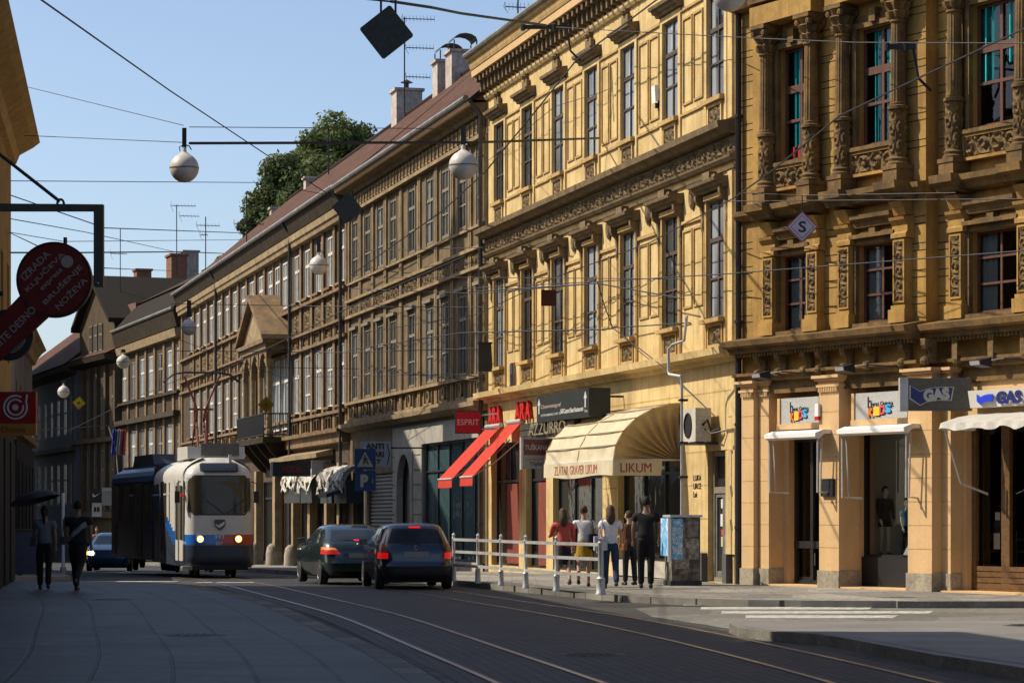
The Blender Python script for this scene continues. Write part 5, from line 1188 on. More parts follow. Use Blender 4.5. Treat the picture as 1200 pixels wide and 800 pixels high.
tree(402, 131, 215, 3.7, 'tallest round-topped broadleaf tree showing above the red roof', Mt['leaf'], 1, 11, 1.2, 15000)
tree(431, 142, 222, 2.7, 'rounded tree crown partly hidden by the red roof, right of the tallest one', Mt['leaf2'], 2, 12, 1.2, 9000)
tree(372, 151, 210, 3.3, 'tree crown just left of the tallest one above the red roof', Mt['leaf'], 3, 10, 1.2, 13000)
tree(347, 176, 205, 3.2, 'mid-height tree in the middle of the leafy slope above the red roof', Mt['leaf2'], 4, 7, 1.25, 13000)
tree(326, 202, 205, 2.8, 'lower tree on the leafy slope, next to the roof aerials', Mt['leaf'], 5, 5, 1.3, 12000)
tree(306, 232, 203, 1.9, 'lowest tree of the leafy slope, touching the long gutter line', Mt['leaf2'], 6, 4, 1.5, 9000)
tree(385, 185, 200, 4.0, 'broad tree low behind the red roof under the tallest one', Mt['leaf2'], 7, 6, 1.0, 13000)
tree(350, 215, 200, 3.4, 'broad tree lowest behind the red roof, left of the other broad one', Mt['leaf2'], 17, 6, 1.0, 10000)
tree(268, 294, 205, 1.3, 'small bush-like crown beside the grey chimney', Mt['leaf'], 8, 5, 1.3, 3000)
tree(150, 334, 215, 2.2, 'little tree crown behind the brown roof left of the brick chimney', Mt['leaf'], 9, 4, 1.0, 4000)
tree(121, 346, 215, 1.1, 'tiny tree top peeking over the gabled house', Mt['leaf2'], 10, 8, 1.0, 1800)
# ------------------------------------------------------------------ street things
def WP(px, py, Z): return Vector(((px - CX) / F * Z, Z, CH + (HY - py) / F * Z))
Mt['globe'] = rough_mat('weathered_white_globe', (.62, .56, .48), (.48, .43, .37), 4, .45, .05, 12, 0, None, .12, .5)
Mt['red'] = rough_mat('red_paint', (.55, .02, .012), (.42, .015, .01), 3, .5, .1, 20, 0, None, .1)
Mt['white'] = plain('white_paint', (.72, .72, .70), .5); Mt['black'] = plain('black_paint', (.012, .012, .014), .5)
Mt['alu'] = rough_mat('galvanised_steel', (.55, .55, .53), (.42, .42, .41), 3, .5, .15, 20, 0, None, .15, .5, .35)
Mt['dgrey'] = rough_mat('dark_grey_sheet', (.028, .032, .030), (.04, .045, .042), 3, .6, .1, 15)

def globe_lamp(px, py, rpx, Z, label, hang=24):
    P = WP(px, py, Z); k = Z / F; rr = rpx * k
    r = empty('globe_street_lamp', P, rnd.uniform(-.3, .3), label, 'street lamp', 'globe lamps hung over the street')
    prof = [(0, -rr)] + [(rr * math.cos(t), rr * math.sin(t)) for t in [-PI / 2 + PI * i / 20 for i in range(1, 18)]] + [(rr * .30, rr * 1.0), (rr * .17, rr * 1.1), (rr * .12, rr * 1.42)]
    MB().lathe(prof, n=28).build('globe', Mt['globe'], r, smooth=True)
    MB().lathe([(rr * 1.0, -.015), (rr * 1.02, -.01), (rr * 1.02, .01), (rr * 1.0, .015)], n=28).build('band', Mt['gutter'], r, smooth=False)
    h = hang * k; mb = MB(); mb.box(-2.4 * k, 2.4 * k, -.02, .02, rr * 1.35, rr * 1.35 + h); mb.tube([(0, 0, rr * 1.2), (0, 0, rr * 1.5)], .025, 6)
    mb.tube([(.02, 0, rr * 1.6), (rr * .35, 0, rr * 1.5), (rr * .5, 0, rr * 1.25)], .012, 5); mb.tube([(-.02, 0, rr * 1.6), (-rr * .35, 0, rr * 1.45), (-rr * .3, 0, rr * 1.15)], .01, 5)
    mb.build('hanger', Mt['iron'], r, fix=False)
    return P
globe_lamp(216, 197, 17, 51, 'large white globe lamp alone against the sky at the upper left')
globe_lamp(543, 194, 17, 50, 'large white globe lamp in front of the grey-ochre townhouse')
globe_lamp(373.5, 311, 11, 79, 'mid-sized globe lamp in front of the long brown townhouse', 16)
globe_lamp(221.5, 384, 9, 96, 'small globe lamp at the left corner of the long brown townhouse', 20)
globe_lamp(144.5, 424, 8, 110, 'small globe lamp in front of the grey-brown townhouse', 4)
globe_lamp(74.5, 459, 7, 128, 'smallest globe lamp, before the dark shaded house', 4)
globe_lamp(855, -6, 20, 43, 'globe lamp cut by the top edge of the picture', 20)

def wire(label, pts, rad=.011, sag=0, cat='overhead wire'):
    P = [WP(*p) for p in pts]; o = []
    for a, b in zip(P, P[1:]):
        n = 10
        for i in range(n):
            t = i / n; q = a.lerp(b, t); q.z -= sag * 4 * t * (1 - t); o.append(q)
    o.append(P[-1]); c = P[0].copy()
    ob = MB().tube([q - c for q in o], rad, 5).build('overhead_wire', Mt['wire'], None, loc=c, fix=False)
    return tag(ob, label, cat, 'wires hung across the street')
wire('thick black cable running right from the lone sky lamp to the yellow facade', [(222, 168, 51), (560, 167, 57), (702, 162, 68.8)], .028)
wire('thin wire from the left eaves to the foot of the lone sky lamp\'s hanger', [(8, 158, 61), (215, 167, 51)], .008)
wire('thin wire from the left eaves to the top of the lone sky lamp\'s hanger', [(28, 101, 61), (215, 147, 51)], .008)
wire('thin wire leaving the top of the lone sky lamp towards the trees', [(222, 149, 51), (540, 151, 60), (573, 152, 80)], .008)
wire('long slanting wire from the top left corner down to the red roof', [(44, -3, 40), (200, 107, 60), (325, 190, 80), (392, 232, 87)], .016)
wire('thick cable from the hanging square plate to the cornice bracket', [(458, 2, 50), (505, 9, 52), (540, 16, 56), (640, 30, 66)], .03)
wire('cable running left out of frame from the hanging square plate', [(458, 2, 50), (300, -14, 49)], .02)
wire('straight wire over the street from the left wall, level with the lone lamp\'s globe', [(10, 212, 62), (300, 214, 80), (406, 232, 87)], .01)
wire('wire from behind the sign bracket to the red roof edge', [(10, 228, 62), (108, 262, 66), (122, 267, 66), (285, 273, 100)], .014)
wire('thin slanting wire from the left wall to the far chimney', [(10, 256, 62), (100, 272, 80), (214, 297, 140)], .012)
wire('thin wire from the left wall passing above the round sign', [(10, 272, 62), (75, 283, 66), (280, 281, 110)], .009)
wire('short steep wire from the left wall to the round sign', [(10, 272, 62), (48, 290, 40)], .009)
wire('dark wire behind the round sign running to the gutter of the long house', [(12, 296, 62), (90, 296, 66), (215, 295, 100), (262, 297, 125)], .02)
wire('wire from the leg of the sign bracket to the roofs', [(122, 314, 60), (165, 316, 100), (230, 318, 140)], .012)
wire('wire crossing the dark houses near the yellow diamond sign', [(22, 505, 62), (100, 500, 100), (150, 497, 150)], .012)
wire('wire from the cornice bracket across the columns of the orange house', [(652, 32, 68), (700, 35, 66), (885, 45, 56), (1000, 50, 53), (1215, 51, 48)], .011)
wire('long diagonal contact wire from the right edge down across the orange house', [(1215, 27, 44), (1090, 85, 47), (985, 135, 50), (905, 200, 54), (860, 232, 56)], .017)
wire('contact wire going on across the yellow house to the street lamp box', [(860, 232, 56), (760, 285, 63), (650, 325, 70), (560, 368, 80), (412, 392, 100)], .013)
wire('slanting cable from the cornice bracket down to the grey-ochre townhouse', [(775, -4, 60), (676, 70, 68), (628, 130, 69), (570, 200, 72), (520, 246, 84), (412, 322, 100)], .02)
wire('wire across the second-floor frieze of the orange house', [(850, 236, 57), (1210, 233, 48)], .011)
wire('pale wire across the first-floor windows of the orange house', [(545, 338, 76), (700, 330, 68), (850, 321, 58), (1210, 293, 48)], .013)
wire('wire with a joint across the first-floor windows of the yellow house', [(550, 342, 76), (640, 336, 70), (700, 332, 68), (800, 350, 61)], .017)
wire('thin wire crossing the yellow first floor at mid window height', [(412, 326, 100), (550, 325, 76), (800, 327, 61.5)], .01)
wire('dark wire holding the small rusty plate', [(410, 338, 100), (560, 344, 76), (700, 332, 67)], .013)
wire('wire at the sill height of the yellow house ending in a knot', [(410, 410, 100), (540, 390, 78), (706, 386, 67.5), (718, 385, 67)], .018)
wire('wire from the knot right to the wall hook', [(718, 384, 67), (766, 381, 64), (809, 378, 61.6)], .016)
wire('diagonal stay from the knot down to the air conditioner', [(700, 330, 67), (709, 360, 67), (718, 384, 67), (780, 432, 62), (832, 482, 60)], .014)
wire('upper thin wire across the grey-ochre townhouse', [(408, 293, 100), (470, 293, 90), (567, 290, 80)], .012)
wire('middle thin wire across the grey-ochre townhouse', [(200, 356, 100), (400, 359, 92), (570, 360, 80)], .012)
wire('lower thin wire across the grey-ochre townhouse', [(205, 411, 100), (400, 413, 92), (566, 408, 80)], .014)
wire('lowest thin wire across the grey-ochre townhouse near the medallions', [(210, 398, 100), (330, 442, 100), (566, 438, 80)], .01)
wire('contact wire above the tram roof going towards the camera', [(255, 437, 78), (330, 400, 70), (430, 350, 62), (545, 300, 56)], .012)
wire('thin wire sweeping from the tram pantograph to the globe lamps', [(262, 441, 78), (300, 430, 84), (420, 432, 92), (560, 446, 82)], .01)
wire('wire on the far bend above the tram', [(80, 505, 150), (150, 470, 120), (220, 440, 95)], .012)
wire('thin wire high on the yellow house\'s second floor', [(570, 190, 81), (650, 125, 72), (700, 110, 68.5), (712, 105, 68)], .009)

# --- hanging diamond plates (backs of priority signs) and yellow ones
def diamond(name, px, py, Z, side, label, material, front=None, ang=40, rz=0, bracket=True):
    r = empty(name, WP(px, py, Z), rz, label, 'traffic sign', 'diamond signs hung over the street' if front is None else 'small yellow diamond signs')
    a = side / 2; mb = MB(); ca, sa = math.cos(R(ang)), math.sin(R(ang))
    c = .04 * side
    sq = [(-a + c, -a), (a - c, -a), (a, -a + c), (a, a - c), (a - c, a), (-a + c, a), (-a, a - c), (-a, -a + c)]
    pts = [(x * ca - z * sa, x * sa + z * ca) for x, z in sq]
    mb.prism(pts, -.015, .015, 'y'); mb.build('plate', material, r)
    if front is not None:
        mb = MB().prism([(x * .72, z * .72) for x, z in pts], -.022, -.017, 'y'); mb.build('sign_face', front, r)
        mb = MB().prism([(x * .3, z * .3) for x, z in pts], -.027, -.0235, 'y'); mb.build('sign_symbol', plain('olive_mark', (.10, .09, .01)), r)
    if bracket:
        mb = MB(); top = max(z for x, z in pts)
        for s in (-1, 1): mb.box(s * .14 * side / .75 - .02 + .03, s * .14 * side / .75 + .02 + .03, .016, .05, top * .35, top + .16 * side)
        mb.box(-.14, .2, .016, .045, top * .4, top * .5)
        mb.build('hanging_bracket', Mt['iron'], r, fix=False)
    return r
diamond('hanging_sign_back', 453, 38, 50, .72, 'big dark square plate hung on its corner against the sky at the top', Mt['dgrey'], None, 38)
diamond('hanging_sign_back', 407, 244, 87, .72, 'dark diamond plate hung before the roof edge of the long brown townhouse', Mt['dgrey'], None, 40)
yl = rough_mat('deep_yellow_sign', (.42, .26, .01), (.34, .2, .01), 3, .6)  # one deep yellow for both small diamond plates
diamond('priority_sign', 312, 474, 100, .44, 'small yellow diamond sign in front of the balcony', yl, rough_mat('ochre_sign_face', (.36, .2, .01), (.3, .15, .01), 3), 45, bracket=False)
diamond('priority_sign', 92.5, 472, 120, .42, 'small yellow diamond sign before the dark shaded house', yl, rough_mat('lemon_sign_face', (.45, .33, .02), (.4, .3, .02), 3), 40, bracket=False)
# tram stop diamond with S
r = empty('tram_stop_sign', WP(940, 266, 53), 0, 'lilac-edged diamond sign with a black S hanging over the kerb', 'sign')
def rhomb(a, y0, y1): return MB().prism([(-a, 0), (0, -a), (a, 0), (0, a)], y0, y1, 'y')
rhomb(.31, -.02, .02).build('plate', plain('dull_magenta_edge', (.28, .09, .14), .5), r); rhomb(.275, -.026, -.021).build('border', plain('pale_lilac', (.50, .47, .55), .5), r)
o = rhomb(.235, -.031, -.027).build('inner_line', plain('dull_magenta_line', (.28, .09, .14), .5), r); rhomb(.215, -.036, -.032).build('sign_face', plain('lilac_face', (.44, .43, .52), .5), r)
text('sign_letter', 'S', Mt['black'], r, (0, -.036, 0), (1, 0, 0), (0, -1, 0), .15, .22, .003, .02)
MB().tube([(0, 0, .3), (0, 0, .62)], .012, 5).build('hanger', Mt['iron'], r, fix=False)
wire('thin wire over the kerb holding the diamond sign with the S', [(868, 226, 57), (941, 229, 53), (1120, 226, 50)], .009)
# small rusty plate
r = empty('rusty_plate', WP(643, 349, 71), .1, 'small rust-brown square plate hanging before the yellow first-floor windows', 'plate')
MB().box(-.2, .2, -.02, .02, -.21, .21).build('plate', rough_mat('rust_brown_plate', (.06, .02, .012), (.09, .03, .02), 4), r, fix=False); MB().tube([(-.17, 0, .2), (-.17, 0, .28), (.17, 0, .28), (.17, 0, .2)], .012, 5).build('clip', Mt['iron'], r, fix=False)
# signal box on the corner of the yellow house
r = empty('traffic_signal', WP(568.5, 419, 78), .1, 'black box-shaped signal seen from behind, left corner of the yellow house', 'traffic light')
mb = MB(); mb.prism([(-.2, -.4), (.17, -.4), (.2, -.3), (.17, .4), (-.2, .4)], -.12, .12, 'y'); mb.build('housing', Mt['dgrey'], r)
mb = MB(); mb.box(-.22, .2, -.15, .15, .4, .44); mb.tube([(0, 0, .44), (0, 0, .62)], .03, 6); mb.build('cap', Mt['iron'], r, fix=False)
mb = MB()
for k in (-.2, .12): mb.prism([(.13 * math.cos(t), k + .13 * math.sin(t)) for t in [PI * i / 8 for i in range(9)]], .12, .3, 'y')
mb.build('visor', Mt['iron'], r)

# --- cornice brackets carrying the cables
def bracket(px, py, Z, label, L=.9, rz=0):
    r = empty('cable_bracket', WP(px, py, Z), rz, label, 'cable bracket', 'iron brackets that hold the cables')
    mb = MB(); mb.box(-L, .05, -.03, .03, -.05, .05); mb.tube([(0, 0, -.02), (.1, 0, -.6), (.35, 0, -.85)], .03, 6)
    for x in (-L, -.3 * L): mb.lathe([(0, -.1), (.06, -.08), (.06, .06), (0, .09)], x, 0, 8)
    mb.build('arm', Mt['iron'], r, fix=False)
bracket(664, 32, 68.2, 'iron cable bracket under the cornice of the yellow house', 1.1)
bracket(1070, 55, 52.0, 'iron cable bracket between the second-floor columns of the orange house', .5)

# --- floodlights on the orange house
def flood(px, py, w, label, tilt):
    f = FD; u = f.u(px, w); z = f.z(px, py, w); P = f.P(u, w, z)
    r = empty('floodlight', P, f.rz, label, 'floodlight', 'floodlights on the shop cornice')
    mb = MB(); mb.prism([(-.12, -.1), (.14, -.06), (.16, .02), (-.1, .08)], -.16, .16, 'x'); mb.build('lamp_housing', Mt['iron'], r)
    MB().prism([(.145, -.055), (.165, .015), (.17, .015), (.15, -.06)], -.14, .14, 'x').build('lens', Mt['alu'], r)
    MB().tube([(0, 0, 0), (-.4, -.2, .05), (-.8, -w, .0)], .015, 6).build('arm', Mt['iron'], r, fix=False)
flood(893, 439, .9, 'dark floodlight over the left KIDS shop sign', 0); flood(991, 431, .9, 'dark floodlight over the right KIDS shop sign', 0); flood(1150, 424, .8, 'silver-faced floodlight above the GAS fascia sign', 0)

# ------------------------------------------------------------------ signs and awnings of the shops
def on(f, px, py, w): 
    u = f.u(px, w); return u, f.z(px, py, w)
def kids(pa, pb, ya, yb, yc, label):
    f = FD; w = -.05; a, b = f.u(pb, w), f.u(pa, w); z1 = f.z(pa, ya, w); z0 = f.z(pa, yb, w); um = (a + b) / 2; zc = (z0 + z1) / 2
    r = empty('shop_sign', f.P(um, w, zc), f.rz, label, 'shop sign', 'grey signboards of the children\'s shop'); W2, H2 = (b - a) / 2, (z1 - z0) / 2
    MB().box(-W2, W2, -.35, 0, -H2, H2).build('board', rough_mat('light_grey_board', (.48, .48, .46), (.42, .42, .40), 2, .5), r, fix=False)
    mb = MB(); mb.box(-W2 - .1, W2 + .1, -.38, .04, -H2 - .12, -H2 - .003); mb.box(W2 + .003, W2 + .09, -.38, .03, -H2, H2); mb.build('ledge', Mt['d_shop'], r, fix=False)
    text('sign_lettering', 'h', Mt['black'], r, (W2 * .42, 0, H2 * .28), (-1, 0, 0), (0, 1, 0), W2 * .16, H2 * .82, .004, .01)
    text('sign_lettering', 'aras Quinica', Mt['black'], r, (-W2 * .08, 0, H2 * .12), (-1, 0, 0), (0, 1, 0), W2 * .8, H2 * .36, .004, .01)
    MB().box(-W2 * .5, W2 * .5, .001, .006, -H2 * .1 - .01, -H2 * .1 + .01).build('underline', Mt['black'], r, fix=False)
    cols = [(.75, .16, .01), (.85, .5, .02), (.70, .06, .08), (.02, .38, .75)]
    for i, ch in enumerate('KIDS'):
        x = W2 * (.36 - .22 * i); z = -H2 * (.5 - .08 * i)
        text('letter_shadow', ch, Mt['black'], r, (x - W2 * .05, .001, z - H2 * .14), (-1, 0, 0), (0, 1, 0), W2 * .2, H2 * .58, .002, .02)
        text('coloured_letter', ch, plain('letter_colour', cols[i], .5), r, (x, .007, z), (-1, 0, 0), (0, 1, 0), W2 * .22, H2 * .66, .006, .035)
    return r
kids(915, 959.5, 467, 497, 0, 'light grey KIDS signboard over the black shop door')
kids(1002, 1063, 461, 492, 0, 'light grey KIDS signboard over the window with child mannequins')
def cassette(pa, pb, py, ydrop, label):
    f = FD; w = .42; a, b = f.u(pb, w), f.u(pa, w); z = f.z((pa + pb) / 2, py, w); um = (a + b) / 2
    r = empty('folded_awning', f.P(um, w, z), f.rz, label, 'awning', 'folded white awnings'); L = (b - a) / 2
    MB().prism([(.0, -.07), (.1, -.03), (.1, .05), (-.1, .12), (-.5, .12), (-.5, .05), (-.12, .03)], -L, L, 'x').build('folded_cloth', Mt['white'], r)
    for s in (-1, 1):
        mb = MB(); mb.tube([(s * (L - .05), 0, -.05), (s * (L - .06), .0, -ydrop), (s * (L - .1), -.45, -ydrop - .02)], .025, 6); mb.tube([(s * (L - .05), -.1, -.05), (s * (L - .12), -.12, -ydrop)], .02, 6)
        mb.build('folding_arm', Mt['alu'], r, fix=False)
cassette(900, 960, 511, 1.15, 'folded white awning over the black shop door')
cassette(985, 1064, 505, 1.3, 'folded white awning over the window with child mannequins')
# GAS blade sign, seen from the near side
f = FD; Lw = .95; uB = f.u(1100, .6)
navy = plain('navy_sign_blue', (.018, .022, .14), .4); cream = plain('cream_lettering', (.50, .48, .40), .5)
def gas_logo(r, k, mat_blue, mat_edge, mat_txt, y, Nv=(0, -1, 0), sx=1):
    """winged banner with the word on it, k = half width"""
    def pts(e):
        top = [(-1 - e, .55 + e * 1.4), (-.52, .12 + e), (-.3, .3 + e), (.1, .47 + e), (.6, .56 + e), (1 + e, .55 + e)]
        bot = [(.9 + e, -.42 - e), (.4, -.4 - e), (0, -.45 - e), (-.3, -.6 - e), (-.52, -.78 - e * 1.4), (-1 - e, -.32 - e)]
        return [(x * k * sx, z * k * .75) for x, z in top + bot]
    s = 1 if Nv[1] > 0 else -1
    def pr(p, a, b, mm, nm): o = MB().prism(p, min(a, b), max(a, b), 'y').build(nm, mm, r); return o
    pr(pts(.07), y + s * .002, y + s * .008, mat_edge, 'logo_outline'); pr(pts(0), y + s * .0085, y + s * .013, mat_blue, 'logo_banner')
    text('sign_lettering', 'GAS', mat_txt, r, (sx * k * .22, y + s * .013, -.0 * k), (-s, 0, 0), Nv, k * 1.25, k * .5, .003, .06, rot=R(5))
PX0, PX1 = 1064, 1116; Zb = 51.8
r = empty('hanging_shop_sign', WP((PX0 + PX1) / 2, 462, Zb), R(-2), 'dark hanging box sign with GAS on a navy winged banner', 'shop sign')
kk = Zb / F; hw = (PX1 - PX0) / 2 * kk
MB().box(-hw, hw + .35, -.1, .16, -.31, .31).build('sign_box', rough_mat('grey_brown_sign_box', (.13, .12, .095), (.11, .10, .08), 2, .5), r, fix=False)
MB().box(-hw - .16, -hw - .004, -.11, .17, -.32, .32).build('side_panel', Mt['alu'], r, fix=False)  # pale metal strip stands for the sunlit edge of the box
r2 = empty('x', (0, 0, 0)); bpy.data.objects.remove(r2)
def pr2(p, a, b, mm, nm): return MB().prism(p, a, b, 'y').build(nm, mm, r)
def banner(e, k, cx): 
    top = [(-1 - e, .62 + e * 1.4), (-.55, .18 + e), (-.3, .34 + e), (.1, .47 + e), (.6, .52 + e), (1 + e, .5 + e)]; bot = [(.88 + e, -.45 - e), (.4, -.42 - e), (0, -.46 - e), (-.3, -.6 - e), (-.55, -.8 - e * 1.4), (-1 - e, -.3 - e)]
    return [(cx + x * k, z * k * .62) for x, z in top + bot]
pr2(banner(.06, .40, .02), -.106, -.101, cream, 'logo_outline'); pr2(banner(0, .40, .02), -.112, -.107, navy, 'logo_banner')
text('sign_lettering', 'GAS', cream, r, (.105, -.112, -.01), (1, 0, 0), (0, -1, 0), .50, .24, .004, .07, rot=R(6))
mb = MB(); mb.tube([(hw, .02, .25), (hw + .9, .1, .25)], .02, 6); mb.tube([(hw, .02, -.2), (hw + .9, .1, -.2)], .02, 6); mb.build('wall_arm', Mt['iron'], r, fix=False)
# GAS fascia sign
w = -.02; a, b = f.u(1236, w), f.u(1137, w); z1, z0 = f.z(1137, 458, w), f.z(1137, 478, w); um = (a + b) / 2; zc = (z0 + z1) / 2
r = empty('shop_sign', f.P(um, w, zc), f.rz, 'white fascia sign with blue GAS above the brown glazed doors', 'shop sign'); L = (b - a) / 2; H = (z1 - z0) / 2
MB().prism([(-.3, -H), (0, -H), (.06, H), (-.3, H)], -L, L, 'x').build('board', plain('cream_board', (.62, .60, .54), .5), r)
blue = plain('bright_blue_logo', (.02, .05, .55), .4)
def bn(e, k, cx): return [(cx - x, z) for x, z in banner(e, k, 0)]
MB().prism([(x, z) for x, z in bn(0, .24, L - .52)], .062, .075, 'y').build('logo_banner', blue, r)
text('sign_lettering', 'GAS', navy, r, (L - 1.2, .062, .0), (-1, 0, 0), (0, 1, 0), .72, .24, .006, .05)
# GAS awning, short, half folded
a, b = f.u(1262, .5), f.u(1113, .5); 
r = empty('grey_awning', f.P(b, 0, 0), f.rz, 'short pale grey awning with a creased valance below the GAS fascia sign', 'awning'); L = b - a
zt = f.z(1140, 483, .1); zb = f.z(1120, 503, .75)
mb = MB(); n_ = 40; vs = []; fs = []
for j, (w_, z_) in enumerate(((-.3, zt), (.3, zt - .1), (.72, zb + .12), (.76, zb))):
    for i in range(n_ + 1):
        x = -L * i / n_; vs.append((x, w_ + (.03 * math.sin(i * 1.3) if j > 1 else 0), z_ + (.015 * math.sin(i * .9 + 1) * (j > 0)) + (.03 * math.sin(i * .7) if j == 3 else 0)))
fs = [(j * (n_ + 1) + i, j * (n_ + 1) + i + 1, (j + 1) * (n_ + 1) + i + 1, (j + 1) * (n_ + 1) + i) for j in range(3) for i in range(n_)]
mb.faces(vs, fs); mb.build('awning_cloth', cloth_mat('pale_grey_canvas', (.58, .56, .50), (.50, .48, .43), 3, .15), r, fix=False, smooth=True)
mb = MB(); mb.face([(-.01, -.3, zt), (-.01, .3, zt - .1), (-.01, .74, zb), (-.01, -.1, zb)]); mb.build('awning_side', cloth_mat('canvas_side_shade', (.5, .48, .43), (.45, .43, .4), 3, .15), r, fix=False)  # darker copy of the canvas, side shade put into the colour
MB().tube([(-.1, .7, zb), (-.15, .35, zb - 1.0), (-.2, -.25, zb - 1.2)], .022, 6).build('folding_arm', Mt['alu'], r, fix=False)
# wall plaques on the pier
u, z = on(f, 971, 571, .13); r = empty('wall_plaque', f.P(u, .13, z), f.rz, 'black square plaque on the shop pier between the KIDS doors', 'plaque')
MB().box(-.2, .2, 0, .04, -.17, .17).build('plate', Mt['black'], r, fix=False); mb = MB(); frame(mb, -.21, .21, -.18, .18, 0, .05, .012); mb.build('plaque_rim', Mt['iron'], r, fix=False)
u, z = on(f, 958.5, 483, .15); r = empty('alarm_box', f.P(u, .13, z), f.rz, 'slim white and red alarm box beside the left KIDS sign', 'alarm box')
MB().box(-.06, .06, 0, .06, -.08, .18).build('casing', Mt['white'], r, fix=False); MB().box(-.06, .06, 0, .062, -.16, -.083).build('red_base', Mt['red'], r, fix=False)

# ------------------------------------------------------------------ yellow house shops
f = FC; BL = f.rz - PI / 2         # blade signs: local x points into the wall, local -y faces the camera
def awning_red(pt0, pt1, yt, pb0, yb, w, label):
    ua, ub = f.u(pt1, 0), f.u(pt0, 0); zt = f.z((pt0 + pt1) / 2, yt, 0); um = (ua + ub) / 2; L = (ub - ua) / 2
    zb = f.z(pb0, yb, w)
    r = empty('red_awning', f.P(um, 0, 0), f.rz, label, 'awning', 'red roller awnings'); n_ = 8
    cl = cloth_mat('red_canvas', (.62, .055, .03), (.52, .045, .025), 3, .2)
    mb = MB(); mb.face([(-L, .05, zt), (L, .05, zt), (L, w, zb), (-L, w, zb)]); mb.build('awning_cloth', cl, r, fix=False)
    mb = MB()
    for i in range(n_): x0, x1 = -L + 2 * L * i / n_, -L + 2 * L * (i + 1) / n_; mb.face([(x0, w, zb), (x1, w, zb), (x1, w + .01, zb - .24), ((x0 + x1) / 2, w + .012, zb - .27), (x0, w + .01, zb - .24)])
    mb.build('valance', cl, r, fix=False)
    mb = MB(); mb.tube([(-L, w, zb), (L, w, zb)], .03, 6); mb.tube([(-L, .08, zt), (L, .08, zt)], .07, 8)
    for s in (-1, 1): mb.tube([(s * (L - .1), .05, zt - .5), (s * (L - .3), w * .5, (zt + zb) / 2 - .35), (s * (L - .1), w, zb)], .02, 5)
    mb.build('awning_frame', Mt['alu'], r, fix=False)
awning_red(573, 590.5, 499, 525, 561, 1.55, 'red sloping awning nearest the ESPRIT sign'); awning_red(598.5, 614.5, 494, 556, 558, 1.5, 'red sloping awning nearest the TUSKANAC sign')
# ESPRIT
def blade(name, pa, pb, ya, yb, Z, depth, label, cat='shop sign', group=None, rz=None):
    P = WP((pa + pb) / 2, (ya + yb) / 2, Z); k = Z / F; rz_ = BL if rz is None else rz
    hw = (pb - pa) / 2 * k / math.cos(rz_); hh = (yb - ya) / 2 * k
    return empty(name, P, rz_, label, cat, group), hw, hh
r, hw, hh = blade('hanging_shop_sign', 534, 563, 482, 507, 79, .15, 'red square hanging sign reading ESPRIT', rz=R(4))
MB().box(-hw, hw, -.08, .08, -hh, hh).build('sign_box', rough_mat('crimson_sign', (.48, .008, .012), (.40, .006, .01), 2, .4), r, fix=False)
mb = MB(); frame(mb, -hw - .02, hw + .02, -hh - .02, hh + .02, -.09, .09, .02); mb.build('sign_rim', Mt['iron'], r, fix=False)
text('sign_lettering', 'ESPRIT', plain('pale_pink_letters', (.62, .35, .35), .5), r, (0, -.08, 0), (1, 0, 0), (0, -1, 0), hw * 1.75, hh * .55, .006, .01)
mb = MB(); mb.tube([(hw, 0, .2), (hw + .5, 0, .25)], .025, 6); mb.tube([(hw, 0, -.2), (hw + .5, 0, -.2)], .025, 6); mb.build('wall_arm', Mt['alu'], r, fix=False)
for (pa, pb, ya, yb, lb) in ((574.5, 588.5, 477, 499, 'red ARA letters on the wall left of the other red ARA letters'), (605.5, 624, 471.5, 493, 'red ARA letters on the wall nearest the black arrow signboard')):
    a, b = f.u(pb, .05), f.u(pa, .05); z1, z0 = f.z(pa, ya, .05) , f.z(pa, yb, .05); r = empty('shop_lettering', f.P((a + b) / 2, .04, (z0 + z1) / 2), f.rz, lb, 'lettering', 'red ARA letterings')
    for i, ch in enumerate('ARA'): text('letter', ch, Mt['red'], r, ((b - a) * (.33 - .33 * i), 0, 0), (-1, 0, 0), (0, 1, 0), (b - a) * .31, (z1 - z0) * 1.0, .04, .05)
# black arrow board: lies along the wall, thick, standing out
Wd = 1.1; a, b = f.u(690, Wd), f.u(629, Wd); z1, z0 = f.z(690, 454, Wd), f.z(690, 487.5, Wd); L = (b - a) / 2; H = (z1 - z0) / 2
r = empty('arrow_signboard', f.P((a + b) / 2, Wd, (z0 + z1) / 2), f.rz, 'long black signboard with white arrows above the AZZURRO sign', 'signboard')
MB().box(-L, L, -.55, 0, -H, H).build('board', rough_mat('black_signboard', (.022, .024, .022), (.03, .032, .03), 2, .45), r, fix=False)
lt = plain('soft_white_letters', (.5, .5, .46), .5)
mb = MB()
for x in (L * .9, -L * .88): mb.box(x - .05, x + .05, .001, .008, -H * .35, H * .3); mb.prism([(x - .14, H * .3), (x + .14, H * .3), (x, H * .8)], .001, .008, 'y')
mb.build('arrow_mark', lt, r)
text('sign_lettering', 'Cinematograf', plain('dull_pink_letters', (.35, .25, .22)), r, (L * .42, .001, H * .1), (-1, 0, 0), (0, 1, 0), L * .8, H * .36, .004, .012); text('sign_lettering', 'OTVORENO DO 23', lt, r, (L * .42, .001, -H * .5), (-1, 0, 0), (0, 1, 0), L * .8, H * .16, .003, .004)
text('sign_lettering', '50', lt, r, (-L * .02, .001, -H * .38), (-1, 0, 0), (0, 1, 0), L * .12, H * .34, .004, .02); text('sign_lettering', 'Central Best Restaurant', lt, r, (-L * .45, .001, -H * .4), (-1, 0, 0), (0, 1, 0), L * .72, H * .34, .004, .02)
text('sign_lettering', '7m', lt, r, (-L * .9, .001, -H * .6), (-1, 0, 0), (0, 1, 0), L * .1, H * .2, .003, .01)
mb = MB()
for x in (-L * .7, L * .7): mb.tube([(x, -.3, H * .5), (x, -1.1, H * .5)], .03, 6)
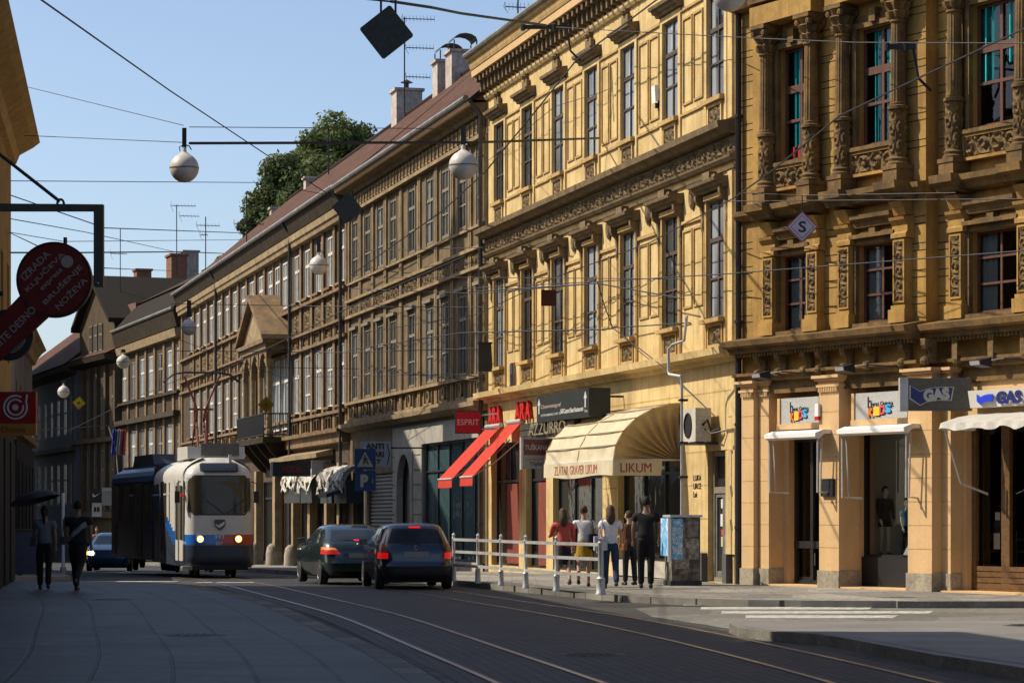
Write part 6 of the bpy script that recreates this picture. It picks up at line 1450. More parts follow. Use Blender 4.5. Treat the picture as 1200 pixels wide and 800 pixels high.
mb.build('wall_arm', Mt['iron'], r, fix=False)
# AZZURRO : slatted fascia with outline letters, blade style
Wd = 1.0; a, b = f.u(672, Wd), f.u(609, Wd); z1, z0 = f.z(640, 493, Wd), f.z(640, 512, Wd); L = (b - a) / 2; H = (z1 - z0) / 2
r = empty('shop_sign', f.P((a + b) / 2, Wd, (z0 + z1) / 2), f.rz, 'slatted dark fascia with outlined AZZURRO letters', 'shop sign')
mb = MB(); 
for k in range(5): mb.box(-L, L, -.2, -.02 + .02 * (k % 2), -H + 2 * H * k / 5 + .003, -H + 2 * H * (k + 1) / 5)
mb.build('slats', rough_mat('dark_bronze_slats', (.05, .045, .035), (.1, .085, .06), 3, .5, .1, 20, 0, None, .2, .5, .3), r, fix=False)
text('sign_lettering', 'AZZURRO', plain('brass_letter', (.45, .38, .25), .35, .5), r, (-L * .12, .01, .02), (-1, 0, 0), (0, 1, 0), L * 1.35, H * 1.5, .03, .0)
mb = MB()
for x in (-L * .8, L * .8): mb.tube([(x, -.1, 0), (x, -1.0, .1)], .03, 6)
mb.build('wall_arm', Mt['iron'], r, fix=False)
# TUSKANAC blade sign
r, hw, hh = blade('hanging_shop_sign', 612, 648, 513, 549, 68.5, .1, 'maroon and white hanging sign reading TUSKANAC')
MB().box(-hw, hw, -.05, .05, -hh, hh).build('sign_box', rough_mat('dirty_white_sign', (.30, .30, .29), (.24, .24, .23), 2, .6), r, fix=False)
MB().box(-hw * .93, hw * .96, -.056, -.0505, -hh * .12, hh * .9).build('maroon_field', plain('maroon', (.10, .012, .018), .5), r, fix=False)
text('sign_lettering', 'TUŠKANAC', plain('greyish_letters', (.35, .33, .32), .5), r, (0, -.057, hh * .42), (1, 0, 0), (0, -1, 0), hw * 1.7, hh * .42, .003, .01)
MB().box(-hw * .93, hw * .96, -.056, -.0505, -hh * .42, -hh * .38).build('thin_line', plain('maroon_line', (.2, .02, .03), .5), r, fix=False)
text('sign_lettering', 'Digital Pr', Mt['black'], r, (hw * .1, -.052, -hh * .7), (1, 0, 0), (0, -1, 0), hw * 1.2, hh * .3, .003, .0)
MB().box(-hw - .05, -hw - .003, -.06, .06, -hh - .02, hh + .02).build('side_panel', Mt['alu'], r, fix=False)
MB().tube([(hw, 0, hh * .6), (hw + .5, 0, hh * .6)], .025, 6).build('wall_arm', Mt['iron'], r, fix=False)
# LIKUM awning: fan of hoops
ua, ub = f.u(798, 0), f.u(641, 1.55) ; zb_, Wr, Hr = 2.86, 1.6, 1.32; L = ub - ua
r = empty('cream_awning', f.P(ua, 0, 0), f.rz, 'cream domed awning with LIKUM in red on its valance', 'awning')
cv = cloth_mat('cream_canvas', (.70, .62, .43), (.58, .50, .33), 2.2, .22); cv2 = cloth_mat('cream_canvas_side_shade', (.60, .45, .24), (.42, .31, .16), 1.6, .3)  # side canvas carries its shaded warm tone in the colour
ang = [0, 15, 30, 47, 64, 80, 90]; n_ = 26; vs = []; fs = []
def hoop(t): t = R(t); return .02 + Wr * max(0, math.cos(t)) ** 1.1, zb_ + Hr * math.sin(t) ** 1.0
rows = []
for k, t in enumerate(ang):
    rows.append((hoop(t), 0))
    if k < len(ang) - 1:
        m_ = hoop((t + ang[k + 1]) / 2); mid = ((rows[-1][0][0] + hoop(ang[k + 1])[0]) / 2 * .6 + m_[0] * .4 - .02, (rows[-1][0][1] + hoop(ang[k + 1])[1]) / 2 * .6 + m_[1] * .4 - .02); rows.append((mid, 1))
for (ww_, zz_), sg in rows:
    for i in range(n_ + 1):
        x = L * i / n_; s_ = .035 * math.sin(PI * ((i * 2.0 / n_) % 1)) ; vs.append((x, ww_ - s_ * (.6 + .4 * sg), zz_ - s_ * (.5 + .5 * sg) + .012 * noise.noise(Vector((x * 2, zz_ * 5, 1)))))
m_ = len(rows); fs = [(j * (n_ + 1) + i, j * (n_ + 1) + i + 1, (j + 1) * (n_ + 1) + i + 1, (j + 1) * (n_ + 1) + i) for j in range(m_ - 1) for i in range(n_)]
MB().faces(vs, fs).build('awning_cloth', cv, r, fix=False, smooth=True)
mb = MB()
for j in range(1, len(ang) - 1):
    w_, z_ = hoop(ang[j]); mb.tube([(0, w_ + .01, z_), (L, w_ + .01, z_)], .014, 5)
for x in (L * .5,): mb.tube([(x, hoop(t)[0] + .0, hoop(t)[1]) for t in ang], .01, 5)
mb.build('seams', plain('brown_seam_thread', (.30, .22, .12), .9), r, fix=False)  # seams in a darker brown than the canvas
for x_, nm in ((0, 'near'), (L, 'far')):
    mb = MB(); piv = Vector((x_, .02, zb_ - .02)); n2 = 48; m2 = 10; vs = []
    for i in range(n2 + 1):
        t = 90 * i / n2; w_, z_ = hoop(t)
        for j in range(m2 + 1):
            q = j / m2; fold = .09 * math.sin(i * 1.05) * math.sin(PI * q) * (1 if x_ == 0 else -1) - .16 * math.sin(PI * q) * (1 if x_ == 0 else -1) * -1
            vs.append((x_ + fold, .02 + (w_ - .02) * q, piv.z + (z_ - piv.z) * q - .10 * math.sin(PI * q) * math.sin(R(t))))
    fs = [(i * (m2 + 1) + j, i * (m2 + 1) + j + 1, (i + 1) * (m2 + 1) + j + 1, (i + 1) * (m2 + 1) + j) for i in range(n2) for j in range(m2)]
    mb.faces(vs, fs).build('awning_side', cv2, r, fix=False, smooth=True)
mb = MB(); n3 = 24
for i in range(n3): 
    x0, x1 = L * i / n3, L * (i + 1) / n3; d0 = .03 * math.sin(x0 * 1.3); d1 = .03 * math.sin(x1 * 1.3)
    mb.face([(x0, Wr + .03, zb_), (x1, Wr + .03, zb_), (x1, Wr + .035, zb_ - .36 + d1), (x0, Wr + .035, zb_ - .36 + d0)])
mb.face([(-.01, Wr + .03, zb_ + .02), (-.01, Wr - 1.15, zb_ + .0), (-.01, Wr - 1.12, zb_ - .36), (-.01, Wr + .03, zb_ - .36)])
va = mb.build('valance', cv, r, fix=False)
text('valance_lettering', 'LIKUM', plain('dark_red_print', (.28, .02, .012), .7), r, (-.014, Wr - .52, zb_ - .18), (0, -1, 0), (-1, 0, 0), .74, .21, .003, .0)
text('valance_lettering', 'ZLATAR GRAVER LIKUM', plain('faded_red_print', (.38, .13, .06), .7), r, (L * .52, Wr + .036, zb_ - .18), (-1, 0, 0), (0, 1, 0), L * .62, .22, .003, .0)
mb = MB(); mb.tube([(0, .02, zb_), (0, Wr, zb_), (L, Wr, zb_), (L, .02, zb_)], .025, 6); mb.build('awning_frame', Mt['alu'], r, fix=False)
MB().box(L * .72, L * .76, .0, .02, 0, .75).build('dark_patch', Mt['dgrey'], r, loc=(0, hoop(30)[0] + .02, hoop(30)[1] - .25), fix=False).rotation_euler = (R(38), R(14), 0)
# pole with bent conduit beside the awning
P = WP(799, 686, 58.8); r = empty('conduit_pole', (P.x, P.y, .12), f.rz, 'slim grey conduit pole with a bent top at the right end of the awning', 'pole')
k = 58.8 / F; z = lambda y: (HY - y) * k + CH - .12
MB().tube([(0, .0, 0), (0, 0, z(446)), (.0, .02, z(441)), (.6, .1, z(437)), (.65, .1, z(432)), (.65, .1, z(407)), (.5, .05, z(402)), (-.0, -.05, z(399)), (-.05, -.1, z(370))], .032, 8).build('pole', Mt['alu'], r, fix=False, smooth=True)
mb = MB()
for yy in (470, 520, 560): mb.box(-.07, .07, -.12, .06, z(yy), z(yy) + .05)
mb.build('clamp', Mt['iron'], r, fix=False)
# air conditioner
w_ = .55; u = f.u(836, w_); zc = f.z(826, 496, w_)
r = empty('air_conditioner', f.P(f.u(829, .1), 0, zc), f.rz, 'white air-conditioning unit on the wall above the narrow glass door', 'air conditioner')
MB().box(-.45, .45, .16, .52, -.37, .37).build('casing', rough_mat('dirty_white_casing', (.58, .54, .44), (.48, .44, .36), 3, .5), r, fix=False)
mb = MB(); mb.lathe([(.28, .521), (.28, .545), (.24, .55), (.24, .525), (0, .525)], .08, 0, 20, axis='y'); mb.build('fan_grille', Mt['iron'], r)
mb = MB(); mb.box(-.47, .47, 0, .5, -.43, -.385); mb.build('wall_bracket', Mt['iron'], r, fix=False)
mb = MB(); mb.tube([(-.46, .35, .0), (-.62, .3, .1), (-.6, .2, -.15), (-.9, .1, -.1)], .03, 6); mb.tube([(-.46, .3, -.1), (-.75, .25, -.2), (-1.1, .05, -.15)], .02, 6); mb.build('hose', Mt['iron'], r, fix=False)
# alarm box of the yellow house
u = f.u(768, .1); r = empty('alarm_box', f.P(u, 0, f.z(768, 111, .1)), f.rz, 'small white box on the second floor of the yellow house', 'alarm box')
MB().prism([(0, -.12), (.14, -.2), (.16, .2), (0, .22)], -.14, .14, 'x').build('casing', Mt['white'], r); MB().box(-.05, .05, .02, .1, -.32, -.2).build('lamp', Mt['iron'], r, fix=False)
# blue house plate
u = f.u(600, 0); r = empty('wall_plaque', f.P(f.u(600.5, .03), 0, f.z(600.5, 442, .03)), f.rz, 'blue-grey plate on the yellow wall between the left first-floor windows', 'plaque')
MB().box(-.22, .22, .0, .05, -.4, .4).build('plate', plain('slate_blue', (.05, .055, .10), .6), r, fix=False); mb = MB(); frame(mb, -.24, .24, -.42, .42, 0, .06, .03); mb.build('plaque_rim', Mt['c_trim'], r, fix=False)

# advertising cabinet with posters
P = WP(804, 686, 56.9); r = empty('poster_cabinet', (P.x, P.y, .12), R(8), 'street cabinet plastered with old posters, a blue poster on its left side', 'cabinet')
k = 56.9 / F; A = 17.0 * k; Hc = 80 * k
mb = MB().box(-A, A, 0, .75, .1, Hc); cab = mb.build('casing', rough_mat('poster_scraps', (.22, .19, .14), (.07, .06, .05), 5, .8, .5, 12, .5, (.16, .14, .11), .4, thr=(.42, .55)), r, fix=False)
MB().box(-A - .04, A + .04, -.04, .79, Hc, Hc + .05).build('lid', Mt['alu'], r, fix=False); MB().box(-A - .03, A + .03, -.02, .77, 0, .1).build('base', Mt['dgrey'], r, fix=False)
rg = random.Random(3)
mats_ = [rough_mat('torn_poster', (.45, .42, .36), (.15, .12, .09), 9, .8, .4, 20, 0, None, .4), rough_mat('grey_poster', (.32, .31, .28), (.12, .11, .1), 10, .8, .4, 20, 0, None, .4)]
for (x0, x1, z0, z1, mi) in ((-A * .85, -A * .1, .95, 1.3, 1), (-.02, A * .9, .55, .98, 0), (-A * .8, A * .2, .35, .8, 0), (A * .1, A * .85, 1.02, 1.35, 1)):
    MB().box(x0, x1, -.006 - .004 * mi, -.001, z0, z1).build('poster', mats_[mi], r, fix=False)
MB().box(-A - .1, -A - .02, -.06, .70, .62, Hc - .02).build('poster', rough_mat('blue_poster', (.10, .38, .68), (.62, .68, .70), 7, .6, .1, 20, 0, None, .1, thr=(.5, .62)), r, fix=False, loc=(0, 0, 0))
mb = MB(); mb.box(-A - .1 - .0, -A - .03, -.1, -.062, .5, Hc - .02, 0); mb.build('poster_edge', Mt['white'], r, fix=False)
# blue poster faces the camera at the left edge of the cabinet
pb = MB(); pb.box(-A + .0, -A + .23, -.016, -.011, .55, Hc - .03); pb.build('poster', rough_mat('sky_blue_poster', (.12, .42, .68), (.68, .74, .76), 9, .6, .1, 20, 0, None, .1, thr=(.5, .6)), r, fix=False)
text('poster_print', 'PRVO\nKOLO\nSAJAM', plain('poster_white', (.7, .72, .72)), r, (-A + .115, -.017, .92), (1, 0, 0), (0, -1, 0), .19, .6, .002, .01)

# railing along the kerb
rp = [(531.5, 680.5), (560, 683), (587, 686), (616, 689), (652, 692.5), (704, 696.7)]
pts = [Vector(gpt(x, y, .12)) for x, y in rp]; o0 = pts[-1]
r = empty('kerb_railing', (o0.x, o0.y, .12), 0, 'white-grey metal railing of six posts and three rails on the kerb', 'railing')
for i, p in enumerate(pts):
    q = p - o0; h = 1.0; R_ = .05 if i == 5 else .036
    mb = MB(); mb.lathe([(R_ * 2.0, 0), (R_ * 2.0, .03), (R_ * 1.7, .05), (R_ * 1.55, .28), (R_ * 1.7, .30), (R_, .34), (R_, h - .06), (R_ * 1.25, h - .04), (R_ * .8, h), (R_ * 1.1, h + .04), (0, h + .09)], q.x, q.y, 14); mb.build('post', Mt['alu'], r, smooth=True)
for zz in (.36, .66, .93):
    for p, q in zip(pts, pts[1:]):
        a, b = p - o0, q - o0; d = (b - a).normalized(); n_ = Vector((-d.y, d.x)) * .018; mb = MB()
        a2, b2 = a + d * .04, b - d * .04
        v = [(a2.x + n_.x, a2.y + n_.y), (b2.x + n_.x, b2.y + n_.y), (b2.x - n_.x, b2.y - n_.y), (a2.x - n_.x, a2.y - n_.y)]
        mb.prism(v, zz - .03, zz + .03, 'z'); mb.build('rail', Mt['alu'], r)

# ------------------------------------------------------------------ grey-ochre house / brown house shop things
fB = Fac(571, 61000 / 751, -180)
r, hw, hh = blade('hanging_shop_sign', 422, 458, 517, 547, 90, .1, 'grey-blue hanging sign reading ANTIKVARIJAT with an arrow point', rz=R(4))
MB().box(-hw, hw, -.07, .07, -hh, hh).build('sign_box', plain('slate_sign', (.20, .23, .26), .5), r, fix=False)
for i, s_ in enumerate(('ANTI', 'KVARI', 'JAT')): text('sign_lettering', s_, Mt['black'], r, (-hw * .05, -.07, hh * (.62 - .62 * i)), (1, 0, 0), (0, -1, 0), hw * (1.2 if i < 2 else .8), hh * .46, .006, .05)
MB().prism([(hw * .72, -hh * .85), (hw * .78, -hh * .85), (hw * .95, 0), (hw * .78, hh * .85), (hw * .72, hh * .85), (hw * .87, 0)], -.08, -.071, 'y').build('arrow_mark', Mt['black'], r)
MB().tube([(hw, 0, hh * .5), (hw + 1.2, 0, hh * .5)], .03, 6).build('wall_arm', Mt['iron'], r, fix=False)
Zs = 66.0; P = WP(428, 0, Zs); r = empty('traffic_sign_post', (P.x, Zs, g(Zs) ), R(-2), 'blue crossing sign above a blue P sign on a grey post behind the cars', 'traffic sign'); k = Zs / F; zz = lambda y: CH + (HY - y) * k - g(Zs)
MB().tube([(0, .05, 0), (0, .05, zz(524))], .035, 8).build('post', Mt['gutter'], r, fix=False)
sb = plain('sign_blue', (.005, .022, .09), .45); a = 12.3 * k
MB().box(-a, a, -.02, .0, zz(550), zz(525.5)).build('crossing_plate', sb, r, fix=False); MB().box(-a, a, -.02, .0, zz(575), zz(551)).build('parking_plate', sb, r, fix=False)
zc = (zz(550) + zz(525.5)) / 2; o = MB().prism([(-a * .78, zc - a * .72), (a * .78, zc - a * .72), (0, zc + a * .72)], -.026, -.021, 'y').build('white_triangle', plain('dull_white_triangle', (.24, .24, .2)), r)
mb = MB(); mb.tube([(-.04, -.03, zc - .12), (.0, -.03, zc + .02), (.0, -.03, zc + .08)], .02, 5); mb.tube([(0, -.03, zc + .0), (.08, -.03, zc - .12)], .018, 5); mb.tube([(-.07, -.03, zc + .02), (.07, -.03, zc + .0)], .013, 5); mb.lathe([(0, zc + .08), (.025, zc + .1), (0, zc + .13)], 0, -.03, 6); mb.build('walker_mark', Mt['black'], o, fix=False)
text('sign_letter', 'P', plain('dull_white_letter', (.25, .25, .22)), r, (-.02, -.02, (zz(575) + zz(551)) / 2), (1, 0, 0), (0, -1, 0), a * .75, a * 1.2, .003, .06); text('sign_letter', 'i', plain('dim_letter', (.2, .25, .3)), r, (a * .72, -.02, (zz(575) + zz(551)) / 2), (1, 0, 0), (0, -1, 0), None, a * .5, .003, .0)
fA = Fac(409.5, 61000 / 589.5, -180)
r, hw, hh = blade('hanging_shop_sign', 320, 364, 541, 558, 104, .1, 'long dark hanging sign with dull red MODA lettering', rz=R(6))
MB().box(-hw, hw, -.1, .1, -hh, hh).build('sign_box', rough_mat('soot_dark_sign', (.035, .034, .034), (.05, .045, .045), 2, .5), r, fix=False); MB().box(-hw - .1, -hw - .003, -.1, .1, -hh, hh).build('side_panel', Mt['alu'], r, fix=False)
text('sign_lettering', 'MODA', plain('dull_red_letters', (.18, .02, .015)), r, (0, -.1, 0), (1, 0, 0), (0, -1, 0), hw * 1.1, hh * 1.1, .006, .04)
r, hw, hh = blade('hanging_shop_sign', 365, 388, 539, 556, 107, .1, 'small pale grey hanging sign with a red patch next to the long dark one', rz=R(6))
MB().box(-hw, hw, -.1, .1, -hh, hh).build('sign_box', plain('pale_grey_sign', (.36, .35, .32), .5), r, fix=False); MB().box(hw * .25, hw * .8, -.106, -.101, -hh * .5, hh * .6).build('red_patch', plain('faded_red', (.42, .08, .06)), r, fix=False); MB().box(hw + .003, hw + .15, -.1, .1, -hh, hh).build('side_panel', Mt['iron'], r, fix=False)
# four ruffled white swag awnings
for i, (pa, pb) in enumerate(((329, 347), (348, 361), (371, 384), (387, 401))):
    w_ = .9; a, b = fA.u(pb, w_), fA.u(pa, w_); pm = (pa + pb) / 2; zt = fA.z(pm, 562 - i * .9, .3); L = (b - a) / 2
    r = empty('ruffled_awning', fA.P((a + b) / 2, 0, zt), fA.rz, ['ruffled white awning farthest left on the brown house, above the pale piers', 'second ruffled white awning, right of the farthest left one', 'third ruffled white awning, first one right of the gap', 'ruffled white awning nearest the grey downpipe corner'][i], 'awning', 'ruffled white shop awnings')
    mb = MB(); n2, m2 = 30, 8; vs = []
    for ii in range(n2 + 1):
        x = -L + 2 * L * ii / n2; hang = 1.0 + .25 * math.cos(2 * PI * ii / n2)
        for jj in range(m2 + 1):
            q = jj / m2; vs.append((x + .06 * math.sin(jj * 1.7 + ii), .1 + .8 * math.sin(q * PI / 2) + .07 * math.sin(ii * 1.9) * q, .45 * math.cos(q * PI / 2) - q * hang * .55 * abs(math.sin(ii * .62 + i))))
    fs = [(ii * (m2 + 1) + jj, ii * (m2 + 1) + jj + 1, (ii + 1) * (m2 + 1) + jj + 1, (ii + 1) * (m2 + 1) + jj) for ii in range(n2) for jj in range(m2)]
    mb.faces(vs, fs).build('ruffled_cloth', rough_mat('white_striped_canvas', (.68, .64, .56), (.05, .05, .05), 5, .9, .2, 10, 0, None, .1, thr=(.56, .6)), r, fix=False, smooth=True)
    MB().box(-L, L, .0, .75, -1.0, -.15).build('dark_block', Mt['dgrey'], r, fix=False)  # solid dark block under the ruffles
r = empty('dark_awning', fB.P(fB.u(423), 0, fB.z(415, 575, .3)), fB.rz, 'small black awning at the downpipe between brown and grey-ochre houses', 'awning')
MB().prism([(0, .35), (1.4, -.1), (1.4, -.25), (0, .2)], -.6, 1.2, 'x').build('awning_cloth', Mt['dgrey'], r); MB().tube([(-.6, 1.4, -.15), (1.2, 1.4, -.15)], .02, 5).build('awning_frame', Mt['iron'], r, fix=False)

# ------------------------------------------------------------------ left foreground signs
P = WP(-8, 241, 41); k = 41 / F
r = empty('sign_bracket', P, 0, 'square steel bracket arm with a drop leg reaching in from the left edge', 'bracket'); X = lambda p: (p + 8) * k; Zr = lambda y: (241 - y) * k
mb = MB(); mb.prism([(X(-60), Zr(247.5)), (X(110.5), Zr(247.5)), (X(110.5), Zr(336)), (X(121.5), Zr(336)), (X(121.5), Zr(240)), (X(-60), Zr(238.5))], -.07, .07, 'y'); mb.build('arm', Mt['pipe'], r)
mb = MB(); mb.tube([(X(70), 0, Zr(236)), (X(10), .0, Zr(189)), (X(-40), .0, Zr(150))], .03, 6)
for t in range(9): 
    a_ = PI * t / 8
mb.tube([(X(71) + .05 * math.cos(PI * t / 8), 0, Zr(239) + .07 * math.sin(PI * t / 8)) for t in range(9)], .02, 6); mb.build('stay_rod', Mt['iron'], r, fix=False)
MB().tube([(X(116), -.08, Zr(332)), (X(116), -.06, Zr(332))], .012, 8).build('bolt', Mt['white'], r, fix=False)
Z = 40; k = Z / F; P = WP(64, 328, Z); r = empty('round_hanging_sign', P, 0, 'dark red round sign with slanting key-cutting lettering and an arm to the lower left', 'shop sign')
dr = rough_mat('dark_red_enamel', (.13, .008, .008), (.10, .006, .006), 2, .5); lt = plain('dull_letters', (.22, .19, .18), .6)
mb = MB(); rad = 43 * k; mb.lathe([(0, -.06), (rad * .97, -.06), (rad, -.04), (rad, .04), (rad * .97, .06), (0, .06)], 0, 0, 48, axis='y'); mb.build('disc', dr, r, smooth=True)
mb = MB(); mb.lathe([(rad * 1.0, -.065), (rad * 1.03, -.065), (rad * 1.03, .065), (rad * 1.0, .065)], 0, 0, 48, axis='y', cap=False); mb.build('rim', Mt['iron'], r)
A = R(45); dx, dz = math.cos(A), math.sin(A)
def alongp(s, t): return (s * dx - t * dz, s * dz + t * dx)       # s up the slant, t across it
mb = MB(); mb.prism([alongp(-rad * .75, rad * .36), alongp(-rad * 2.6, rad * .30), alongp(-rad * 2.6, -rad * .52), alongp(-rad * .75, -rad * .60)], -.05, .05, 'y'); mb.build('arm_plate', dr, r)
def st(s, sp, t, w_, h_):
    x, z = alongp(sp * k, t * k); text('sign_lettering', s, lt, r, (x, -.062, z), (1, 0, 0), (0, -1, 0), w_ * k, h_ * k, .003, .012, rot=A)
st('IZRADA', -3.5, 27, 43, 8.5); st('KLJUČEVA', -1, 14, 62, 9); st('express', -2, 1.5, 34, 6); st('BRUŠENJE', 3, -11.5, 62, 9); st('NOŽEVA', 3, -25, 48, 9); st('SKRENITE DESNO', -86, -7, 92, 9)
x, z = 15.5 * k, 21 * k; MB().lathe([(0, -.066), (7.2 * k, -.066), (7.2 * k, -.061), (0, -.061)], x, z, 20, axis='y').build('round_mark', plain('dull_disc', (.25, .23, .2)), r)
MB().tube([(12.5 * k, 0, rad * .9), (12.5 * k, 0, rad * 1.16)], .03, 6).build('hanger', Mt['iron'], r, fix=False)
mb = MB(); c_ = (-56 * k, -64 * k); mb.lathe([(22 * k, .06), (30 * k, .06), (30 * k, .16), (22 * k, .16)], c_[0], c_[1], 32, axis='y', cap=False); mb.build('key_ring', Mt['iron'], r)
MB().lathe([(0, -.02), (22 * k, -.02), (22 * k, .03), (0, .03)], c_[0], c_[1], 32, axis='y').build('grey_disc', plain('grey_enamel', (.10, .10, .09)), r)
mb = MB(); mb.tube([(-60 * k, 0, -.2), (-120 * k, 0, -.2)], .04, 6); mb.build('wall_arm', Mt['iron'], r, fix=False)
Z = 46; k = Z / F; r, hw, hh = blade('hanging_shop_sign', -6, 43, 459, 510, Z, .1, 'red square sign with a white spiral and the word Diona', rz=0)
MB().box(-hw, hw, -.08, .08, -hh * .45, hh).build('sign_box', rough_mat('signal_red_box', (.30, .012, .012), (.25, .01, .01), 2, .45), r, fix=False); MB().box(-hw, hw, -.08, .08, -hh, -hh * .45 - .003).build('lower_box', plain('dull_orange', (.33, .13, .01), .5), r, fix=False)
sw = plain('dull_white_spiral', (.42, .40, .38)); cx_ = .5 * k; cz = hh * .28
for rr_, a0, a1 in ((13.5, 60, 390), (9, 40, 380)): MB().tube([(cx_ + rr_ * k * math.cos(R(t)), -.085, cz + rr_ * k * math.sin(R(t))) for t in range(a0, a1, 12)] + ([(cx_ + rr_ * k, -.085, cz + 15 * k)] if rr_ > 10 else []), 1.3 * k, 6).build('spiral_mark', sw, r, fix=False)
MB().lathe([(0, -.09), (3.6 * k, -.09), (3.6 * k, -.081), (0, -.081)], cx_, cz, 16, axis='y').build('round_mark', sw, r)
text('sign_lettering', 'Diona', plain('dark_red_letters', (.22, .02, .01)), r, (-.02, -.08, -hh * .73), (1, 0, 0), (0, -1, 0), hw * 1.15, hh * .28, .004, .0)
MB().tube([(-hw, 0, 0), (-hw - 1.2, 0, 0)], .04, 6).build('wall_arm', Mt['iron'], r, fix=False)

# ------------------------------------------------------------------ aerials
def aerial(px, y0, y1, Z, arms, label):
    P = WP(px, y1, Z); k = Z / F; r = empty('tv_aerial', P, 0, label, 'aerial', 'television aerials on the roofs')
    MB().tube([(0, 0, -1.2), (0, 0, (y1 - y0) * k)], .03, 5).build('mast', Mt['iron'], r, fix=False)
    for (ya, x0, x1) in arms:
        mb = MB(); z = (y1 - ya) * k; mb.tube([(x0 * k, 0, z), (x1 * k, .1, z - .02)], .02, 4); n_ = max(3, int((x1 - x0) / 4))
        for i in range(n_ + 1): x = (x0 + (x1 - x0) * i / n_) * k; mb.tube([(x, -.35, z + .06), (x, .35, z - .06)], .008, 3)
        mb.tube([(x0 * k, -.1, z + 5 * k), (x0 * k - .05, 0, z), (x0 * k + .1, .1, z - 7 * k)], .01, 3)
        mb.build('antenna', Mt['iron'], r, fix=False)
aerial(207, 240, 298, 165, [(241, -6, 22), (253, 4, 26)], 'tall aerial with two combs left of the grey chimney')
aerial(241, 254, 306, 150, [(264, -10, 16), (275, -6, 2)], 'aerial with a wide comb above the small bushy crown')
aerial(141, 268, 340, 180, [(297, -11, 7)], 'lone thin aerial above the brown roof')
aerial(289, 224, 262, 128, [(241, -4, 30), (262, -14, 20)], 'aerial in front of the lowest tree of the slope')
aerial(474, 20, 99, 112, [(22, -2, 35), (56, 2, 34), (90, 2, 30)], 'tall three-armed aerial on the whitewashed chimney')
aerial(385, 149, 172, 118, [(152, -1, 1)], 'short mast before the tallest tree')
aerial(607, -8, 20, 95, [(8, -15, 12)], 'aerial above the cornice of the yellow house')
# flags
Z = 150; k = Z / F; P = WP(140, 545, Z); r = empty('flag', P, 0, 'limp flag of red, white and blue on the cream gabled corner', 'flag')
MB().tube([(0, 0, -1.5), (-.2, 0, 20 * k), (-.6, 0, 45 * k)], .03, 5).build('flagpole', Mt['alu'], r, fix=False)
for i, (c_, x0) in enumerate((((.32, .05, .05), 2), ((.35, .35, .36), -3), ((.03, .05, .28), -8))):
    vs = []; n2, m2 = 8, 10
    for a_ in range(n2 + 1):
        for b_ in range(m2 + 1): vs.append(((x0 + 6 * a_ / n2 - b_ * .15) * k, .12 * math.sin(a_ * 1.6 + i + b_ * .2) - .02 * i, (43 - b_ * 3.0 - abs(a_ - 4) * .5) * k))
    MB().faces(vs, [(a_ * (m2 + 1) + b_, a_ * (m2 + 1) + b_ + 1, (a_ + 1) * (m2 + 1) + b_ + 1, (a_ + 1) * (m2 + 1) + b_) for a_ in range(n2) for b_ in range(m2)]).build('cloth', plain('flag_cloth', c_, .8), r, fix=False, smooth=True)
# far shop signs by the blue car
Z = 118; r, hw, hh = blade('hanging_shop_sign', 107, 119, 572, 588, Z, .1, 'small black hanging sign with a white swoosh', rz=0)
MB().box(-hw, hw, -.06, .06, -hh, hh).build('sign_box', Mt['black'], r, fix=False)
MB().prism([(-hw * .75, hh * .05), (-hw * .45, -hh * .3), (hw * .8, hh * .35), (-hw * .3, -.08 * hh), (-hw * .55, hh * .0), (-hw * .5, hh * .3)], -.066, -.061, 'y').build('swoosh_mark', Mt['white'], r); MB().tube([(hw, 0, 0), (hw + .8, 0, 0)], .03, 5).build('wall_arm', Mt['iron'], r, fix=False)
r, hw, hh = blade('hanging_shop_sign', 108, 119, 589, 605, 119, .1, 'small pale sign with dark squares under the black one', rz=0)
MB().box(-hw, hw, -.06, .06, -hh, hh).build('sign_box', Mt['alu'], r, fix=False); mb = MB(); mb.box(-hw * .6, -hw * .1, -.066, -.061, -hh * .3, hh * .4); mb.box(hw * .05, hw * .6, -.066, -.061, -hh * .3, hh * .4); mb.build('sign_marks', Mt['black'], r, fix=False)
r, hw, hh = blade('hanging_shop_sign', 120, 134, 571, 592, 112, .1, 'blank pale grey box sign beside the tail of the tram', rz=0)
MB().box(-hw, hw, -.1, .1, -hh, hh).build('sign_box', plain('pale_box', (.34, .34, .31)), r, fix=False); MB().box(-hw * .9, hw, -.14, -.101, hh * .6, hh * .75).build('box_rib', Mt['alu'], r, fix=False)
# pole and newspaper stand at the left
P = WP(74, 672, 80); r = empty('white_post', (P.x, 80, g(80)), 0, 'thin white post behind the two walking people', 'post'); MB().tube([(0, 0, 0), (0, 0, 2.45)], .05, 8).build('post', Mt['white'], r, fix=False); MB().lathe([(.09, 0), (.09, .25), (.05, .3)], 0, 0, 10).build('post_base', Mt['alu'], r)
P = WP(33, 674, 70); r = empty('news_stand', (P.x, 70, g(70)), 0, 'dark blue metal stand against the left wall', 'stand'); MB().box(-.3, .3, -.2, .3, .15, 1.25).build('cabinet', plain('dark_blue_sheet', (.012, .03, .085), .6), r, fix=False); mb = MB(); mb.box(-.33, .33, -.23, .33, 1.25, 1.31); mb.box(-.25, -.2, -.15, .25, 0, .15); mb.box(.2, .25, -.15, .25, 0, .15); mb.build('legs_and_lid', Mt['iron'], r, fix=False)
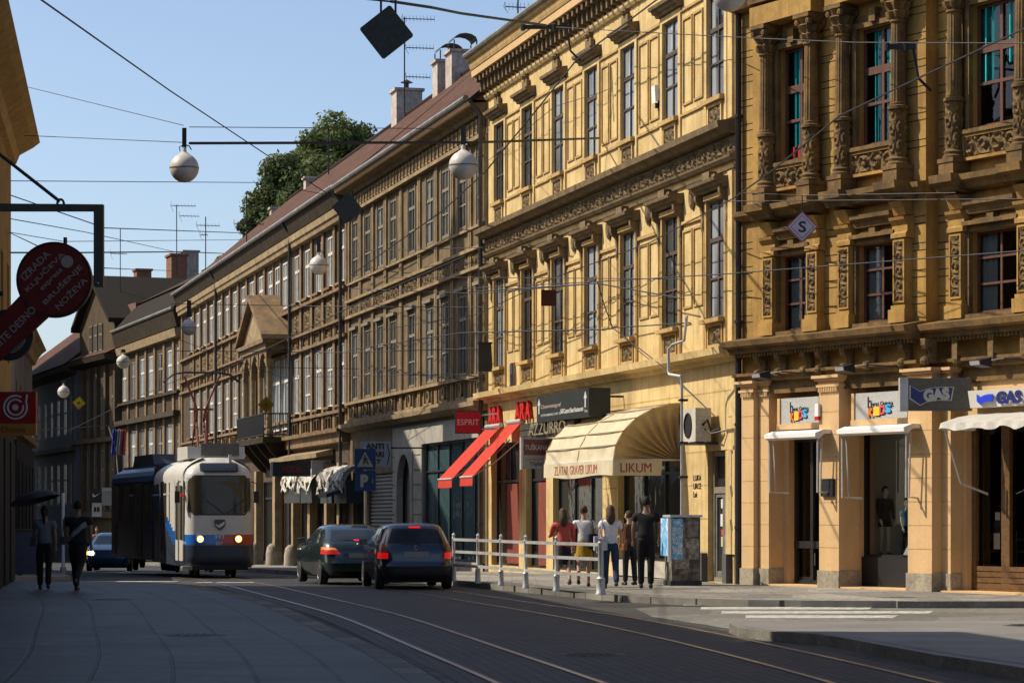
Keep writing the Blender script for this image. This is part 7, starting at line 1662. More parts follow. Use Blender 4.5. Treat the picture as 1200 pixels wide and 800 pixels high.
# ------------------------------------------------------------------ cars
Mt['tyre'] = plain('tyre_rubber', (.012, .012, .012), .85); Mt['rim'] = plain('wheel_rim', (.35, .35, .36), .35, .8)
Mt['carglass'] = glass_pane('car_glass', (.006, .008, .01), (.02, .025, .03), .05, 1.0, .3, coat=0)
Mt['trimblk'] = plain('black_bumper_plastic', (.015, .015, .016), .6)
def sgnp(v, p): return math.copysign(abs(v) ** p, v)
class Shape:
    """body surface: stacked plan outlines; levels = [(z, x_rear, x_front, half_width, exponent)]"""
    def __init__(s, lv): s.lv = lv
    def L(s, z):
        lv = s.lv
        if z <= lv[0][0]: return lv[0][1:]
        for a, b in zip(lv, lv[1:]):
            if a[0] <= z <= b[0]:
                t = (z - a[0]) / (b[0] - a[0]) if b[0] > a[0] else 0; return [a[i] + (b[i] - a[i]) * t for i in range(1, 5)]
        return lv[-1][1:]
    def pt(s, z, th, off=0):
        xr, xf, w, p = s.L(z); xc = (xr + xf) / 2; a = (xf - xr) / 2 + off
        return (xc + a * sgnp(math.cos(th), p), (w + off) * sgnp(math.sin(th), p), z)
    def rear_th(s, z, y):
        xr, xf, w, p = s.L(z); return PI - math.copysign(math.asin(min(1, (abs(y) / w)) ** (1 / p)), y)
    def front_th(s, z, y):
        xr, xf, w, p = s.L(z); return math.copysign(math.asin(min(1, (abs(y) / w)) ** (1 / p)), y)
    def side_th(s, z, x, sd):
        xr, xf, w, p = s.L(z); xc = (xr + xf) / 2; q = max(-1, min(1, (x - xc) / ((xf - xr) / 2))); c = math.copysign(abs(q) ** (1 / p), q); return sd * math.acos(c)
    def shell(s, mb, n=64, m=0):
        vs = []; zs = []
        for a, b in zip(s.lv, s.lv[1:]):
            k = max(1, int((b[0] - a[0]) / .06)); zs += [a[0] + (b[0] - a[0]) * i / k for i in range(k)]
        zs.append(s.lv[-1][0])
        for z in zs: vs += [s.pt(z, 2 * PI * (i + .5) / n) for i in range(n)]
        fs = [(j * n + i, j * n + (i + 1) % n, (j + 1) * n + (i + 1) % n, (j + 1) * n + i) for j in range(len(zs) - 1) for i in range(n)]
        fs.append(tuple(range((len(zs) - 1) * n, len(zs) * n))); fs.append(tuple(range(n - 1, -1, -1)))
        mb.faces(vs, fs, m); return mb
    def patch(s, quad, kind, off=.006, nu=8, nv=6, sd=1):
        """quad: corners (a,z) ccw in the patch's own 2-d coordinates; a = y for rear/front, x for side"""
        (a0, z0), (a1, z1), (a2, z2), (a3, z3) = quad; vs = []
        for j in range(nv + 1):
            v = j / nv
            for i in range(nu + 1):
                u = i / nu
                a = (a0 * (1 - u) + a1 * u) * (1 - v) + (a3 * (1 - u) + a2 * u) * v; z = (z0 * (1 - u) + z1 * u) * (1 - v) + (z3 * (1 - u) + z2 * u) * v
                th = s.rear_th(z, a) if kind == 'rear' else s.front_th(z, a) if kind == 'front' else s.side_th(z, a, sd)
                vs.append(s.pt(z, th, off))
        fs = [(j * (nu + 1) + i, j * (nu + 1) + i + 1, (j + 1) * (nu + 1) + i + 1, (j + 1) * (nu + 1) + i) for j in range(nv) for i in range(nu)]
        return MB().faces(vs, fs)
def wheel(parent, x, y, r_=.29):
    sd = 1 if y > 0 else -1
    w = MB().lathe([(r_ * .6, -.09), (r_ * .95, -.09), (r_, -.06), (r_, .06), (r_ * .95, .09), (r_ * .6, .09)], 0, 0, 28, axis='y').build('wheel', Mt['tyre'], parent, loc=(x, y, r_), smooth=True)
    MB().lathe([(0, .07), (.05, .085), (r_ * .5, .06), (r_ * .62, .093), (r_ * .64, .08)] if sd > 0 else [(0, -.07), (.05, -.085), (r_ * .5, -.06), (r_ * .62, -.093), (r_ * .64, -.08)], 0, 0, 20, axis='y').build('rim', Mt['rim'], w, smooth=True)
    return w
def paint(name, c): 
    m, nt, b = mat(name); b.inputs['Base Color'].default_value = rgba(c); b.inputs['Roughness'].default_value = .35; b.inputs['Metallic'].default_value = .4; b.inputs['Coat Weight'].default_value = 1; b.inputs['Coat Roughness'].default_value = .06; return m
def lampm(name, c, e): return plain(name, c, .3, emit=c, es=e)
def hatch(name, label, loc, rz, col, kind):
    r = empty(name, loc, rz, label, 'car', None)
    pm = paint('car_paint', col)
    if kind == 'a':      # upright small hatchback
        lv = [(.20, .10, 3.68, .72, .3), (.30, .0, 3.76, .79, .3), (.50, -.03, 3.78, .815, .28), (.56, .02, 3.76, .82, .27), (.80, .04, 3.70, .82, .26), (.90, .08, 3.45, .81, .27), (.97, .13, 2.95, .785, .28), (1.12, .22, 2.55, .72, .30), (1.28, .33, 2.15, .65, .33), (1.36, .42, 1.95, .60, .38), (1.405, .58, 1.75, .50, .45), (1.42, .85, 1.5, .33, .5)]; H = 1.3
    else:                # lower, longer hatchback with a sloping back window
        lv = [(.20, .12, 3.95, .72, .32), (.30, .0, 4.05, .79, .32), (.50, -.03, 4.08, .83, .3), (.57, .02, 4.05, .835, .3), (.80, .05, 3.95, .835, .3), (.90, .12, 3.6, .82, .3), (.96, .20, 3.1, .79, .3), (1.10, .48, 2.7, .71, .33), (1.24, .80, 2.35, .64, .36), (1.32, 1.02, 2.15, .58, .4), (1.365, 1.25, 1.95, .48, .45), (1.38, 1.45, 1.7, .33, .5)]; H = 1.26
    s = Shape(lv); s.shell(MB()).build('body', pm, r, smooth=True)
    # bumper and sill in dark plastic
    mb = MB()
    for q in (s.patch([(-.72, .24), (.72, .24), (.76, .50), (-.76, .50)], 'rear', .012, 16, 3),): mb.faces(q.v, q.f)
    mb.build('bumper', pm if kind == 'b' else Mt['trimblk'], r, smooth=True, fix=False)
    q = s.patch([(-.7, .21), (.7, .21), (.72, .28), (-.72, .28)], 'rear', .018, 12, 2); q.build('underside_lip', Mt['trimblk'], r, fix=False)
    q = s.patch([(-.60, 1.0), (.60, 1.0), (.48, H), (-.48, H)], 'rear', .006, 14, 8); q.build('rear_window', Mt['carglass'], r, smooth=True, fix=False)
    q = s.patch([(-.62, 1.0), (.62, 1.0), (.50, H), (-.50, H)], 'front', .006, 14, 8); q.build('windscreen', Mt['carglass'], r, smooth=True, fix=False)
    for sd in (1, -1):
        xa, xb, xc_ = (.45, 1.15, 2.2) if kind == 'a' else (.95, 1.45, 2.4)
        s.patch([(xa, 1.0), (xb, 1.0), (xb, H), (xa + .15, H)], 'side', .006, 6, 5, sd).build('side_window', Mt['carglass'], r, smooth=True, fix=False)
        s.patch([(xb + .08, 1.0), (xc_, 1.0), (xc_ - .35, H), (xb + .08, H)], 'side', .006, 8, 5, sd).build('side_window', Mt['carglass'], r, smooth=True, fix=False)
        # door: a thin dark shut line and a handle
        d = s.patch([(xb + .05, .30), (xc_ + .15, .30), (xc_ + .12, .96), (xb + .05, .96)], 'side', .004, 8, 5, sd).build('door', pm, r, smooth=True, fix=False)
        s.patch([(xb + .12, .80), (xb + .28, .80), (xb + .28, .84), (xb + .12, .84)], 'side', .02, 3, 1, sd).build('handle', Mt['trimblk'], d, fix=False)
        m_ = MB(); m_.prism([(-.09, -.06), (.09, -.06), (.11, .05), (-.07, .07)], 0, .07, 'x'); mi = m_.build('wing_mirror', pm, r, loc=(xc_ - .02, sd * .9, 1.0)); mi.rotation_euler = (0, 0, 0)
        a0, a1 = (.56, .80) if sd > 0 else (-.80, -.56)
        if kind == 'a':
            q = s.patch([(sd * .60, .66), (sd * .8, .66), (sd * .79, .80), (sd * .60, .79)], 'rear', .014, 6, 3); lo = q.build('tail_lamp', lampm('lit_tail_lamp', (.6, .008, .006), .55), r, smooth=True, fix=False)
            s.patch([(sd * .62, .80), (sd * .79, .81), (sd * .74, 1.0), (sd * .66, .98)], 'rear', .013, 6, 3).build('amber_lens', plain('dull_amber_lens', (.28, .05, .02), .25), lo, smooth=True, fix=False)
        else:
            q = s.patch([(sd * .42, .70), (sd * .81, .70), (sd * .80, .86), (sd * .50, .82)], 'rear', .012, 8, 3); lo = q.build('tail_lamp', lampm('lit_tail_lamp_dim', (.55, .02, .015), .35), r, smooth=True, fix=False)
            s.patch([(sd * .50, .80), (sd * .80, .80), (sd * .79, .87), (sd * .54, .85)], 'rear', .016, 6, 2).build('amber_lens', lampm('amber_lens_lit', (.6, .2, .05), .3), lo, smooth=True, fix=False)
        s.patch([(sd * .42, .62), (sd * .76, .62), (sd * .74, .76), (sd * .46, .74)], 'front', .012, 6, 3).build('headlight', plain('headlight_glass', (.5, .5, .5), .15), r, smooth=True, fix=False)
        for xw in (.62, 3.05 if kind == 'a' else 3.25):
            wheel(r, xw, sd * .735)
    pz = .74 if kind == 'a' else .62
    pl = s.patch([(-.24, pz), (.24, pz), (.24, pz + .105), (-.24, pz + .105)] if kind == 'b' else [(-.26, .70), (.26, .70), (.26, .81), (-.26, .81)], 'rear', .014, 4, 1).build('number_plate', plain('grey_plate', (.20, .20, .19), .5), r, fix=False)
    s.patch([(-.12, H + .015), (.12, H + .015), (.12, H + .055), (-.12, H + .055)] if kind == 'a' else [(-.07, 1.005), (.07, 1.005), (.07, 1.035), (-.07, 1.035)], 'rear', .02, 3, 1).build('brake_lamp', lampm('lit_brake_lamp', (.7, .008, .008), .8), r, fix=False)
    x0 = s.pt(.9, PI)[0]
    MB().tube([(x0 - .012, .035 * math.cos(t), .9 + .045 * math.sin(t)) for t in [2 * PI * i / 12 for i in range(13)]], .007, 5).build('badge', Mt['rim'], r, fix=False)
    mb = MB(); mb.tube([(x0 + .03, -.1, .98), (x0 + .02, .2, 1.02), (x0 + .02, .32, 1.03)], .01, 5); mb.build('rear_wiper', Mt['trimblk'], r, fix=False)
    MB().box(.4, 3.4, -.68, .68, .14, .3).build('underbody', Mt['trimblk'], r, fix=False)
    MB().tube([(1.9, 0, 1.4), (1.7, 0, 1.62)], .006, 4).build('radio_aerial', Mt['trimblk'], r, fix=False)
    return r, s
def heading(dx, dy): return math.atan2(dy, dx)
hatch('parked_car', 'dark navy hatchback with lit brake lamps, the nearer of the two cars seen from behind', (-2.05, 58.3, 0), heading(-.165, 1), (.008, .012, .035), 'a')
hatch('parked_car', 'dark green hatchback with a sloping back window, left of the navy hatchback', (-3.5, 62.2, 0), heading(-.26, 1), (.010, .026, .026), 'b')
bc, s_ = hatch('moving_car', 'blue car with its headlights on, coming forward beside the tram\'s tail', (-14.75, 99, g(99)), 0, (.012, .05, .14), 'a')
bc.rotation_euler = (0, 0, heading(.05, -1)); bc.location = (-14.9, 102.5, g(100))
for sd in (-1, 1):
    s_.patch([(sd * .50, .62), (sd * .66, .62), (sd * .66, .76), (sd * .50, .76)], 'front', .03, 4, 3).build('lit_lamp', lampm('lit_head_lamp', (1, .93, .8), 9), bc, fix=False)
    s_.patch([(sd * .68, .62), (sd * .77, .62), (sd * .76, .75), (sd * .68, .75)], 'front', .02, 4, 3).build('indicator', lampm('orange_indicator', (1, .35, .03), 3), bc, fix=False)

# ------------------------------------------------------------------ tram
def tram():
    g0 = g(73); head = Vector((.205, -.979)); Pf = Vector((-7.86, 73.0)); rz = heading(head.x, head.y)
    r = empty('tram', (Pf.x, Pf.y, g0), rz, 'white, blue and red articulated tram with lit headlamps and a dark rear car', 'tram'); r.scale = (1, 1, 1.045)
    wh = rough_mat('tram_cream_white', (.56, .545, .50), (.50, .485, .44), .8, .4, .03, 12, 0, None, .08, .5); bl = plain('tram_blue', (.012, .13, .48), .35, coat=.5)
    nv = rough_mat('tram_dark_blue_grey', (.022, .03, .055), (.03, .036, .055), 1, .4, .03, 12, 0, None, .1, .5); rd_ = plain('tram_red', (.42, .035, .012), .4, coat=.4); dk = rough_mat('tram_dark_blue_wrap', (.022, .034, .065), (.035, .046, .075), 1, .35, .03, 10, 0, None, .2, .5)
    gl = glass_pane('tram_glass', (.010, .011, .010), (.07, .06, .038), .10, 1.4, .3, coat=0)
    def outline(z, L, nose=True):
        """points of the plan at height z (absolute over the rail), from back right round the nose to back left"""
        rx = 0 if z < .95 else -.13 * (z - .95) / 1.6; ins = 0
        if z > 2.62: t = (z - 2.62) / .5; rx -= .45 * t ** 1.7; ins = .55 * t ** 2.4
        if z < .5: rx -= .1 * (.5 - z) / .2
        w = 1.1 - ins; n = .90 - ins; p = []
        N = 14
        for i in range(N): x = -L + (L - 2.0) * i / (N - 1); p.append((x, -w))
        if nose:
            p += [(-1.5, -w + .03), (-1.0, -w + .08), (-.55, -n - .05)]
            for i in range(7): t = i / 6 * PI / 2; p.append((rx - .38 + .38 * math.sin(t), -n + .30 - .30 * math.cos(t) ))
            p += [(rx + .03, -n * .45), (rx + .045, 0)]
            q = [(x, -y) for x, y in p[:-1]][::-1]; return p + q
        else:
            p += [(-1.2, -w), (-.5, -w), (-.1, -w), (0, -w + .1)]; return p + [(x, -y) for x, y in p[::-1]]
    def car(parent, L, nose, colf, mats, name):
        zs = [.32 + .09 * i for i in range(26)] + [2.66, 2.74, 2.82, 2.9, 2.98, 3.04, 3.09, 3.12]; vs = []; mb = MB(); rows = [outline(z, L, nose) for z in zs]; n = len(rows[0])
        for z, row in zip(zs, rows): vs += [(x, y, z) for x, y in row]
        mb.v = vs
        for j in range(len(zs) - 1):
            for i in range(n - 1):
                a = rows[j][i]; b = rows[j][i + 1]; mb.f.append((j * n + i, j * n + i + 1, (j + 1) * n + i + 1, (j + 1) * n + i)); mb.m.append(colf((a[0] + b[0]) / 2, (a[1] + b[1]) / 2, (zs[j] + zs[j + 1]) / 2))
            mb.f.append((j * n + n - 1, j * n, (j + 1) * n, (j + 1) * n + n - 1)); mb.m.append(colf(-L, 0, zs[j]))
        mb.f.append(tuple(range((len(zs) - 1) * n, len(zs) * n))); mb.m.append(colf(-2, 0, 3.1)); mb.f.append(tuple(range(n - 1, -1, -1))); mb.m.append(3 if len(mats) > 3 else 0)
        return mb.build(name, mats, parent, smooth=True)
    def colf(x, y, z):
        if z > 2.62: return 0
        if x > -.75: return 0 if z > 1.17 else (1 if y < .02 else 2) if z > .85 else 3
        top = 1.17 + (.10 * max(0, -x - .9) ** 1.35 if y < 0 else 0); top = min(top, 2.4)
        return 0 if z > top else 1 if z > top - .34 - .02 * max(0, -x - 1) else 3
    L1 = 8.7
    body = car(r, L1, True, colf, [wh, bl, rd_, nv], 'body')
    # windscreen
    n_ = 18; vs = []; fs = []
    def sp(y, z, off=.012):
        rx = -.13 * (z - .95) / 1.6 if z > .95 else 0
        if z > 2.62: rx -= .45 * ((z - 2.62) / .5) ** 1.7
        ay = abs(y)
        if ay < .6: x = rx + .045 - .045 * (ay / .6) ** 2 * .9
        else: c = min(1, (ay - .6) / .30); x = rx - .38 + .38 * math.sqrt(max(0, 1 - c * c)) * 1.0 if ay > .6 else rx
        return (x + off, y, z)
    def roundpatch(y0, y1, z0, z1, rad_, off, material, nm, parent=None, N=8):
        cy, cz, hy, hz = (y0 + y1) / 2, (z0 + z1) / 2, (y1 - y0) / 2, (z1 - z0) / 2
        mb = MB(); rows_ = 14; vs = []
        for j in range(rows_ + 1):
            z = z0 + (z1 - z0) * j / rows_; d = min(z - z0, z1 - z); e = 0
            if d < rad_: e = rad_ - math.sqrt(max(0, rad_ ** 2 - (rad_ - d) ** 2))
            for i in range(17): y = y0 + e + (y1 - y0 - 2 * e) * i / 16; vs.append(sp(y, z, off))
        fs = [(j * 17 + i, j * 17 + i + 1, (j + 1) * 17 + i + 1, (j + 1) * 17 + i) for j in range(rows_) for i in range(16)]
        return mb.faces(vs, fs).build(nm, material, parent or r, smooth=True, fix=False)
    roundpatch(-.88, .88, 1.63, 2.66, .2, .008, Mt['trimblk'], 'window_seal'); ws = roundpatch(-.85, .85, 1.66, 2.63, .18, .016, gl, 'windscreen')
    MB().prism([(-.05, 1.85), (.55, 1.72), (.62, 2.4), (.3, 2.55), (-.02, 2.45)], -.02, .0, 'x').build('sun_blind', plain('tan_blind', (.10, .075, .04), .7), r, loc=(-.10, 0, 0)).location = (-.06, 0, 0)
    roundpatch(-.52, .52, 2.74, 2.98, .06, .05, Mt['trimblk'], 'display_frame'); roundpatch(-.47, .47, 2.77, 2.95, .04, .06, plain('display_glass', (.02, .03, .04), .2), 'display_window')
    text('display_text', '1  BORONGAJ', plain('dim_display_text', (.12, .14, .15), .5), r, (-.02, 0, 2.86), (0, 1, 0), (1, 0, 0), .8, .1, .003, .0)
    MB().tube([(.02, .1, 1.68), (.0, -.2, 1.9), (-.02, -.35, 2.0)], .01, 5).build('wiper', Mt['trimblk'], r, fix=False); MB().tube([(.02, .2, 1.68), (.0, .55, 1.95), (-.02, .7, 2.05)], .01, 5).build('wiper', Mt['trimblk'], r, fix=False)
    mb = MB(); ring = [(0.075 - .0, .0)]
    mb.prism([(0, 1.23), (.12, 1.33), (.155, 1.45), (.13, 1.52), (-.13, 1.52), (-.155, 1.45), (-.12, 1.33)], .062, .07, 'x'); em = mb.build('emblem', plain('emblem_grey', (.05, .055, .06), .4), r)
    MB().prism([(-.13, 1.42), (-.05, 1.37), (.03, 1.42), (.14, 1.48), (.10, 1.38), (0, 1.31), (-.08, 1.33)], .071, .074, 'x').build('emblem_wave', plain('emblem_white', (.6, .6, .58)), em)
    for y in (-.53, .50):
        o = MB().lathe([(0, .0), (.115, .0), (.13, .03), (.12, .05), (.09, .03), (0, .03)], 0, 0, 20, axis='y').build('headlight', bl if y < 0 else rd_, r, smooth=True); o.rotation_euler = (0, 0, -PI / 2); o.location = (.03, y, 1.02)
        MB().lathe([(0, .045), (.085, .04), (.088, .035)], 0, 0, 20, axis='y').build('lit_lens', lampm('warm_tram_lamp', (1, .58, .16), 2.2), o, fix=False)
        MB().lathe([(0, .05), (.035, .05), (.04, .046)], 0, 0, 12, axis='y').build('bulb', lampm('tram_bulb', (1, .85, .5), 9), o, fix=False)
    wt = plain('fleet_number_white', (.6, .6, .58)); text('fleet_number', '343', wt, r, (.05, -.02, 1.08), (0, 1, 0), (1, 0, 0), .26, .1, .003, .01); text('fleet_number', 'ZET', wt, r, (.05, -.02, .9), (0, 1, 0), (1, 0, 0), .2, .07, .003, .01)
    text('fleet_number', '343', wt, r, (-.33, -.90, .92), (.4, -.92, 0) if 0 else (.7, -(-.7), 0), (.7, -.7, 0), .2, .1, .003, .01)
    # door beside the nose : two tall glazed leaves in pale frames on the tapered side
    def sidep(x, z, off=.01): 
        ys = [(-2.0, -1.1), (-1.5, -1.07), (-1.0, -1.02), (-.55, -.95), (-.38, -.90)]
        y = interp(ys, x) if x > -2 else -1.1
        return (x, y - off, z)
    for (x0, x1) in ((-1.45, -.98), (-.92, -.45)):
        d = MB().faces([sidep(x0, .45), sidep(x1, .45), sidep(x1, 2.55), sidep(x0, 2.55)], [(0, 1, 2, 3)]).build('door', wh, r, fix=False)
        MB().faces([sidep(x0 + .1, 1.0, .02), sidep(x1 - .1, 1.0, .02), sidep(x1 - .1, 2.4, .02), sidep(x0 + .1, 2.4, .02)], [(0, 1, 2, 3)]).build('pane', gl, d, fix=False)
        for xx in (x0, x1): MB().faces([sidep(xx - .02, .45, .022), sidep(xx + .02, .45, .022), sidep(xx + .02, 2.55, .022), sidep(xx - .02, 2.55, .022)], [(0, 1, 2, 3)]).build('rubber_edge', Mt['trimblk'], d, fix=False)
    for x0 in (-2.95, -4.1, -6.9, -8.1): 
        o = MB().box(x0 - .9 if x0 != -2.95 else x0 - .2, x0, -1.112, -1.102, 1.45, 2.5).build('side_window', gl, r, fix=False); MB().box(x0 - .9, x0, -1.118, -1.113, 2.18, 2.22).build('window_bar', wh, o, fix=False)
    for x0 in (-3.2, -4.4, -5.6, -6.8, -8.0): MB().box(x0 - 1, x0, 1.102, 1.112, 1.45, 2.5).build('side_window', gl, r, fix=False)
    MB().box(-6.1, -4.9, -1.112, -1.102, .45, 2.55).build('middle_door', gl, r, fix=False)
    for y, c in ((-1.12, 1), (1.02, 1)):
        mb = MB(); mb.tube([(-.5, y * .9, 2.5), (-.3, y, 2.45), (-.28, y, 2.2)], .015, 5); mb.box(-.33, -.27, y - .06, y + .06, 1.95, 2.25); mb.build('wing_mirror', Mt['trimblk'], r, fix=False)
    mb = MB().lathe([(0, -.05), (.05, -.04), (.05, .04), (0, .05)], 0, 0, 10).build('red_side_lamp', lampm('red_side_lamp', (.5, .02, .02), .4), r, loc=(-.38, -.98, 2.15))
    # roof boxes, pantograph
    o = MB().prism([(-4.3, 3.1), (-.95, 3.1), (-1.05, 3.42), (-4.2, 3.46)], -.78, .78, 'y').build('roof_unit', wh, r)
    mb = MB().box(-1.0, -.93, -.42, .62, 3.18, 3.50)
    for k in range(6): mb.box(-.93, -.915, -.4, .6, 3.2 + k * .05, 3.225 + k * .05)
    mb.build('louvre', rough_mat('grey_louvre', (.12, .12, .12), (.18, .18, .17), 3, .5), o, fix=False)
    MB().box(-.5, -.4, .28, .36, 3.0, 3.2).build('roof_lamp', wh, r, fix=False)
    pr = plain('red_oxide_pantograph', (.15, .035, .025), .6); xb = -5.4
    mb = MB(); mb.box(xb - .6, xb + .6, -.7, .7, 3.15, 3.3); pb_ = mb.build('pantograph', Mt['trimblk'], r, fix=False)
    mb = MB()
    for s1 in (-1, 1):
        mb.tube([(xb + .5, s1 * .12, 3.3), (xb - .3, s1 * .10, 4.2), (xb, s1 * .12, 4.55)], .035, 6); mb.tube([(xb, s1 * .12, 4.55), (xb + .2, s1 * .5, 5.45)], .03, 6); mb.tube([(xb - .5, s1 * .25, 3.3), (xb, s1 * .14, 4.5)], .025, 6)
    mb.tube([(xb, -.35, 4.55), (xb, .35, 4.55)], .035, 6); mb.build('arm', pr, pb_, fix=False)
    mb = MB()
    for dx_ in (-.12, .12): mb.tube([(xb + .2 + dx_, -1.1, 5.28), (xb + .2 + dx_, -.8, 5.5), (xb + .2 + dx_, -.5, 5.55), (xb + .2 + dx_, .5, 5.55), (xb + .2 + dx_, .8, 5.5), (xb + .2 + dx_, 1.1, 5.28)], .025, 6)
    mb.build('contact_bow', Mt['trimblk'], pb_, fix=False)
    # underframe, bogies
    def bogie(parent, x):
        mb = MB().box(x - 1.0, x + 1.0, -.85, .85, .28, .42); o = mb.build('bogie', Mt['trimblk'], parent, fix=False)
        for dx_ in (-.75, .75):
            for y in (-.5, .5): w = MB().lathe([(0, -.06), (.30, -.06), (.33, -.03), (.33, .0), (.31, .06), (0, .06)], 0, 0, 20, axis='y').build('wheel', Mt['tyre'] if 0 else plain('bogie_wheel_steel', (.05, .045, .04), .5, .6), o, loc=(x + dx_, y, .34))
    bogie(r, -2.1); bogie(r, -8.4); MB().box(-L1, -.4, -.9, .9, .28, .36).build('underframe', Mt['trimblk'], r, fix=False)
    MB().box(-.45, -.1, -1.0, -.55, .22, .32).build('step_board', plain('pale_step', (.35, .32, .26)), r, fix=False); MB().prism([(-.6, .22), (.06, .22), (.1, .34), (-.6, .34)], -.75, .75, 'y').build('fender', Mt['trimblk'], r)
    # joint and rear car
    j2 = empty('joint_frame', (-L1 - .35, 0, 0)); j2.parent = r; bpy.data.objects.remove(j2)
    rel = heading(.285, -.958) - rz
    mb = MB()
    for k in range(7):
        x = -L1 - .05 - .1 * k; mb.box(x - .05, x, -1.04 + .03 * (k % 2), 1.04 - .03 * (k % 2), .45, 3.0 + .04 * (k % 2))
    mb.build('bellows', plain('dark_bellows', (.02, .022, .03), .7), r, fix=False)
    rear = car(r, 8.6, False, lambda x, y, z: 0, [dk, dk, dk, dk], 'rear_car'); rear.location = (-L1 - .72, 0, 0); rear.rotation_euler = (0, 0, rel)
    rl = plain('rear_roof_sky_sheen', (.045, .10, .20), .4)  # lighter blue puts the sky sheen into the roof colour
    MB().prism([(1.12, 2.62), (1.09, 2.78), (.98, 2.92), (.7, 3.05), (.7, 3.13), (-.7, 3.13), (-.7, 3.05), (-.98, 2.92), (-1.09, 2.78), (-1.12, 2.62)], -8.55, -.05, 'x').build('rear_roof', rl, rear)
    MB().prism([(-6.6, 3.13), (-2.2, 3.13), (-2.6, 3.45), (-6.2, 3.45)], -.7, .7, 'y').build('rear_roof_unit', plain('dark_roof_unit', (.05, .055, .065), .6), rear)
    for x0 in (-.6, -4.6, -6.9): MB().box(x0 - 1.1, x0, -1.112, -1.102, 1.4, 2.5).build('side_window', gl, rear, fix=False)
    for x0 in (-2.2, -7.6 + .0): MB().box(x0 - 1.2 if x0 > -7 else x0 - .9, x0, -1.12, -1.103, .4, 2.55).build('door', gl, rear, fix=False)
    MB().box(-4.55, -3.7, -1.13, -1.121, 2.2, 2.26).build('window_bar', plain('pale_window_bar', (.5, .5, .5)), rear, fix=False)  # pale grey bar on the side of the rear car
    bo = MB().box(-7.2, -5.4, -.85, .85, .26, .5).build('bogie', Mt['trimblk'], rear, fix=False); MB().box(-1.6, -.2, -.85, .85, .26, .42).build('bogie', Mt['trimblk'], rear, fix=False)
    for x in (-6.9, -5.6, -1.3, -.4):
        MB().lathe([(0, -.06), (.32, -.06), (.32, .06), (0, .06)], 0, 0, 18, axis='y').build('wheel', Mt['trimblk'], rear, loc=(x, -.55, .33))
    return r
tram()

# ------------------------------------------------------------------ people
def skin_mesh(verts, radii, edges, sub=2):
    me = bpy.data.meshes.new('sk'); me.from_pydata([tuple(v) for v in verts], edges, []); o = bpy.data.objects.new('sk', me); COL.objects.link(o)
    md = o.modifiers.new('s', 'SKIN'); md.use_smooth_shade = True; md.branch_smoothing = .6
    sv = me.skin_vertices[0].data
    for i, rr in enumerate(radii): sv[i].radius = rr if isinstance(rr, tuple) else (rr, rr)
    sv[0].use_root = True
    ms = o.modifiers.new('u', 'SUBSURF'); ms.levels = sub; ms.render_levels = sub
    dg = bpy.context.evaluated_depsgraph_get(); m2 = bpy.data.meshes.new_from_object(o.evaluated_get(dg)); bpy.data.objects.remove(o); bpy.data.meshes.remove(me)
    return [tuple(v.co) for v in m2.vertices], [tuple(p.vertices) for p in m2.polygons], m2
class Sk:
    def __init__(s): s.v = []; s.r = []; s.e = []
    def add(s, p, r_, par=None):
        s.v.append(Vector(p)); s.r.append(r_); i = len(s.v) - 1
        if par is not None: s.e.append((par, i))
        return i
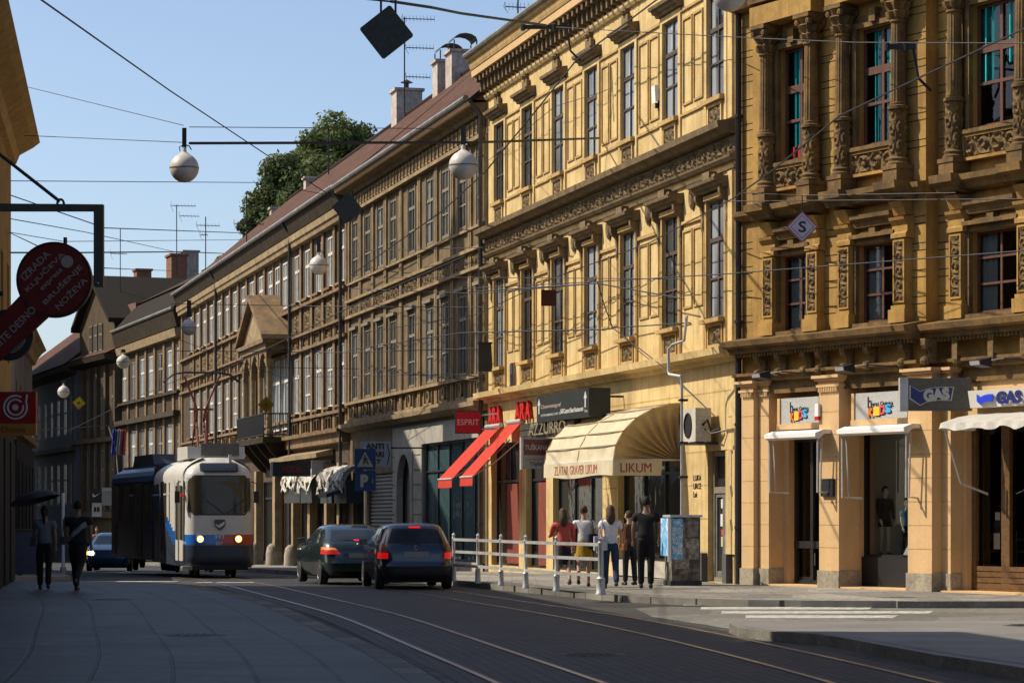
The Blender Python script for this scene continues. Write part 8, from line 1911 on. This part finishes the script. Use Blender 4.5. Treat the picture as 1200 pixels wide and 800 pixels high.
def person(label, loc, rz, H=1.7, shirt=(.5, .5, .5), pants=(.05, .05, .07), sleeve='short', hairc=(.03, .02, .012), hair='short', skirt=None, legs=((20, 5), (-18, 20)), arms=((15, 20), (-15, 25)), skin=(.42, .24, .16), build=1.0, kind='person', group=None, shoes=(.02, .02, .02), lean=3, longtop=0, name='person', headturn=0, parent=None):
    k = H / 1.75; r = empty(name, loc, rz, label, kind, group)
    sm = plain('skin', skin, .6); P = {}
    def rot(v, a): a = R(a); return Vector((v.x, v.y * math.cos(a) - v.z * math.sin(a), v.y * math.sin(a) + v.z * math.cos(a)))   # pitch about x; +a swings down-vector forwards
    hipz = .93 * k; 
    # feet level: drop so that the lower foot touches the ground
    def leg(sd, th, kb):
        h = Vector((sd * .095 * k, 0, 0)); kn = h + rot(Vector((0, 0, -.44 * k)), th); an = kn + rot(Vector((0, 0, -.42 * k)), th - kb); toe_a = 0 if kb < 30 else -35
        heel = an + Vector((0, -.04 * k, -.05 * k)); toe = an + rot(Vector((0, .17 * k, -.05 * k)), toe_a); return h, kn, an, heel, toe
    Ls = [leg(sd, *legs[i]) for i, sd in enumerate((-1, 1))]
    low = min(min(l[2].z - .075 * k, l[4].z - .03 * k) for l in Ls); pz = -low
    pel = Vector((0, 0, pz)); Ls = [[q + pel for q in l] for l in Ls]
    ln = lambda v: rot(v, -lean)
    spine = pel + ln(Vector((0, 0, .20 * k))); chest = pel + ln(Vector((0, 0, .40 * k))); nb = pel + ln(Vector((0, 0, .53 * k))); nt_ = pel + ln(Vector((0, .01, .60 * k))); hc = pel + ln(Vector((0, .025, .70 * k)))
    sw = .19 * k * build; A = []
    for i, sd in enumerate((-1, 1)):
        sh = pel + ln(Vector((sd * sw, 0, .485 * k))); th, eb = arms[i]; ab = 7
        el = sh + Vector((sd * math.sin(R(ab)) * .28 * k, 0, 0)) + rot(Vector((0, 0, -.28 * k)), th); wr = el + rot(Vector((0, 0, -.25 * k)), th + eb); A.append((sh, el, wr, th + eb))
    b = Sk(); B = build
    p0 = b.add(pel, (.11 * k * B, .08 * k * B)); h_ = b.add(spine, (.09 * k * B, .07 * k * B), p0); c_ = b.add(chest, (.10 * k * B, .075 * k * B), h_); n_ = b.add(nb, .058 * k, c_); n2 = b.add(nt_, .05 * k, n_); b.add(hc - Vector((0, 0, .03 * k)), .06 * k, n2)
    for (sh, el, wr, a) in A: i = b.add(sh - Vector((0, 0, .02)), .042 * k * B, c_); j = b.add(el, .038 * k, i); b.add(wr, .025 * k, j)
    for l in Ls: i = b.add(l[0] - Vector((0, 0, .04 * k)), .075 * k * B, p0); j = b.add(l[1], .055 * k, i); m_ = b.add(l[2], .036 * k, j)
    V, Fc, m2 = skin_mesh(b.v, b.r, b.e); mb = MB(); mb.faces(V, Fc)
    # head with face, ears
    tr = R(headturn)
    def hd(x, y, z): x, y = x * math.cos(tr) - y * math.sin(tr), x * math.sin(tr) + y * math.cos(tr); return hc + Vector((x, y, z)) * k
    n1, n3 = 18, 12; hv = []
    for j in range(n3 + 1):
        ph = -PI / 2 + PI * j / n3
        for i in range(n1):
            t = 2 * PI * i / n1; x = .074 * math.cos(ph) * math.cos(t); y = .095 * math.cos(ph) * math.sin(t); z = .118 * math.sin(ph)
            if z < 0: x *= 1 + z * 2.2; y = y * (1 + z * 1.2) + (.01 if y > 0 else 0)
            if y > 0: y *= .92; 
            if abs(x) < .018 and y > 0 and -.045 < z < .01: y += .02
            hv.append(hd(x, y, z))
    fs = [(j * n1 + i, j * n1 + (i + 1) % n1, (j + 1) * n1 + (i + 1) % n1, (j + 1) * n1 + i) for j in range(n3) for i in range(n1)]; mb.faces(hv, fs)
    for sd in (-1, 1): mb.faces([hd(sd * .072, -.01, -.03), hd(sd * .088, -.02, .02), hd(sd * .078, .01, .03), hd(sd * .072, .012, -.02)], [(0, 1, 2, 3)])
    # hands: palm and five bent fingers
    for i, (sh, el, wr, a) in enumerate(A):
        sd = (-1, 1)[i]; d = rot(Vector((0, 0, -1)), a); f_ = rot(Vector((0, 1, 0)), a)
        mb.tube([wr - d * .01 * k, wr + d * .04 * k, wr + d * .09 * k], [.024 * k, .034 * k, .03 * k], 8)
        for q in range(4):
            o_ = f_ * (.028 - .018 * q) * k; l_ = (.07, .08, .075, .06)[q] * k; s0 = wr + d * .085 * k + o_; inn = Vector((-sd, 0, 0))
            mb.tube([s0, s0 + d * l_ * .5 + inn * .008 * k, s0 + d * l_ * .85 + inn * .03 * k], [.0095 * k, .0085 * k, .006 * k], 6)
        s0 = wr + d * .03 * k + f_ * .028 * k; mb.tube([s0, s0 + d * .03 * k + f_ * .025 * k, s0 + d * .065 * k + f_ * .03 * k], [.011 * k, .010 * k, .007 * k], 6)
    body = mb.build('body', sm, r, smooth=True)
    eb_ = MB()
    for sd in (-1, 1): c = hd(sd * .03, .083, .005); eb_.lathe([(0, -.008 * k), (.009 * k, -.003 * k), (.009 * k, .003 * k), (0, .008 * k)], c.x, c.y, 8); 
    for i in range(len(eb_.v)): x, y, z = eb_.v[i]; eb_.v[i] = (x, y, z + hc.z + .005)
    eb_.build('eyes', Mt['dark'], body, fix=False)
    lip = MB().tube([hd(-.02, .082, -.055), hd(0, .09, -.055), hd(.02, .082, -.055)], .004, 5).build('mouth', plain('lips', (.3, .08, .06)), body, fix=False)
    # top
    s = Sk(); e_ = .014 * k; p0 = s.add(pel + Vector((0, 0, (-.03 - longtop) * k)), ((.17 + longtop * .25) * k * B, (.135 + longtop * .2) * k * B)); h0 = s.add(pel.lerp(spine, .6), (.155 * k * B, .125 * k * B), p0); h_ = s.add(spine.lerp(chest, .35), (.15 * k * B, .12 * k * B), h0); c_ = s.add(chest + (nb - chest) * .15, (.165 * k * B, .125 * k * B), h_); s.add(nb - Vector((0, 0, .015 * k)), (.10 * k, .085 * k), c_)
    for (sh, el, wr, a) in A:
        i = s.add(sh - Vector((0, 0, .015 * k)), .078 * k * B, c_)
        if sleeve == 'short': s.add(sh.lerp(el, .62), .066 * k * B, i)
        elif sleeve == 'long': j = s.add(el, .05 * k, i); s.add(wr, .036 * k, j)
    V, Fc, m2 = skin_mesh(s.v, s.r, s.e); MB().faces(V, Fc).build('shirt', cloth_mat('shirt_cloth', shirt, tuple(c * .8 for c in shirt), 6, 0), r, smooth=True)
    pm = cloth_mat('trouser_cloth', pants, tuple(c * .75 for c in pants), 6, 0)
    if skirt:
        mb = MB(); zt = pz + .08 * k; zb = pz - skirt * k; n1 = 20
        mb.lathe([(.14 * k, zt), (.165 * k, pz - .05 * k), ((.17 + skirt * .12) * k, zb), ((.165 + skirt * .12) * k, zb)], 0, 0, n1, fn=lambda r0, t, z: r0 * (1 - .22 * abs(math.sin(t))) * (1 + .03 * math.sin(t * 7))); mb.build('skirt', pm, r, smooth=True)
    else:
        s = Sk(); p0 = s.add(pel + Vector((0, 0, .02 * k)), (.16 * k * B, .125 * k * B)); s.add(pel + Vector((0, 0, .12 * k)), (.145 * k * B, .115 * k * B), p0)
        for l in Ls: i = s.add(l[0] - Vector((0, 0, .08 * k)), .108 * k * B, p0); j = s.add(l[1], .076 * k, i); s.add(l[2] - Vector((0, 0, .01)), .064 * k, j)
        V, Fc, m2 = skin_mesh(s.v, s.r, s.e); MB().faces(V, Fc).build('trousers', pm, r, smooth=True)
    for l in Ls:
        a, t = l[3], l[4]; mb = MB(); mb.tube([a + Vector((0, -.01, .0)), a.lerp(t, .3) + Vector((0, 0, .012 * k)), a.lerp(t, .75), t], [.034 * k, .042 * k, .040 * k, .022 * k], 8); mb.tube([l[2], a + Vector((0, .02, .0))], .036 * k, 8); mb.build('shoe', plain('shoe', shoes, .5), r, smooth=True)
    # hair
    hm = rough_mat('hair', hairc, tuple(c * .6 for c in hairc), 20, .7, .5, 60); mb = MB(); hv = []
    for j in range(n3 + 1):
        ph = -PI / 2 + PI * j / n3
        for i in range(n1 if False else 18):
            t = 2 * PI * i / 18; x = (.094 if hair == 'long' else .086) * math.cos(ph) * math.cos(t); y = .108 * math.cos(ph) * math.sin(t) - .012; z = .122 * math.sin(ph) + .012
            if y > .02 and z < .055: y = .02; x *= .96
            if z < -.02 and hair in ('short', 'bun'): z = -.02 - (abs(z) - .02) * .35; x *= .93
            elif z < 0: z *= 1.15
            w_ = 1 + .05 * noise.noise(Vector((x * 60, y * 60, z * 50))); hv.append(hd(x * w_, y * w_, z))
    mb.faces(hv, [(j * 18 + i, j * 18 + (i + 1) % 18, (j + 1) * 18 + (i + 1) % 18, (j + 1) * 18 + i) for j in range(n3) for i in range(18)])
    if hair == 'long': mb.tube([hd(0, -.06, .03), hd(0, -.085, -.08), hd(0, -.095, -.18), hd(.01, -.09, -.28)], [.08 * k, .10 * k, .098 * k, .05 * k], 12)
    if hair == 'tail': mb.tube([hd(0, -.09, .02), hd(0, -.14, -.03), hd(0, -.12, -.15), hd(0, -.11, -.28)], [.03 * k, .035 * k, .035 * k, .012 * k], 8)
    if hair == 'bun': mb.lathe([(0, -.04), (.03, -.03), (.04, 0), (.03, .03), (0, .04)], *(hd(0, -.11, .05).x, hd(0, -.11, .05).y), 10); 
    if hair == 'bun':
        for i in range(len(mb.v) - 50, len(mb.v)): x, y, z = mb.v[i]; mb.v[i] = (x, y, z * k + hc.z + .05 * k)
    mb.build('hair', hm, r, smooth=True)
    return r, dict(A=A, hc=hc, pel=pel, k=k)
def handbag(label, person_, J, side, col, sz=(.30, .10, .26), drop=.30, cat='handbag', yoff=-.13, strap=True):
    r0 = person_; sh, el, wr, a = J['A'][0 if side < 0 else 1]; k = J['k']; M = Matrix.Translation(r0.location) @ Matrix.Rotation(r0.rotation_euler.z, 4, 'Z')
    c = Vector((sh.x + side * .03, sh.y + yoff, sh.z - drop)); P = M @ c
    r = empty('handbag', P, r0.rotation_euler.z, label, cat); x, y, z = sz
    m_ = rough_mat('bag_leather', col, tuple(q * .7 for q in col), 8, .6)
    MB().prism([(-x / 2, -z * .45), (-x * .4, -z / 2), (x * .4, -z / 2), (x / 2, -z * .45), (x * .42, z / 2), (-x * .42, z / 2)], -y / 2, y / 2, 'x').build('bag', m_, r)
    if strap: MB().tube([(0, -x * .38, z * .45), (-side * .03, -x * .1, drop - .02), (-side * .05, 0, drop + .045), (-side * .03, x * .1, drop - .02), (0, x * .38, z * .45)], .010, 6).build('strap', m_, r, fix=False)
    return r
def gp(px, py, z=.12): x, y = gpt(px, py, z); return (x, y, z)
UP = R(0)
# the group by the shop, walking away
r, J = person('woman in a loose coral-red blouse and dark skirt walking past the shop door', gp(660, 687.5), R(8), 1.62, (.62, .10, .08), (.02, .02, .025), 'long', (.10, .06, .035), 'long', .42, ((14, 5), (-14, 20)), ((25, 60), (5, 15)), longtop=.10, build=1.08, shoes=(.03, .02, .02))
r, J = person('woman in a white T-shirt and mustard skirt with her hair up, second from the left', gp(684, 687), R(-4), 1.68, (.70, .70, .68), (.42, .26, .02), 'short', (.09, .045, .02), 'bun', .30, ((-14, 18), (14, 5)), ((-8, 10), (14, 22)), shoes=(.02, .02, .02))
handbag('black shoulder bag on the woman with the mustard skirt', r, J, 1, (.02, .02, .025), (.20, .17, .32), .42)
r, J = person('woman in a white T-shirt and blue jeans with long brown hair walking away', gp(715.5, 689.5), R(3), 1.68, (.72, .72, .74), (.03, .05, .11), 'short', (.10, .06, .035), 'long', None, ((13, 4), (-13, 20)), ((-16, 25), (14, 24)), shoes=(.03, .03, .04))
handbag('white shoulder bag carried by the woman in blue jeans', r, J, -1, (.62, .60, .62), (.22, .26, .28), .44)
r, J = person('tall man in black clothes beside the poster cabinet', gp(757, 689), R(-5), 1.84, (.012, .012, .014), (.01, .01, .012), 'short', (.01, .008, .006), 'short', None, ((4, 2), (-4, 6)), ((-6, 18), (8, 22)), (.20, .11, .07), 1.12)
r, J = person('half-hidden woman in a brown top standing between the jeans wearer and the man in black', gp(738, 685), R(25), 1.56, (.10, .055, .04), (.02, .018, .016), 'short', (.05, .03, .02), 'short', None, ((4, 2), (-4, 4)), ((8, 70), (20, 40)), headturn=30)
handbag('small orange-brown bag held in front by the half-hidden woman', r, J, -1, (.32, .12, .03), (.16, .08, .14), .46, strap=True)
# two walkers on the left pavement in the shade
Mt['umb'] = plain('umbrella_black', (.015, .018, .02), .7)
r, J = person('woman under a dark umbrella with a shoulder bag walking away on the left pavement', gp(52, 690), R(4), 1.66, (.14, .15, .17), (.012, .012, .015), 'short', (.01, .008, .008), 'tail', None, ((7, 4), (-8, 8)), ((20, 95), (-8, 22)), (.25, .15, .11))
handbag('small bag with a glinting clasp on the woman with the umbrella', r, J, -1, (.03, .03, .03), (.22, .1, .18), .40)
sh, el, wr, a = J['A'][0]; M = Matrix.Translation(r.location) @ Matrix.Rotation(r.rotation_euler.z, 4, 'Z'); hp = M @ (wr + Vector((0, .05, 0)))
u_ = empty('umbrella', hp, R(10), 'dark umbrella tilted left over the woman on the left pavement', 'umbrella')
tip = Vector((.02, -.02, .86)); mb = MB(); n_ = 8; vs = []; rows_ = 6
for j in range(rows_ + 1):
    q = j / rows_
    for i in range(n_ * 4):
        t = 2 * PI * i / (n_ * 4); sc = 1 - .06 * (1 - abs(math.cos(t * n_ / 2))) * q; vs.append((.52 * math.sin(q * 1.35) / math.sin(1.35) * math.cos(t) * sc, .52 * math.sin(q * 1.35) / math.sin(1.35) * math.sin(t) * sc, .26 * math.cos(q * 1.35)))
NN = n_ * 4; mb.faces(vs, [(j * NN + i, j * NN + (i + 1) % NN, (j + 1) * NN + (i + 1) % NN, (j + 1) * NN + i) for j in range(rows_) for i in range(NN)])
cpy = mb.build('canopy', Mt['umb'], u_, loc=(.0, 0, .50), smooth=True, fix=False); cpy.rotation_euler = (R(-6), R(-14), 0)
MB().tube([(0, 0, -.05), (.01, 0, .4), (-.05, .02, .80)], .009, 6).build('shaft', Mt['iron'], u_, fix=False); MB().tube([(0, 0, -.05), (0, 0, -.12), (.03, 0, -.15), (.05, 0, -.12)], .014, 6).build('grip', Mt['trimblk'], u_, fix=False)
r, J = person('broad person in a black top with a pale sash striding away beside the umbrella', gp(91, 691.5), R(-6), 1.80, (.012, .012, .014), (.012, .012, .014), 'short', (.01, .008, .008), 'short', None, ((22, 8), (-20, 34)), ((12, 40), (-14, 22)), (.20, .12, .09), 1.22, longtop=.06)
sash = MB()
k = J['k']; pl_ = J['pel']; pts = [pl_ + Vector((.21 * k, -.02, .46 * k)), pl_ + Vector((.10 * k, -.145 * k, .36 * k)), pl_ + Vector((-.06 * k, -.15 * k, .22 * k)), pl_ + Vector((-.19 * k, -.06, .10 * k))]
for a, b in zip(pts, pts[1:]): sash.face([a, b, b + Vector((0, -.004, -.10 * k)), a + Vector((0, -.004, -.13 * k))])
sash.build('sash', plain('pale_sash', (.17, .17, .17), .8), r, fix=False)
handbag('small dark pouch at the hip of the broad striding person', r, J, -1, (.05, .05, .055), (.2, .1, .16), .44)
# pedestrian far beyond the blue car
person('far person in a pinkish top beyond the blue car', (WP(114, 0, 108).x, 108, g(108)), R(180), 1.70, (.45, .25, .2), (.05, .05, .08), 'short', (.12, .04, .02), 'short', None, ((4, 2), (-4, 4)))
# mannequins in the display window
a2, b2, W1 = DI['disp']
def mann(u, w, label, H, shirt, pants, **k_):
    p = FD.P(u, w, .76); return person(label, p, FD.rz + PI / 1 - PI / 2 - R(0), H, shirt, pants, kind='mannequin', name='mannequin', skin=(.80, .72, .58), **k_)
um = (a2 + b2) / 2
mu = FD.u(1037, W1 - .85); mann(mu, W1 - .85, 'child mannequin in a long dark coat and shorts with a short black wig', 1.42, (.03, .035, .055), (.015, .015, .018), sleeve='long', hairc=(.015, .012, .01), skirt=.2, legs=((3, 2), (-3, 2)), arms=((4, 12), (6, 14)), longtop=.16, lean=0)
mu = FD.u(1062, W1 - .5); mann(mu, W1 - .5, 'bald-looking child mannequin in a bright blue top at the edge of the window', 1.12, (.10, .32, .62), (.015, .015, .018), sleeve='short', hairc=(.55, .48, .38), legs=((3, 2), (-3, 2)), arms=((4, 12), (6, 14)), lean=0)
